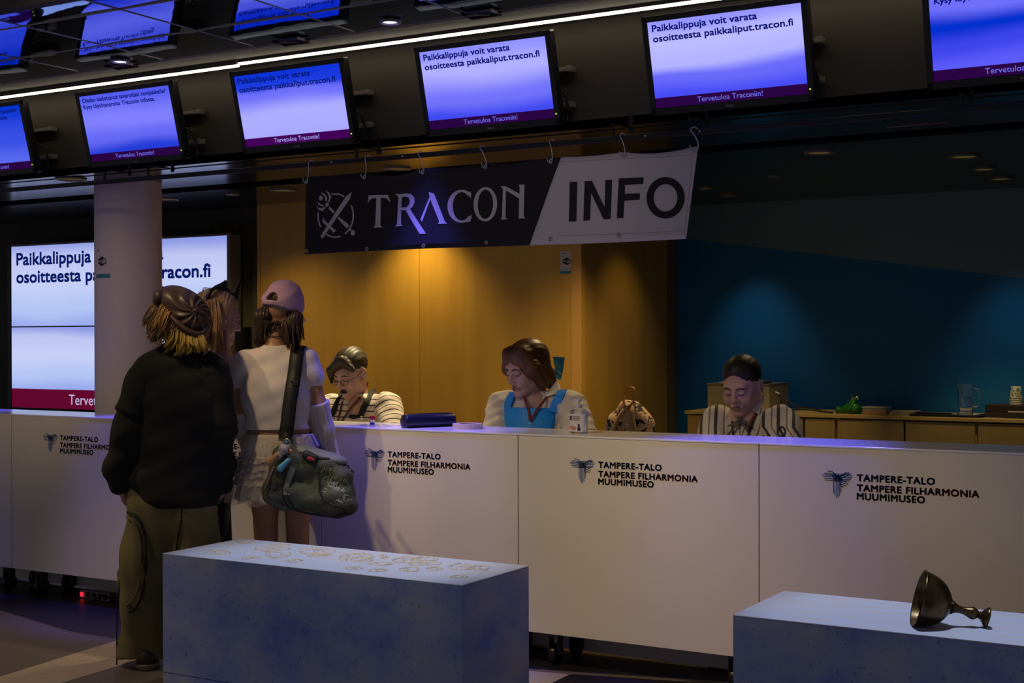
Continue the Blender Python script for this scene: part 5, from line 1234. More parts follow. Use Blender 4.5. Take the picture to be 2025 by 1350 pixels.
body_mesh([(skin, 0.010), (head_prims(Hm) + [cap(K(358, 715), K(362, 660, 0.01), 0.056, 0.052, 0.03)], 0.005), (hl_, 0.0036), (hr_, 0.0036)], SKIN, A)
# sweater: one knit shell with long sleeves, loose hem
z_hem = K(330, 1000)[2]
sw = [cap(K(352, 930), K(352, 790), 0.178, 0.178, 0.06, (FWD, 1.55)), cap(K(352, 790), K(356, 728), 0.165, 0.115, 0.07, (FWD, 1.55)), cap(K(296, 734), K(412, 728), 0.066, 0.064, 0.07), cap(K(356, 718), K(360, 698), 0.082, 0.072, 0.03),
      cap(K(344, 965), K(344, 1010), 0.186, 0.176, 0.05, (FWD, 1.55))]
slv = limb([K(290, 746), K(256, 845, -0.03), K(233, 915, -0.03), K(236, 960, -0.02)], (0.080, 0.062, 0.056, 0.042), 0.035) + limb([K(420, 744), K(442, 850, 0.0), K(443, 925, 0.05), K(446, 955, 0.07)], (0.074, 0.052, 0.046, 0.038), 0.035)
slv += [cap(K(230, 936, -0.03), K(237, 960, -0.02), 0.054, 0.047, 0.02), els(K(340, 985), (0.17, 0.12, 0.05), None, 0.04)]
fold = lambda x, y, z: 0.005 * np.sin(34 * z + 10 * (x * RGT[0] + y * RGT[1])) * np.clip((1.25 - z) / 0.3, 0.1, 1) + 0.0045 * np.sin(22 * (x * RGT[0] + y * RGT[1]) + 9 * z + 1.0) + 0.003 * np.sin(58 * z - 25 * (x * RGT[0] + y * RGT[1]))
blob('sweater', sw + slv, 0.0075, BLK, A, disp=fold, clip=lambda x, y, z: (z_hem + 0.035 * ((x * RGT[0] + y * RGT[1]) - (K(345, 990) @ RGT)) * 0 - z) + 0 * x + 0 * y)
# short over-sleeves (a tee worn over the sweater sleeves ends here)
for pts, r in (((292, 748, 0), (262, 822, -0.03)), (0.088, 0.080)), (((420, 744, 0.0), (443, 845, 0.0)), (0.080, 0.058)):
    a, b = K(*pts[0]), K(*pts[1]); dn = nrm(b - a)
    blob('over_sleeve', [cap(a, b, r[0], r[1], 0.02)], 0.008, BLK, A, disp=lambda x, y, z: 0.004 * np.sin(40 * z + 20 * x), clip=lambda x, y, z, b=b, dn=dn: ((x - b[0]) * dn[0] + (y - b[1]) * dn[1] + (z - b[2]) * dn[2]))
# trousers with curved side panel, pocket and cord
M['olive'] = mat('olive_cotton', (0.17, 0.145, 0.058), 0.85, noise=(7, (0.11, 0.10, 0.045), 0.8), bump=(180, 0.2))
M['olive_dark'] = mat('olive_dark', (0.022, 0.024, 0.016), 0.85)
z_tr = K(285, 1297)[2]
tr = [cap(K(345, 955), K(345, 1005), 0.165, 0.160, 0.05, (FWD, 1.5))] + limb([K(302, 1000), K(292, 1110, -0.01), K(286, 1210, -0.01), K(284, 1300, 0.0)], (0.112, 0.108, 0.095, 0.112), 0.05) + limb([K(386, 1000), K(388, 1110), K(390, 1290, 0.06)], (0.098, 0.098, 0.115), 0.05)
blob('trousers', tr, 0.008, M['olive'], A, disp=lambda x, y, z: 0.005 * np.sin(26 * z + 32 * (x * RGT[0] + y * RGT[1])) + 0.004 * np.sin(60 * (x * RGT[0] + y * RGT[1]) + 11 * z), clip=lambda x, y, z: (z_tr + 0.01 * np.sin(20 * x) - z) + 0 * x + 0 * y)
tube_on(tr, [(252, 1012), (270, 1022), (284, 1052), (288, 1100), (284, 1160), (272, 1195), (255, 1210)], d0, 0.007, M['olive_dark'], 'piping', A, 6, 0.007)
tube_on(tr, [(250, 1022), (264, 1032), (275, 1058), (278, 1105), (275, 1155), (264, 1185), (250, 1198)], d0, 0.005, M['olive'], 'piping', A, 6, 0.008)
tube_on(tr, [(360, 1004), (358, 1030), (352, 1062), (348, 1095)], d0, 0.004, M['olive_dark'], 'seam', A, 6, 0.006)
pk = K(247, 1125, -0.03)
blob('cargo_pocket', [cap(K(250, 1090, -0.02), K(244, 1150, -0.02), 0.030, 0.036, 0.02, (RGT, 1.3)), cap(K(252, 1078, -0.03), K(246, 1082, 0.03), 0.022, 0.02, 0.02)], 0.006, M['olive'], A, disp=folds(0.003, 60, 40, 70))
MB().tube(spline([K(238, 1160, -0.03), K(233, 1180, -0.03), K(231, 1240, -0.03), np.array([*K(231, 1300, -0.05)[:2], 0.012])], 5), 0.0028, 6).build('cord', mat('cord_blue', (0.012, 0.016, 0.035), 0.8), A, True)
for k, tp in enumerate((toeL, toeR)):
    c = np.array([tp[0], tp[1], 0.0]); hd = nrm(FWD * 1.0 - RGT * (0.25 if k == 0 else 0))
    blob('shoe', [cap(c - hd * 0.07 + (0, 0, 0.05), c + hd * 0.13 + (0, 0, 0.042), 0.045, 0.040, 0.03), cap(c - hd * 0.05 + (0, 0, 0.08), c - hd * 0.03 + (0, 0, 0.11), 0.042, 0.04, 0.03)], 0.006, mat('shoe_brown', (0.05, 0.038, 0.026), 0.7), A, clip=lambda x, y, z: 0.012 - z + 0 * x + 0 * y)
    blob('sole', [cap(c - hd * 0.072 + (0, 0, 0.03), c + hd * 0.135 + (0, 0, 0.03), 0.050, 0.045, 0.02)], 0.005, mat('shoe_sole', (0.22, 0.17, 0.11), 0.7), A, clip=lambda x, y, z: np.maximum(0.0005 - z, z - 0.026) + 0 * x + 0 * y)
# hair and cap
HB = mat('hair_brown_blond', (0.12, 0.070, 0.028), 0.5, noise=(40, (0.26, 0.15, 0.05), 0.8, (3, 3, 0.6)), sheen=0.2)
HY = mat('hair_yellow', (0.40, 0.28, 0.05), 0.45, noise=(50, (0.20, 0.12, 0.03), 0.8, (3, 3, 0.6)))
HO = mat('hair_amber', (0.36, 0.20, 0.06), 0.45, noise=(50, (0.16, 0.08, 0.025), 0.8, (3, 3, 0.6)))
rr = random.Random(5)
def lock(root, tip, n, bulge, jr, jt, dr=0.0, dt=0.0, KK=None):
    KK = KK or K; out = []
    tips = {}
    for i in range(n):
        s = i / max(1, n - 1); cl = i // 9; rnd_ = tips.setdefault(cl, (rr.uniform(-jt * 1.6, jt * 1.6), rr.uniform(-jt * 1.8, jt * 1.8), rr.uniform(-0.02, 0.02), rr.uniform(0.5, 1.7), rr.uniform(-4, 4))); s2 = min(1, max(0, (9 * cl + 4.5) / n + rr.uniform(-0.03, 0.03)))
        lerp = lambda c, u: [np.interp(u, np.linspace(0, 1, len(c)), [p[k] for p in c]) for k in range(3)]
        a, b = lerp(root, s), lerp(tip, s2)
        a = [a[0] + rr.uniform(-jr, jr), a[1] + rr.uniform(-jr, jr), a[2] + rr.uniform(-0.02, 0.02)]; b = [b[0] + rnd_[0] + rr.uniform(-jt, jt) * 0.45, b[1] + rnd_[1] + rr.uniform(-jt, jt) * 0.5, b[2] + rnd_[2] + rr.uniform(-0.006, 0.006)]
        m1 = [a[k] * 0.62 + b[k] * 0.38 + bulge[k] * rnd_[3] * rr.uniform(0.8, 1.2) for k in range(3)]; m2 = [a[k] * 0.25 + b[k] * 0.75 + bulge[k] * rnd_[3] * rr.uniform(0.5, 1.0) for k in range(3)]; m2[0] += rnd_[4]
        out.append([KK(*a), KK(*m1), KK(*m2), KK(*b)])
    return out
gro = lambda cx, fr: (lambda x, y, z: 0.0022 * np.sin(fr * (x * RGT[0] + y * RGT[1])) + 0.0015 * np.sin(1.9 * fr * (x * RGT[0] + y * RGT[1]) + 20 * z))
blob('hair', [els(K(352, 632, 0.0), (0.082, 0.088, 0.105), None, 0.02), cap(K(330, 640, -0.05), K(345, 672, -0.05), 0.04, 0.03, 0.03), cap(K(365, 650, -0.06), K(385, 676, -0.05), 0.05, 0.035, 0.03), cap(K(312, 620, -0.03), K(300, 652, -0.03), 0.035, 0.02, 0.03), cap(K(325, 632, -0.06), K(304, 668, -0.06), 0.03, 0.018, 0.03)], 0.005, HB, A, disp=gro(0, 420))
strands(lock([(308, 596, -0.02), (322, 606, -0.07)], [(287, 628, -0.03), (286, 642, -0.04), (292, 652, -0.05)], 130, (-4, 2, 0), 4, 4) + lock([(330, 604, -0.09), (350, 640, -0.10)], [(296, 668, -0.07), (314, 672, -0.09), (330, 680, -0.09)], 130, (-6, 4, -0.01), 4, 5), 0.0026, 0.0005).build('hair', HB, A, True)
strands(lock([(322, 606, -0.10), (336, 622, -0.11)], [(310, 648, -0.11), (330, 655, -0.11)], 130, (-5, 3, -0.015), 5, 5) + lock([(316, 640, -0.08), (330, 650, -0.09)], [(289, 667, -0.06), (305, 668, -0.07)], 70, (-3, 3, -0.01), 4, 4), 0.0025, 0.0005).build('hair', HO, A, True)
strands(lock([(338, 648, -0.09), (398, 662, -0.09)], [(330, 688, -0.08), (356, 694, -0.10), (385, 696, -0.10), (415, 686, -0.07)], 340, (2, 6, -0.02), 5, 6), 0.0026, 0.0005).build('hair', HY, A, True)
CAPM = mat('cap_brown_leather', (0.060, 0.034, 0.028), 0.42, noise=(9, (0.045, 0.026, 0.022), 0.8))
t38 = math.radians(40); e1 = CR * math.cos(t38) - CU * math.sin(t38); e2 = CR * math.sin(t38) + CU * math.cos(t38)
Rc = np.stack([e1, e2, np.cross(e1, e2)], 1)
bt = K(386, 614, -0.11)
def gather(x, y, z):
    u = (x - bt[0]) * CR[0] + (y - bt[1]) * CR[1]; v = z - bt[2]; w = (x - bt[0]) * CF[0] + (y - bt[1]) * CF[1]
    r = np.sqrt(u * u + v * v) + 1e-4; a = np.arctan2(v, u)
    return 0.0065 * np.sin(11 * a + 6 * r / 0.1) * np.exp(-(r / 0.10) ** 2) * np.clip(r / 0.02, 0, 1) * (w < 0.09)
blob('cap', [els(K(366, 612, -0.005), (0.118, 0.083, 0.118), Rc, 0.03), els(K(384, 634, -0.03), (0.070, 0.062, 0.085), Rc, 0.04), els(K(345, 596, -0.01), (0.075, 0.055, 0.105), Rc, 0.03)], 0.005, CAPM, A, disp=gather)
blob('cap_brim', [els(K(321, 588, -0.03), (0.036, 0.048, 0.085), np.stack([CR, CU, -CF], 1), 0.02)], 0.005, CAPM, A)
blob('cap_button', [els(bt + CF * 0.004, (0.012, 0.012, 0.010), None, 0.01)], 0.003, CAPM, A)
bn = [K(x, y, dd) for x, y, dd in ((306, 594, -0.05), (326, 614, -0.10), (350, 637, -0.12), (374, 655, -0.12), (398, 660, -0.10), (411, 645, -0.05))]
MB().tube(spline(bn, 6), 0.012, 8).build('cap_band', CAPM, A, True)

# ---------------------------------------------------------------- visitor with cat ears behind, turned to the right
d0c = 6.28
KC = lambda x, y, dd=0.0: atD(x, y, d0c + dd)
Cc = thing('person', 'person with black cat ear headband and long fair hair, half hidden behind the black sweater', 'person', (*KC(420, 900)[:2], 0), 'visitors at the counter')
fC = nrm(RGT * 0.9 + FWD * 0.45)
Hc = frame(KC(432, 628, 0.0), fC, 14, 0, 1.0)
skin = [cap(KC(402, 960), KC(402, 770), 0.095, 0.09, 0.05), cap(KC(404, 770), KC(418, 720), 0.095, 0.065, 0.05), cap(KC(420, 725), KC(426, 670), 0.052, 0.048, 0.03), cap(KC(405, 735), KC(440, 735, 0.1), 0.05, 0.05, 0.04)]
skin += limb([KC(438, 735, 0.08), KC(456, 792, 0.06), KC(452, 735, 0.0), KC(445, 690, -0.03)], (0.045, 0.040, 0.032, 0.026)) + limb([KC(388, 960), KC(388, 1120), np.array([*KC(388, 1290)[:2], 0.06])], (0.08, 0.055, 0.04)) + limb([KC(420, 960), KC(420, 1120), np.array([*KC(420, 1290)[:2], 0.06])], (0.08, 0.055, 0.04)) + limb([KC(395, 735, -0.02), KC(385, 830, 0.05), KC(415, 880, 0.2)], (0.045, 0.038, 0.028))
for px_ in (388, 420):
    q = np.array([*KC(px_, 1290)[:2], 0.035]); skin.append(cap(q, q + fC * 0.12, 0.038, 0.030))
hc = hand_prims(KC(446, 686, -0.03), KC(445, 655, 0.0) - KC(446, 686, 0), -fC, CR * -1, 0.75, 0.95)
body_mesh([(skin, 0.010), (head_prims(Hc) + [cap(KC(420, 715), KC(428, 660), 0.05, 0.048, 0.03)], 0.0045), (hc, 0.0036)], SKINP, Cc)
face_parts(Hc, Cc, mat('lips_rose', (0.30, 0.10, 0.10), 0.45), HB, BROWN_LASH)
for p in ((448, 668, -0.045), (441, 662, -0.05)): MB().ell(KC(*p), (0.004, 0.004, 0.004), None, 8, 6).build('ring', M['steel'], Cc, True)
WSH = mat('white_blouse', (0.52, 0.46, 0.48), 0.8)
blob('blouse', [cap(KC(402, 900), KC(402, 770), 0.110, 0.108, 0.05, (FWD, 1.2)), cap(KC(404, 770), KC(416, 718), 0.108, 0.072, 0.06), cap(KC(396, 728, -0.05), KC(416, 722, -0.02), 0.06, 0.06, 0.05)], 0.008, WSH, Cc, disp=folds(0.003, 30, 20, 40))
blob('sleeve', limb([KC(436, 728, 0.06), KC(455, 790, 0.055), KC(452, 745, 0.01)], (0.058, 0.050, 0.044)), 0.008, mat('brown_sleeve', (0.10, 0.055, 0.042), 0.8), Cc, disp=folds(0.003, 50, 20, 60))
z_sk = 0.16
blob('skirt', [cap(KC(403, 900), KC(404, 960), 0.112, 0.118, 0.05)] + [cap(KC(404, 960), np.array([*KC(404, 1290)[:2], 0.12]), 0.118, 0.135, 0.05)], 0.010, mat('black_skirt', (0.007, 0.007, 0.012), 0.8), Cc, disp=lambda x, y, z: 0.007 * np.sin(45 * (x * RGT[0] + y * RGT[1]) + 3 * z), clip=lambda x, y, z: z_sk - z + 0 * x + 0 * y)
for px_ in (388, 420):
    q = np.array([*KC(px_, 1290)[:2], 0.0]); blob('shoe', [cap(q - fC * 0.05 + (0, 0, 0.045), q + fC * 0.14 + (0, 0, 0.04), 0.044, 0.038, 0.02)], 0.007, M['black'], Cc, clip=lambda x, y, z: 0.0008 - z + 0 * x + 0 * y)
HF = mat('hair_fair', (0.30, 0.18, 0.10), 0.45, noise=(40, (0.42, 0.24, 0.15), 0.8, (3, 3, 0.5)))
blob('hair', [hell(Hc, (0, 0.022, 0.045), (0.082, 0.100, 0.088), 0.02), hcap(Hc, (0.068, 0.0, 0.05), (0.080, 0.02, -0.12), 0.030, 0.028, 0.03), hcap(Hc, (-0.068, 0.0, 0.05), (-0.080, 0.02, -0.12), 0.030, 0.028, 0.03), hcap(Hc, (0.0, 0.08, 0.03), (0.02, 0.09, -0.14), 0.055, 0.04, 0.03), hell(Hc, (0, -0.10, -0.02), (0.060, 0.070, 0.088), 0.012, -1)], 0.0045, HF, Cc, disp=lambda x, y, z: 0.0022 * np.sin(430 * (x * RGT[0] + y * RGT[1]) + 8 * z))
strands(lock([(405, 600, -0.10), (432, 592, -0.09)], [(404, 676, -0.09), (418, 690, -0.10), (434, 694, -0.08)], 170, (3, 4, -0.02), 5, 5, KK=KC), 0.0026, 0.0006).build('hair', HF, Cc, True)
strands(lock([(396, 585, -0.04), (420, 572, -0.02)], [(392, 566, -0.03), (412, 561, 0.0)], 8, (0, -4, 0), 3, 4, KK=KC), 0.0012, 0.0006).build('hair', HF, Cc, True)
EAR = mat('cat_ear_black', (0.006, 0.006, 0.008), 0.5)
def cat_ear(tip, b0, b1, thick, KK):
    tip, b0, b1 = KK(*tip), KK(*b0), KK(*b1); mid = (b0 + b1) / 2; n_ = nrm(np.cross(b1 - b0, tip - mid)) * thick; vs = []; fs = []; m = 9
    for i in range(m):
        s = i / (m - 1); w = (1 - s) ** 0.8 + 0.02; bow = (b1 - b0) * 0.10 * math.sin(math.pi * s)
        c = mid + (tip - mid) * s + bow
        for k in range(10):
            a = 2 * math.pi * k / 10; vs.append(c + (b1 - b0) / 2 * w * math.cos(a) + n_ * w * math.sin(a))
    for i in range(m - 1):
        for k in range(10): fs.append((i * 10 + k, i * 10 + (k + 1) % 10, (i + 1) * 10 + (k + 1) % 10, (i + 1) * 10 + k))
    fs += [tuple(range(10)), tuple(range((m - 1) * 10, m * 10))]
    return MB().add(vs, fs).build('cat_ear', EAR, Cc, True)
cat_ear((476, 549, 0.05), (447, 606, 0.0), (468, 592, 0.08), 0.022, KC)
cat_ear((447, 553, -0.02), (424, 567, -0.05), (446, 570, 0.0), 0.02, KC)
MB().tube(spline([KC(410, 590, -0.10), KC(420, 572, -0.08), KC(438, 568, -0.03), KC(455, 580, 0.03), KC(452, 605, 0.03)], 6), 0.008, 8).build('headband', EAR, Cc, True)
for s in (-1, 1):
    p = KC(403, 588, -0.10); blob('ribbon_bow', [cap(p, p + CU * 0.026 * s + CR * 0.014 * s, 0.006, 0.014, 0.01, (CF, 1.5))], 0.004, mat('bow_cream', (0.46, 0.38, 0.28), 0.6), Cc)

# ---------------------------------------------------------------- visitor in white crop top and lilac cap, seen from behind
d0b = 6.1
KB = lambda x, y, dd=0.0: atD(x, y, d0b + dd)
Bp = thing('person', 'person in white crop top, white ruffled skirt and lilac baseball cap, leaning on the counter', 'person', (*KB(555, 900)[:2], 0), 'visitors at the counter')
fB = nrm(FWD * 1.0 + RGT * 0.18)
Hb = frame(KB(556, 622, 0.06), fB, 26, 4, 0.98)
wl, wr = KB(497, 890, 0.09), KB(652, 905, 0.10)
elL, elR = KB(477, 812, 0.02), KB(628, 805, 0.03)
tors = [cap(KB(555, 905), KB(553, 850), 0.132, 0.122, 0.05, (FWD, 1.35)), cap(KB(553, 850), KB(546, 780, 0.0), 0.122, 0.135, 0.05, (FWD, 1.45)), cap(KB(546, 780), KB(542, 728, 0.03), 0.135, 0.09, 0.06, (FWD, 1.5)), cap(KB(490, 718, 0.02), KB(598, 716, 0.02), 0.052, 0.052, 0.05), cap(KB(542, 706, 0.03), KB(546, 655, 0.05), 0.054, 0.047, 0.03)]
skin = tors + limb([KB(482, 724, 0.02), elL, wl], (0.046, 0.040, 0.030)) + limb([KB(608, 722, 0.02), elR, wr], (0.046, 0.040, 0.030))
ftL, ftR = np.array([*KB(535, 1290, 0.0)[:2], 0.07]), np.array([*KB(590, 1290, 0.02)[:2], 0.07])
skin += limb([KB(528, 930), KB(525, 1000), KB(527, 1120), ftL], (0.085, 0.058, 0.048, 0.036), 0.015) + limb([KB(586, 930), KB(588, 1000), KB(589, 1120), ftR], (0.085, 0.056, 0.047, 0.036), 0.015)
skin += [els(KB(528, 930, -0.06), (0.08, 0.08, 0.08), None, 0.05), els(KB(584, 930, -0.06), (0.08, 0.08, 0.08), None, 0.05), cap(ftL - (0, 0, 0.03), ftL - (0, 0, 0.035) + FWD * 0.13, 0.036, 0.028), cap(ftR - (0, 0, 0.03), ftR - (0, 0, 0.035) + FWD * 0.13, 0.036, 0.028)]
hb1 = hand_prims(wl + FWD * 0.01, FWD + RGT * 0.3, (0, 0, -1), RGT, 0.3, 0.92); hb2 = hand_prims(wr, (0, 0, -1), -RGT, FWD, 0.7, 0.92)
body_mesh([(skin, 0.008), (head_prims(Hb) + [cap(KB(542, 706, 0.03), KB(547, 650, 0.05), 0.052, 0.047, 0.03)], 0.0045), (hb1, 0.0038), (hb2, 0.0038)], SKINT, Bp)
WTEE = mat('white_tee', (0.66, 0.58, 0.56), 0.85, bump=(200, 0.1))
zb0 = KB(550, 848)[2]
tee = [cap(KB(553, 880), KB(546, 780, 0.0), 0.140, 0.143, 0.05, (FWD, 1.30)), cap(KB(546, 780), KB(542, 728, 0.03), 0.143, 0.100, 0.06, (FWD, 1.45)), cap(KB(488, 718, 0.02), KB(600, 716, 0.02), 0.060, 0.060, 0.05), cap(KB(542, 712, 0.03), KB(543, 704, 0.035), 0.074, 0.064, 0.03)]
tsl = [cap(KB(484, 722, 0.02), KB(474, 746, 0.02), 0.060, 0.058, 0.03), cap(KB(606, 720, 0.02), KB(616, 744, 0.02), 0.060, 0.058, 0.03)]
blob('crop_top', tee + tsl, 0.006, WTEE, Bp, disp=lambda x, y, z: 0.003 * np.sin(48 * z + 26 * (x * RGT[0] + y * RGT[1])) + 0.0022 * np.sin(70 * z - 34 * (x * RGT[0] + y * RGT[1])),
     clip=lambda x, y, z: zb0 - z + 0 * x + 0 * y)
# knitted arm warmers
KNIT = mat('ribbed_knit', (0.60, 0.54, 0.50), 0.9)
def warmer(a, b, c, r, name='arm_warmer'):
    dn = nrm(b - a)
    def rib(x, y, z):
        t_ = nrm(c - a); s_ = nrm(np.cross(t_, CF)); q = nrm(np.cross(s_, t_))
        return 0.0018 * np.sin(11 * np.arctan2((x - a[0]) * s_[0] + (y - a[1]) * s_[1] + (z - a[2]) * s_[2], (x - a[0]) * q[0] + (y - a[1]) * q[1] + (z - a[2]) * q[2] + 1e-5) * 2)
    return blob(name, limb([a, b, c], r, 0.02), 0.0045, KNIT, Bp, disp=rib, clip=lambda x, y, z: -((x - a[0]) * dn[0] + (y - a[1]) * dn[1] + (z - a[2]) * dn[2]) - 0.004)
warmer(KB(477, 812, 0.02), KB(486, 850, 0.05), wl, (0.052, 0.049, 0.042))
warmer(KB(625, 797, 0.03), KB(636, 850, 0.06), wr, (0.058, 0.055, 0.045))
# ruffled skirt: waistband, tiers
SK = mat('skirt_cream', (0.62, 0.54, 0.46), 0.85, noise=(60, (0.52, 0.44, 0.37), 0.7), bump=(90, 0.3))
def tier(y0, y1, r0, r1, am, fr, name, sh=0.0, m=SK):
    c0, c1 = KB(556, y0), KB(553, y1); n = 160; K_ = 8; vs = []; fs = []
    for th in (0, 0.004):
        for j in range(K_ + 1):
            s = j / K_; c = c0 + (c1 - c0) * s; r = r0 + (r1 - r0) * s
            for i in range(n):
                a = 2 * math.pi * i / n; w = r + am * s * (math.sin(fr * a + sh) + 0.5 * math.sin(1.7 * fr * a + 2 * sh)) - th
                p = c + RGT * (w * math.cos(a)) + FWD * (w * 0.80 * math.sin(a)); vs.append(p + np.array([0, 0, 0.006 * s * math.sin(fr * 0.5 * a + sh)]))
    q = n * (K_ + 1)
    for j in range(K_):
        for i in range(n):
            a, b = j * n + i, j * n + (i + 1) % n; fs += [(a, b, b + n, a + n), (q + a, q + a + n, q + b + n, q + b)]
    for i in range(n):
        b = (i + 1) % n; fs += [(i, q + i, q + b, b), (K_ * n + i, K_ * n + b, q + K_ * n + b, q + K_ * n + i)]
    return mk(name, vs, fs, m, Bp, True)
tier(856, 905, 0.150, 0.176, 0.0035, 40, 'skirt')
tier(898, 945, 0.172, 0.192, 0.006, 26, 'skirt', 1.0); tier(935, 985, 0.184, 0.196, 0.006, 18, 'skirt', 2.1)
for y0, s in ((898, 0.3), (914, 1.2), (926, 2.2), (942, 3.0)):
    tier(y0, y0 + 12, 0.180 + 0.0004 * (y0 - 898), 0.196 + 0.0004 * (y0 - 898), 0.007, 34, 'ruffle', s)
tier(900, 990, 0.195, 0.235, 0.010, 22, 'tulle_layer', 0.7, mat('tulle', (0.50, 0.45, 0.42), 0.9, alpha=0.22))
for f_ in (ftL, ftR):
    q = np.array([f_[0], f_[1], 0.0]); blob('shoe', [cap(q - FWD * 0.06 + (0, 0, 0.045), q + FWD * 0.14 + (0, 0, 0.04), 0.044, 0.038, 0.02), cap(q - FWD * 0.05 + (0, 0, 0.07), q + (0, 0, 0.09), 0.042, 0.042, 0.02)], 0.007, M['paper'], Bp, clip=lambda x, y, z: 0.0008 - z + 0 * x + 0 * y)
# hair in a bob, nape showing
HD = mat('hair_dark_brown', (0.030, 0.018, 0.012), 0.4, noise=(60, (0.06, 0.035, 0.022), 0.7, (3, 3, 0.5)))
blob('hair', [hell(Hb, (0, 0.018, 0.045), (0.078, 0.094, 0.085), 0.02), cap(KB(521, 625, 0.02), KB(512, 672, 0.03), 0.040, 0.028, 0.02, (FWD, 0.8)), cap(KB(585, 630, 0.0), KB(583, 676, 0.0), 0.036, 0.022, 0.02, (FWD, 0.8)), cap(KB(570, 640, -0.02), KB(572, 668, -0.02), 0.025, 0.018, 0.02)], 0.0045, HD, Bp, disp=gro(0, 460))
strands(lock([(562, 636, -0.035), (594, 630, 0.0)], [(567, 682, -0.05), (584, 688, -0.04), (596, 668, -0.01)], 150, (1, 3, -0.008), 3, 4, KK=KB) + lock([(508, 628, 0.0), (528, 632, 0.0)], [(503, 670, 0.02), (512, 682, 0.0), (520, 678, 0.0)], 110, (-3, 2, 0), 3, 4, KK=KB) + lock([(526, 634, -0.02), (558, 637, -0.035)], [(532, 655, -0.012), (548, 652, -0.02)], 70, (0, 0, 0), 3, 4, KK=KB), 0.0022, 0.0005).build('hair', HD, Bp, True)
tube_on(tors + [cap(KB(542, 706, 0.03), KB(547, 650, 0.05), 0.052, 0.047, 0.03)], [(523, 664), (535, 664), (548, 665), (560, 667)], d0b, 0.002, mat('choker', (0.03, 0.012, 0.02), 0.5), 'necklace', Bp)
p = seen(tors, 556, 667, d0b, 0.002); MB().ell(p, (0.006, 0.005, 0.005), None, 10, 8).build('bead', mat('bead_violet', (0.16, 0.06, 0.45), 0.3), Bp, True)
# lilac baseball cap with strap opening at the back
LIL = mat('cap_lilac', (0.50, 0.30, 0.42), 0.75, noise=(20, (0.44, 0.26, 0.38), 0.6))
Hk = frame(KB(557, 612, 0.05), fB, 16, -11, 1.0)
cp_ = [hell(Hk, (0, 0.0, 0.045), (0.086, 0.100, 0.092), 0.02), hell(Hk, (0, 0.01, 0.018), (0.087, 0.104, 0.060), 0.03)]
Mi = np.array(Hk.inverted())
def capclip(x, y, z):
    lz = Mi[2, 0] * x + Mi[2, 1] * y + Mi[2, 2] * z + Mi[2, 3]; lx = Mi[0, 0] * x + Mi[0, 1] * y + Mi[0, 2] * z + Mi[0, 3]; ly = Mi[1, 0] * x + Mi[1, 1] * y + Mi[1, 2] * z + Mi[1, 3]
    hole = np.maximum(np.sqrt(((lx - 0.012) / 0.029) ** 2 + (np.maximum(lz - 0.012, 0) / 0.034) ** 2) - 1, np.maximum(0.008 - lz, -ly)) * 0.03
    return np.maximum(-0.010 - lz, -hole)
blob('baseball_cap', cp_, 0.004, LIL, Bp, disp=lambda x, y, z: 0.0016 * np.sin(70 * x + 60 * z) + 0.001 * np.sin(120 * z - 50 * y), clip=capclip)
blob('cap_visor', [hell(Hk, (0, -0.12, 0.004), (0.075, 0.075, 0.008), 0.01)], 0.004, LIL, Bp)
blob('cap_lining', [hell(Hk, (0, 0.0, 0.043), (0.080, 0.094, 0.086), 0.02)], 0.006, HD, Bp, clip=lambda x, y, z: -0.004 - (Mi[2, 0] * x + Mi[2, 1] * y + Mi[2, 2] * z + Mi[2, 3]))
MB().tube(spline([X(Hk, 0.012 + 0.033 * math.cos(a), 0.1025 - 0.0185 * max(0, math.sin(a)) ** 2, 0.012 + 0.037 * math.sin(a)) for a in np.linspace(0, math.pi, 9)], 3), 0.0022, 5).build('opening_edge', LIL, Bp, True)
for u in (-0.030, -0.045): MB().box(-0.001, 0.001, 0.0, 0.012, -0.008, 0.010, 0, 1, Matrix.Translation(Vector(X(Hk, u, 0.0, 0))) @ Hk.to_3x3().to_4x4() @ Matrix.Translation((0, 0.086, 0))).build('buckle', M['black'], Bp)

# shoulder bag with strap (held by the visitor in white)
d0g = 5.84
KG = lambda x, y, dd=0.0: atD(x, y, d0g + dd)
G = thing('shoulder_bag', 'dark green fabric shoulder bag with black piping and charms, hanging on the white crop top', 'bag', KG(615, 1000))
a12 = math.radians(14); u1 = nrm(CR * math.cos(a12) - CU * math.sin(a12)); u2 = nrm(CR * math.sin(a12) + CU * math.cos(a12))
M['bag'] = mat('bag_green', (0.060, 0.062, 0.036), 0.75, noise=(16, (0.035, 0.040, 0.024), 0.8), bump=(60, 0.25))
M['bag_dark'] = mat('bag_black', (0.010, 0.010, 0.010), 0.6); M['bag_grey'] = mat('bag_grey', (0.12, 0.12, 0.11), 0.6)
bag = [cap(KG(552, 968), KG(668, 990), 0.070, 0.070, 0.05, (FWD, 1.05)), cap(KG(565, 912), KG(640, 925), 0.062, 0.060, 0.05, (FWD, 1.05)), cap(KG(672, 945), KG(676, 990), 0.055, 0.060, 0.04, (FWD, 1.05)), cap(KG(556, 975), KG(572, 905), 0.055, 0.05, 0.05, (FWD, 1.05)), cap(KG(680, 990), KG(693, 1008), 0.035, 0.018, 0.03)]
blob('body', bag, 0.006, M['bag'], G, disp=lambda x, y, z: 0.003 * np.sin(40 * (x * RGT[0] + y * RGT[1]) + 55 * z) + 0.002 * np.sin(90 * z - 30 * x))
fl = []
tube_on(bag, [(578, 885), (566, 920), (560, 950), (560, 980), (568, 1000), (590, 1010), (630, 1018), (662, 1020), (684, 1014)], d0g, 0.0045, M['bag_dark'], 'piping', G)
tube_on(bag, [(594, 893), (584, 930), (572, 965), (569, 985), (580, 1002)], d0g, 0.0045, M['bag_dark'], 'piping', G)
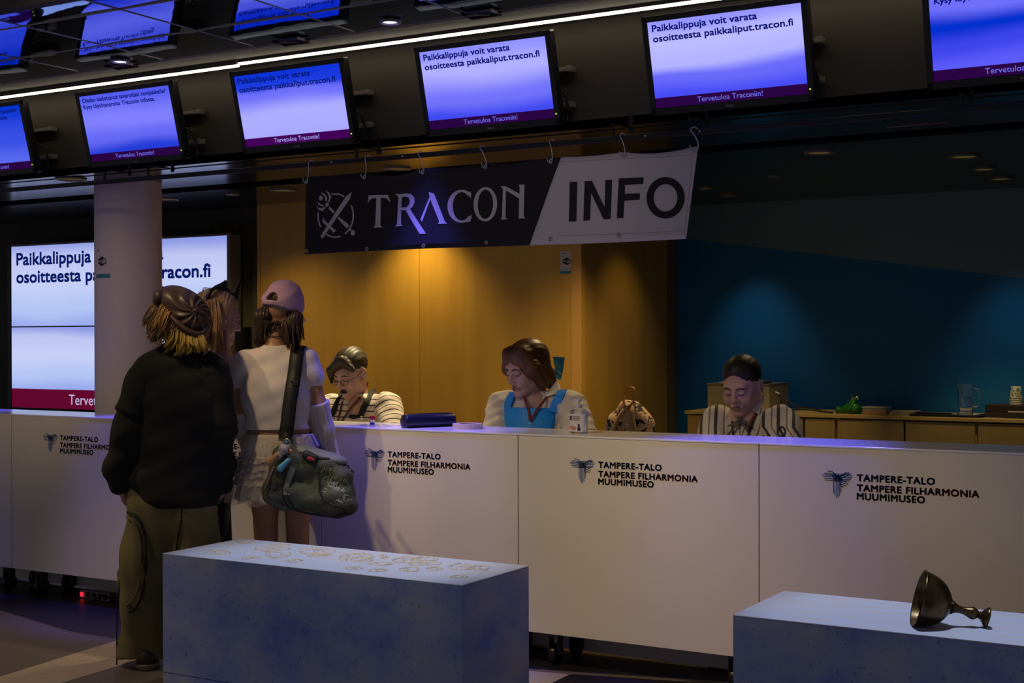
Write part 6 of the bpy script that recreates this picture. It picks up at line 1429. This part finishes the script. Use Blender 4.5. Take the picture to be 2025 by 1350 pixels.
tube_on(bag, [(630, 906), (631, 940), (634, 975), (650, 994), (676, 1003), (690, 1018)], d0g, 0.004, M['bag_dark'], 'piping', G)
tube_on(bag, [(600, 888), (616, 892), (630, 905), (650, 907), (672, 913), (690, 922)], d0g, 0.005, M['bag_dark'], 'zip', G)
tube_on(bag, [(541, 930), (534, 958), (530, 980), (545, 988), (562, 1000)], d0g, 0.004, M['bag_dark'], 'piping', G)
strap_on(bag, [(587, 896), (577, 930), (570, 955), (566, 978)], d0g, 0.014, 0.003, M['bag_grey'], 'grey_panel', G)
blob('top_flap', [cap(KG(606, 893, 0.02), KG(662, 908, 0.02), 0.060, 0.056, 0.02, (u2, 2.2))], 0.006, mat('flap_grey', (0.15, 0.15, 0.15), 0.6), G)
blob('inside_pocket', [cap(KG(606, 899, -0.055), KG(622, 905, -0.055), 0.020, 0.016, 0.02)], 0.005, M['bag_dark'], G)
blob('red_lining', [cap(KG(611, 906, -0.072), KG(620, 909, -0.070), 0.009, 0.007, 0.01)], 0.003, mat('lining_red', (0.30, 0.008, 0.015), 0.6), G)
rr = random.Random(9); b = MB()
for i in range(90):
    s = rr.random(); x0_, y0_ = 637 + 44 * s + rr.uniform(-8, 8), 948 + 36 * s + rr.uniform(-11, 13)
    b.tube(spline(ontos(bag, [(x0_, y0_), (x0_ + rr.uniform(-6, 8), y0_ + rr.uniform(-4, 5)), (x0_ + rr.uniform(-8, 12), y0_ + rr.uniform(-6, 7))], d0g, 0.001), 3), 0.0014, 5)
b.build('silver_embroidery', mat('silver_thread', (0.34, 0.32, 0.31), 0.5), G)
b = MB()
for i in range(60):
    x0_, y0_ = rr.uniform(640, 690), rr.uniform(915, 945); b.tube(spline(ontos(bag, [(x0_, y0_), (x0_ + rr.uniform(-5, 5), y0_ + 6), (x0_ + rr.uniform(-7, 7), y0_ + 12)], d0g, 0.001), 3), 0.0018, 5)
b.build('leaf_print', mat('leaf_print', (0.10, 0.10, 0.045), 0.7), G)
strap_on(bag, [(536, 962), (546, 960), (556, 962)], d0g, 0.012, 0.004, M['bag_dark'], 'side_clip', G)
MB().tube([KG(689, 924, -0.04), KG(700, 934, -0.045)], 0.005, 8).build('zip_pull', M['bag_dark'], G)
MB().ell(KG(692, 929, -0.05), (0.004, 0.003, 0.004), None, 8, 6).build('zip_stud', M['steel'], G, True)
# strap over the shoulder
back = tee + tsl
pts = [(589, 689), (586, 710), (583, 735), (579, 760), (575, 785), (572, 810), (569, 840), (566, 862), (566, 874)]
tp = np.array(seen(back, 590, 688, d0b, 0.004))
P = [tp + FWD * 0.10 + np.array([0, 0, -0.02]), tp + FWD * 0.05 + np.array([0, 0, 0.012])] + [seen(back, x, y, d0b, 0.013) - (CF * 0.012 * max(0, (y - 780) / 80)) for x, y in pts[:-1]] + [KG(566, 874, 0.02), KG(569, 890, 0.0)]
P = [np.array(p) for p in spline(P, 4)]
MB().ribbon(P, [RGT * 0.030 + np.array([0, 0, -0.004])] * len(P), [-FWD * 0.004] * len(P)).build('strap', M['bag_dark'], G, True)
pb = seen(back, 578, 757, d0b, 0.012); MB().box(pb[0] - 0.036, pb[0] + 0.036, pb[1] - 0.006, pb[1] + 0.004, pb[2] - 0.010, pb[2] + 0.010, 0.002).build('strap_slider', M['bag_dark'], G)
P = [KG(622, 862, 0.16), KG(630, 880, 0.12), KG(640, 893, 0.04), KG(648, 902, 0.0)]
MB().ribbon([np.array(p) for p in spline(P, 5)], [RGT * 0.014] * 16, [-FWD * 0.004] * 16).build('strap', M['bag_dark'], G, True)
MB().tube(spline([KG(618, 858, 0.10), KG(624, 872, 0.08), KG(630, 882, 0.03)], 5), 0.006, 6).build('edge_cord', mat('cord_violet', (0.10, 0.10, 0.55), 0.4), G, True)
MB().tube(spline([KG(558, 872, -0.06), KG(568, 868, -0.07), KG(574, 878, -0.07), KG(566, 884, -0.07), KG(558, 876, -0.06)], 5), 0.003, 6).build('metal_clip', M['steel'], G, True)
CH = [('charm', (560, 888), 0.024, (0.30, 0.26, 0.26)), ('charm', (553, 900), 0.016, (0.24, 0.20, 0.20)), ('tassel', (541, 906), 0.015, (0.42, 0.16, 0.03)), ('charm', (574, 892), 0.010, (0.45, 0.18, 0.03)), ('charm', (556, 878), 0.012, (0.34, 0.15, 0.07)), ('tassel', (562, 918), 0.015, (0.06, 0.28, 0.42)), ('charm', (566, 875), 0.008, (0.06, 0.14, 0.35))]
for k, (nm, (x, y), r, col) in enumerate(CH):
    c = KG(x, y, -0.085)
    if nm == 'tassel': pr_ = [cap(c + u2 * 0.02 + u1 * 0.012, c - u2 * 0.02 - u1 * 0.012, r * 0.75, r, 0.01)]
    else: pr_ = [els(c, (r, r * 0.7, r), None, 0.01), els(c + u1 * r * 0.7 + u2 * r * 0.6, (r * 0.4, r * 0.4, r * 0.4), None, 0.006), els(c - u1 * r * 0.6 + u2 * r * 0.7, (r * 0.4, r * 0.4, r * 0.4), None, 0.006)]
    blob(nm, pr_, 0.0035, mat(f'charm_{k}', col, 0.5, noise=(90, (0.08, 0.07, 0.07), 0.7)), G)
b = MB()
for i in range(12): b.ell(KG(541 - i * 1.5, 925 + i * 3.6, -0.05), (0.0055, 0.0055, 0.0055), None, 8, 6)
b.build('bead_chain', mat('bead_chain', (0.20, 0.15, 0.12), 0.4), G, True)

# ---------------------------------------------------------------- staff behind the counter
def staff(label, cut, Yc, hx, hy, pitch, yaw, sc, wide, neck_px, shr, shl, skin_m, elr, ell_, stool_label, group='info desk staff'):
    hc_ = atY(hx, hy, Yc - 0.03)
    t = thing('person', label, 'person', (hc_[0], Yc + 0.02, 0), group)
    a = math.radians(yaw); f = np.array([math.sin(a), -math.cos(a), 0]); Hm = frame(hc_, f, pitch, 0, sc)
    nb = atY(*neck_px, Yc + 0.035); sr, sl = atY(*shr, Yc + 0.02), atY(*shl, Yc + 0.02)
    er, el = atY(*elr, Yc - 0.10), atY(*ell_, Yc - 0.10)
    ctr = (sr + sl) / 2; x = ctr[0]
    wr_, wl_ = np.array([x - 0.13, Yc - 0.17, 0.72]), np.array([x + 0.13, Yc - 0.17, 0.72])
    pel = np.array([x, Yc + 0.08, 0.60]); ch = np.array([x, Yc + 0.03, ctr[2] - 0.12]); yd = (0, 1, 0)
    J = dict(Hm=Hm, nb=nb, sr=sr, sl=sl, er=er, el=el, wr=wr_, wl=wl_, pel=pel, ch=ch, f=f, Yc=Yc, x=x)
    sk = [cap(pel, ch, 0.14, 0.13, 0.05, (yd, 1.3)), cap(ch, ctr + (0, 0.01, -0.02), 0.125, 0.075, 0.05, (yd, 1.3)), cap(sr, sl, 0.05, 0.05, 0.05), cap(nb - (0, 0, 0.05), nb, 0.062, 0.054, 0.03)]
    sk += limb([sr, er, wr_], (0.048, 0.042, 0.028)) + limb([sl, el, wl_], (0.048, 0.042, 0.028))
    for s in (-1, 1):
        h = pel + (0.09 * s, -0.02, -0.02); kn = np.array([x + 0.11 * s, Yc - 0.25, 0.53]); an = np.array([x + 0.10 * s, Yc - 0.14, 0.07]); sk += limb([h, kn, an], (0.085, 0.06, 0.038), 0.04) + [cap(an - (0, 0, 0.03), an + (0, -0.11, -0.035), 0.036, 0.028)]
    nk = [cap(nb - (0, 0, 0.04), X(Hm, 0, 0.025, -0.055), 0.058, 0.052, 0.03)]
    hands = hand_prims(wr_, (0.3, -1, -0.1), (0, 0, -1), (1, 0, 0), 0.35) , hand_prims(wl_, (-0.3, -1, -0.1), (0, 0, -1), (-1, 0, 0), 0.35)
    J['skin'] = sk + nk; q = atY(cut[0], cut[1], Yc - 0.045); sk.append(els(q + (0, 0.040, -0.02), (0.080, 0.062, 0.085), None, 0.03)); J['cut'] = atY(cut[0], cut[1], Yc - 0.10)
    body_mesh([(sk, 0.009), (head_prims(Hm, wide) + nk, 0.0036), (hands[0], 0.004), (hands[1], 0.004)], skin_m, t)
    stool(x, Yc + 0.08, 0.50, stool_label)
    return t, J
def legs_cloth(t, J, m):
    x, Yc, pel = J['x'], J['Yc'], J['pel']; pr_ = [cap(pel - (0.06, 0, 0.0), pel + (0.06, 0, 0.0), 0.125, 0.125, 0.04)]
    for s in (-1, 1):
        pr_ += limb([pel + (0.09 * s, -0.02, -0.01), np.array([x + 0.11 * s, Yc - 0.26, 0.535]), np.array([x + 0.10 * s, Yc - 0.14, 0.10])], (0.098, 0.075, 0.06), 0.04)
    blob('trousers', pr_, 0.010, m, t, clip=lambda a, b, z: 0.502 - z - 10 * (b < Yc - 0.10) + 0 * a)
    for s in (-1, 1): blob('shoe', [cap((x + 0.10 * s, Yc - 0.12, 0.045), (x + 0.10 * s, Yc - 0.27, 0.04), 0.046, 0.04, 0.02)], 0.008, M['black'], t, clip=lambda a, b, z: 0.0008 - z + 0 * a + 0 * b)
def lanyard(t, J, prims, d0_, a, b, m):
    strap_on(prims, a, d0_, 0.0055, 0.002, m, 'lanyard', t, 5, 0.004); strap_on(prims, b, d0_, 0.0055, 0.002, m, 'lanyard', t, 5, 0.004)
LAN = mat('lanyard_red', (0.13, 0.010, 0.018), 0.7)
JEAN = mat('dark_trousers', (0.014, 0.014, 0.020), 0.85)

# left: striped shirt, black overalls, glasses
D_, J = staff(cut=(697, 805), label='person in striped shirt, black overalls and glasses seated behind the counter', Yc=5.8, hx=693, hy=737, pitch=24, yaw=-3, sc=1.0, wide=1.08, neck_px=(708, 786), shr=(653, 806), shl=(769, 803), skin_m=SKINP, elr=(638, 862), ell_=(780, 868), stool_label='black stool under the person in the striped shirt and overalls')
dD = 7.2; zs = lambda x, y, z, t: z
sh = [cap(J['pel'] + (0, 0, 0.05), J['ch'], 0.165, 0.165, 0.05, (( 0, 1, 0), 1.25), 1, zs), cap(J['ch'], (J['sr'] + J['sl']) / 2 + (0, 0.015, -0.025), 0.165, 0.10, 0.06, ((0, 1, 0), 1.25), 1, zs), cap(J['sr'] + (0.01, 0, 0), J['sl'] - (0.01, 0, 0), 0.066, 0.066, 0.05, None, 1, zs)]
for s_, e_, w_ in ((J['sr'], J['er'], J['wr']), (J['sl'], J['el'], J['wl'])):
    z0 = s_[2]; l1 = np.linalg.norm(e_ - s_); l2 = np.linalg.norm(w_ - e_)
    sh += [cap(s_, e_, 0.072, 0.066, 0.03, None, 1, (z0, z0 - l1)), cap(e_, w_, 0.064, 0.045, 0.03, None, 1, (z0 - l1, z0 - l1 - l2))]
neck_cut = els(J['cut'] + (0, 0, 0.012), (0.062, 0.085, 0.075), None, 0.01, -1); nc2 = els(J['nb'] + (0, 0, 0.025), (0.072, 0.068, 0.05), None, 0.01, -1)
blob('striped_shirt', sh + [nc2, neck_cut], 0.0042, stripe_mat('shirt_stripes', (0.66, 0.58, 0.50), (0.03, 0.026, 0.04), 0.031, 0.20), D_, disp=folds(0.0022, 40, 30, 50), want=True)
OV = mat('overall_black', (0.013, 0.012, 0.014), 0.8)
strap_on(sh, [(744, 768), (736, 776), (728, 790), (720, 805), (713, 822)], dD, 0.016, 0.004, OV, 'overall_strap', D_)
strap_on(sh, [(676, 778), (668, 792), (662, 808), (656, 824)], dD, 0.016, 0.004, OV, 'overall_strap', D_)
zbib = atY(690, 822, 5.65)[2]
blob('overalls', [cap(J['pel'], J['ch'] - (0, 0, 0.02), 0.172, 0.172, 0.05, ((0, 1, 0), 1.24))], 0.008, OV, D_, clip=lambda x, y, z: np.maximum(z - zbib + 0.9 * np.clip(y - 5.78, 0, 1) - 0.0, 0.66 - z) + 0 * x)
lanyard(D_, J, sh, dD, [(727, 756), (722, 772), (708, 790), (694, 806), (683, 822), (676, 833)], [(682, 782), (676, 800), (672, 818), (668, 833)], LAN)
legs_cloth(D_, J, JEAN)
Hm = J['Hm']
face_parts(Hm, D_, mat('lips_black', (0.008, 0.006, 0.010), 0.3), HD, BROWN_LASH, (0.0052, 0.0060))
HDD = mat('hair_black_brown', (0.030, 0.022, 0.012), 0.5, noise=(50, (0.055, 0.042, 0.022), 0.8, (3, 3, 0.6)))
def hgro(Mx, fr, a=0.0022):
    Q = np.array(Mx.inverted())
    return lambda x, y, z: a * np.sin(fr * np.arctan2(Q[0, 0] * x + Q[0, 1] * y + Q[0, 2] * z + Q[0, 3] - 0.02, Q[2, 0] * x + Q[2, 1] * y + Q[2, 2] * z + Q[2, 3] + 0.12))
blob('hair', [hell(Hm, (0, 0.022, 0.046), (0.083, 0.100, 0.088), 0.02), hell(Hm, (0.004, -0.105, -0.034), (0.064, 0.075, 0.088), 0.012, -1), hcap(Hm, (0.03, -0.072, 0.105), (-0.045, -0.088, 0.055), 0.022, 0.020, 0.02), hcap(Hm, (-0.045, -0.088, 0.055), (-0.078, -0.072, -0.02), 0.020, 0.009, 0.02), hcap(Hm, (0.03, -0.07, 0.105), (0.074, -0.055, 0.045), 0.02, 0.014, 0.02), hell(Hm, (0.084, 0.010, -0.012), (0.02, 0.03, 0.045), 0.008, -1), hell(Hm, (0, 0.04, -0.075), (0.1, 0.1, 0.03), 0.01, -1)], 0.0038, HDD, D_, disp=hgro(Hm, 60, 0.0009))
strands([[X(Hm, 0.03 - 0.01 * (i % 3), -0.07 - 0.001 * (i % 5), 0.118), X(Hm, -0.02, -0.098, 0.098 - 0.002 * (i % 7)), X(Hm, -0.06 - 0.001 * i % 0.01, -0.098 + 0.0005 * i, 0.05), X(Hm, -0.084 + 0.0009 * i, -0.078 - 0.0006 * i, -0.035 + 0.0016 * i)] for i in range(26)], 0.003, 0.0008).build('hair', HDD, D_, True)
GLS = mat('glasses_frame', (0.02, 0.015, 0.018), 0.35)
b = MB()
for s in (-1, 1):
    b.tube([X(Hm, s * (0.034 + 0.023 * math.cos(a)), -0.104 + 0.006 * abs(math.cos(a)) * (1 if math.cos(a) > 0 else 0), -0.008 + 0.017 * math.sin(a)) for a in np.linspace(0, 2 * math.pi, 25)], 0.0013, 6)
    b.tube([X(Hm, s * 0.057, -0.098, -0.002), X(Hm, s * 0.079, -0.06, 0.002), X(Hm, s * 0.083, 0.01, 0.01)], 0.0015, 6)
b.tube([X(Hm, -0.011, -0.104, -0.003), X(Hm, 0, -0.112, 0.0), X(Hm, 0.011, -0.104, -0.003)], 0.0013, 6)
b.build('glasses', GLS, D_, True)
MB().ell(X(Hm, 0.087, 0.008, 0.026), (0.0035, 0.0035, 0.0035), None, 8, 6).build('earring', M['steel'], D_, True)

# middle: blue pinafore, white blouse, brown bob with bow
E_, J = staff(cut=(1047, 795), label='person in blue pinafore and white blouse, brown bob with blue bow, behind counter', Yc=5.78, hx=1041, hy=729, pitch=16, yaw=-22, sc=1.06, wide=1.02, neck_px=(1060, 782), shr=(995, 802), shl=(1130, 802), skin_m=SKINP, elr=(982, 862), ell_=(1150, 862), stool_label='black stool under the person in the blue pinafore')
dE = 6.65; Hm = J['Hm']
BL = mat('blouse_white', (0.62, 0.57, 0.56), 0.8)
bl = [cap(J['pel'] + (0, 0, 0.05), J['ch'], 0.165, 0.172, 0.05, ((0, 1, 0), 1.15)), cap(J['ch'], (J['sr'] + J['sl']) / 2 + (0, 0.01, -0.03), 0.168, 0.105, 0.06, ((0, 1, 0), 1.2)), cap(J['sr'], J['sl'], 0.068, 0.068, 0.05)]
bls = []
for s_, e_, w_ in ((J['sr'], J['er'], J['wr']), (J['sl'], J['el'], J['wl'])):
    bls += [cap(s_ + (0, 0, -0.01), e_, 0.080, 0.076, 0.03), cap(e_, w_, 0.07, 0.045, 0.03)]
vcut = [els(J['nb'] + (0, 0, 0.02), (0.076, 0.072, 0.055), None, 0.01, -1), els(J['cut'] + (0, 0, 0.01), (0.050, 0.10, 0.070), None, 0.01, -1)]
blob('blouse', bl + bls + vcut, 0.006, BL, E_, disp=folds(0.0032, 44, 30, 60, 0.6))
PN = mat('pinafore_blue', (0.006, 0.27, 0.95), 0.55)
zp = atY(1050, 808, 5.62)[2]
blob('pinafore', [cap(J['pel'] - (0, 0, 0.02), J['ch'], 0.180, 0.190, 0.05, ((0, 1, 0), 1.12)), cap(J['ch'], (J['sr'] + J['sl']) / 2 + (0, 0.01, -0.03), 0.188, 0.125, 0.06, ((0, 1, 0), 1.15))], 0.005, PN, E_, clip=lambda x, y, z: np.maximum(np.maximum(z - zp + 0 * x + 0 * y, 0.53 - z), np.abs(x - J['x']) - 0.142))
for pts in ([(1016, 776), (1010, 786), (1006, 798), (1003, 815)], [(1112, 772), (1107, 784), (1100, 798), (1095, 815)]): strap_on(bl, pts, dE, 0.024, 0.006, PN, 'pinafore_strap', E_, 6, 0.011)
def collar(prims, t, pts, d0_, m, off=0.012):
    P = [Vector(seen(prims, x, y, d0_, off)) for x, y in pts]; c = sum(P, Vector()) / len(P); n_ = Vector(nrm(np.cross(P[1] - P[0], P[2] - P[0]))); n_ = n_ if n_.dot(Vector(CF)) < 0 else -n_
    vs = [*P, *[p + n_ * 0.004 for p in P]]; k = len(P); tri = [(0, i, i + 1) for i in range(1, k - 1)]
    return MB().add(vs, [q[::-1] for q in tri] + [tuple(i + k for i in q) for q in tri] + [(i, (i + 1) % k, k + (i + 1) % k, k + i) for i in range(k)]).build('collar', m, t)
collar(bl, E_, [(1022, 762), (1016, 774), (1013, 780), (1030, 784), (1040, 782), (1030, 772)], dE, BL)
collar(bl, E_, [(1100, 754), (1108, 764), (1106, 776), (1084, 784), (1074, 788), (1084, 772)], dE, BL)
lanyard(E_, J, bl + [cap(J['pel'], J['ch'], 0.186, 0.196, 0.05, ((0, 1, 0), 1.12))], dE, [(1036, 784), (1042, 800), (1046, 816), (1048, 832)], [(1082, 784), (1070, 800), (1058, 816), (1050, 832)], LAN)
p = seen(bl, 1048, 838, dE, 0.02); MB().box(p[0] - 0.006, p[0] + 0.006, p[1] - 0.004, p[1] + 0.004, p[2] - 0.02, p[2] + 0.006, 0.002).build('lanyard_clip', M['steel'], E_)
face_parts(Hm, E_, mat('lips_plum', (0.16, 0.05, 0.06), 0.4), HD, BROWN_LASH)
WIG = mat('hair_chestnut', (0.085, 0.032, 0.010), 0.46, noise=(50, (0.13, 0.055, 0.018), 0.7, (3, 3, 0.5)))
blob('hair', [hell(Hm, (0.004, 0.020, 0.044), (0.090, 0.106, 0.092), 0.02), hcap(Hm, (0.05, -0.045, 0.085), (0.085, -0.030, 0.01), 0.032, 0.034, 0.03), hcap(Hm, (0.085, -0.030, 0.01), (0.070, 0.02, -0.075), 0.034, 0.028, 0.03), hcap(Hm, (-0.05, -0.045, 0.085), (-0.082, -0.035, 0.01), 0.028, 0.028, 0.03), hcap(Hm, (-0.082, -0.035, 0.01), (-0.072, 0.0, -0.05), 0.028, 0.02, 0.03), hell(Hm, (0.0, 0.075, -0.03), (0.06, 0.05, 0.06), 0.03), hcap(Hm, (0.01, 0.105, -0.06), (0.02, 0.12, -0.16), 0.034, 0.018, 0.02), hell(Hm, (-0.006, -0.115, -0.036), (0.050, 0.070, 0.100), 0.012, -1)], 0.004, WIG, E_, disp=hgro(Hm, 60, 0.0007))
BOW = mat('bow_blue', (0.05, 0.30, 0.42), 0.5)
bq = lambda x, y, dd=0.0: atD(x, y, 6.78 + dd)
for name, pl in (('bow_loop', [(1093, 705), (1117, 706), (1115, 722), (1112, 741), (1098, 730)]), ('bow_tail', [(1095, 728), (1112, 742), (1108, 752), (1092, 742)])):
    b = MB(); n_ = len(pl)
    vs = [bq(x, y, 0.0) for x, y in pl] + [bq(x, y, 0.022) for x, y in pl] + [bq(sum(p[0] for p in pl) / n_, sum(p[1] for p in pl) / n_, -0.018)]
    fs = [(i, (i + 1) % n_, 2 * n_) for i in range(n_)] + [(i, n_ + i, n_ + (i + 1) % n_, (i + 1) % n_) for i in range(n_)] + [tuple(range(2 * n_ - 1, n_ - 1, -1))]
    b.add(vs, fs).build(name, BOW, E_)
legs_cloth(E_, J, PN)

# right: grey and white striped blouse with bow
F_, J = staff(cut=(1466, 826), label='person in grey and white striped blouse with dark tied-back hair behind the counter', Yc=5.8, hx=1467, hy=763, pitch=20, yaw=-2, sc=1.03, wide=1.06, neck_px=(1478, 815), shr=(1420, 842), shl=(1542, 842), skin_m=SKINP, elr=(1404, 900), ell_=(1562, 900), stool_label='black stool under the person in the striped blouse')
dF = 6.1; Hm = J['Hm']
xs_ = lambda x, y, z, t: x - 0.22 * (z - 0.95) * np.sign(x - J['x'])
bl = [cap(J['pel'] + (0, 0, 0.05), J['ch'], 0.160, 0.165, 0.05, ((0, 1, 0), 1.2), 1, xs_), cap(J['ch'], (J['sr'] + J['sl']) / 2 + (0, 0.01, -0.03), 0.162, 0.10, 0.06, ((0, 1, 0), 1.2), 1, xs_), cap(J['sr'], J['sl'], 0.064, 0.064, 0.05, None, 1, xs_)]
for s_, e_, w_, sg in ((J['sr'], J['er'], J['wr'], -1), (J['sl'], J['el'], J['wl'], 1)):
    sx = lambda x, y, z, t, s_=s_, e_=e_: 0.9 * (x - (s_[0] + (e_[0] - s_[0]) * np.clip((s_[2] - z) / max(0.05, s_[2] - e_[2]), 0, 1.3))) + 0.30 * (y - s_[1])
    bl += [cap(s_ + (0.0, 0, 0.012), e_, 0.082, 0.086, 0.025, None, 1, sx), cap(e_, w_, 0.08, 0.04, 0.03, None, 1, sx)]
cut = [els(J['nb'] + (0, 0, 0.034), (0.058, 0.060, 0.045), None, 0.01, -1), els(J['cut'] + (0, 0, 0.022), (0.026, 0.09, 0.034), None, 0.01, -1)]
blob('striped_blouse', bl + cut, 0.0042, stripe_mat('blouse_stripes', (0.50, 0.46, 0.44), (0.035, 0.032, 0.034), 0.062, 0.22, c3=(0.15, 0.135, 0.13)), F_, disp=lambda x, y, z: 0.003 * np.sin(50 * z + 40 * x) + 0.005 * np.sin(75 * x + 8 * z) * (np.abs(x - J['x']) > 0.16), want=True)
WC = mat('collar_cream', (0.58, 0.52, 0.44), 0.8)
collar(bl, F_, [(1448, 800), (1442, 818), (1441, 822), (1456, 818), (1458, 812)], dF, WC)
collar(bl, F_, [(1510, 780), (1508, 795), (1500, 818), (1484, 814), (1494, 800)], dF, WC)
BT = mat('bow_tie_grey', (0.07, 0.065, 0.075), 0.7)
c = np.array(seen(bl, 1463, 830, dF, 0.022))
for s, (x1, y1) in ((-1, (1441, 856)), (1, (1482, 858)), (-1, (1443, 838)), (1, (1486, 838))):
    collar(bl, F_, [(1463, 828), (x1 - 5, y1 - 5 * s), (x1 + 1, y1 + 5), (1463, 834)], dF, BT, 0.020).name = 'bow_tie'
blob('bow_knot', [els(c, (0.013, 0.010, 0.012), None, 0.01)], 0.0035, BT, F_)
lanyard(F_, J, bl, dF, [(1496, 812), (1490, 824), (1484, 836), (1478, 850)], [(1500, 808), (1498, 812)], LAN)
tube_on(bl, [(1545 + 7.5 * math.cos(a), 853 + 9.5 * math.sin(a)) for a in np.linspace(0, 2 * math.pi, 15)], dF, 0.0042, mat('patch_navy', (0.012, 0.012, 0.05), 0.7), 'sleeve_emblem', F_, 3, 0.003)
MB().tube(spline([seen(bl, 1504, 806, dF, 0.004) for _ in range(1)] + [seen(bl, 1505, 800, dF, 0.006), np.array(X(Hm, 0.075, -0.01, -0.06))], 4), 0.001, 5).build('earring', M['black'], F_)
face_parts(Hm, F_, mat('lips_dusky', (0.22, 0.10, 0.10), 0.5), HD, BROWN_LASH)
HBK = mat('hair_near_black', (0.014, 0.008, 0.008), 0.5, noise=(50, (0.024, 0.013, 0.011), 0.7, (3, 3, 0.5)))
blob('hair', [hell(Hm, (0, 0.020, 0.046), (0.081, 0.098, 0.086), 0.02), hell(Hm, (0, -0.120, -0.012), (0.075, 0.086, 0.104), 0.010, -1), hell(Hm, (0.088, 0.010, -0.020), (0.02, 0.032, 0.05), 0.008, -1), hell(Hm, (-0.088, 0.010, -0.020), (0.02, 0.032, 0.05), 0.008, -1), hell(Hm, (0, 0.115, 0.0), (0.04, 0.035, 0.04), 0.02), hell(Hm, (0, 0.04, -0.085), (0.1, 0.1, 0.03), 0.01, -1)], 0.0038, HBK, F_, disp=hgro(Hm, 60, 0.0006))
legs_cloth(F_, J, JEAN)
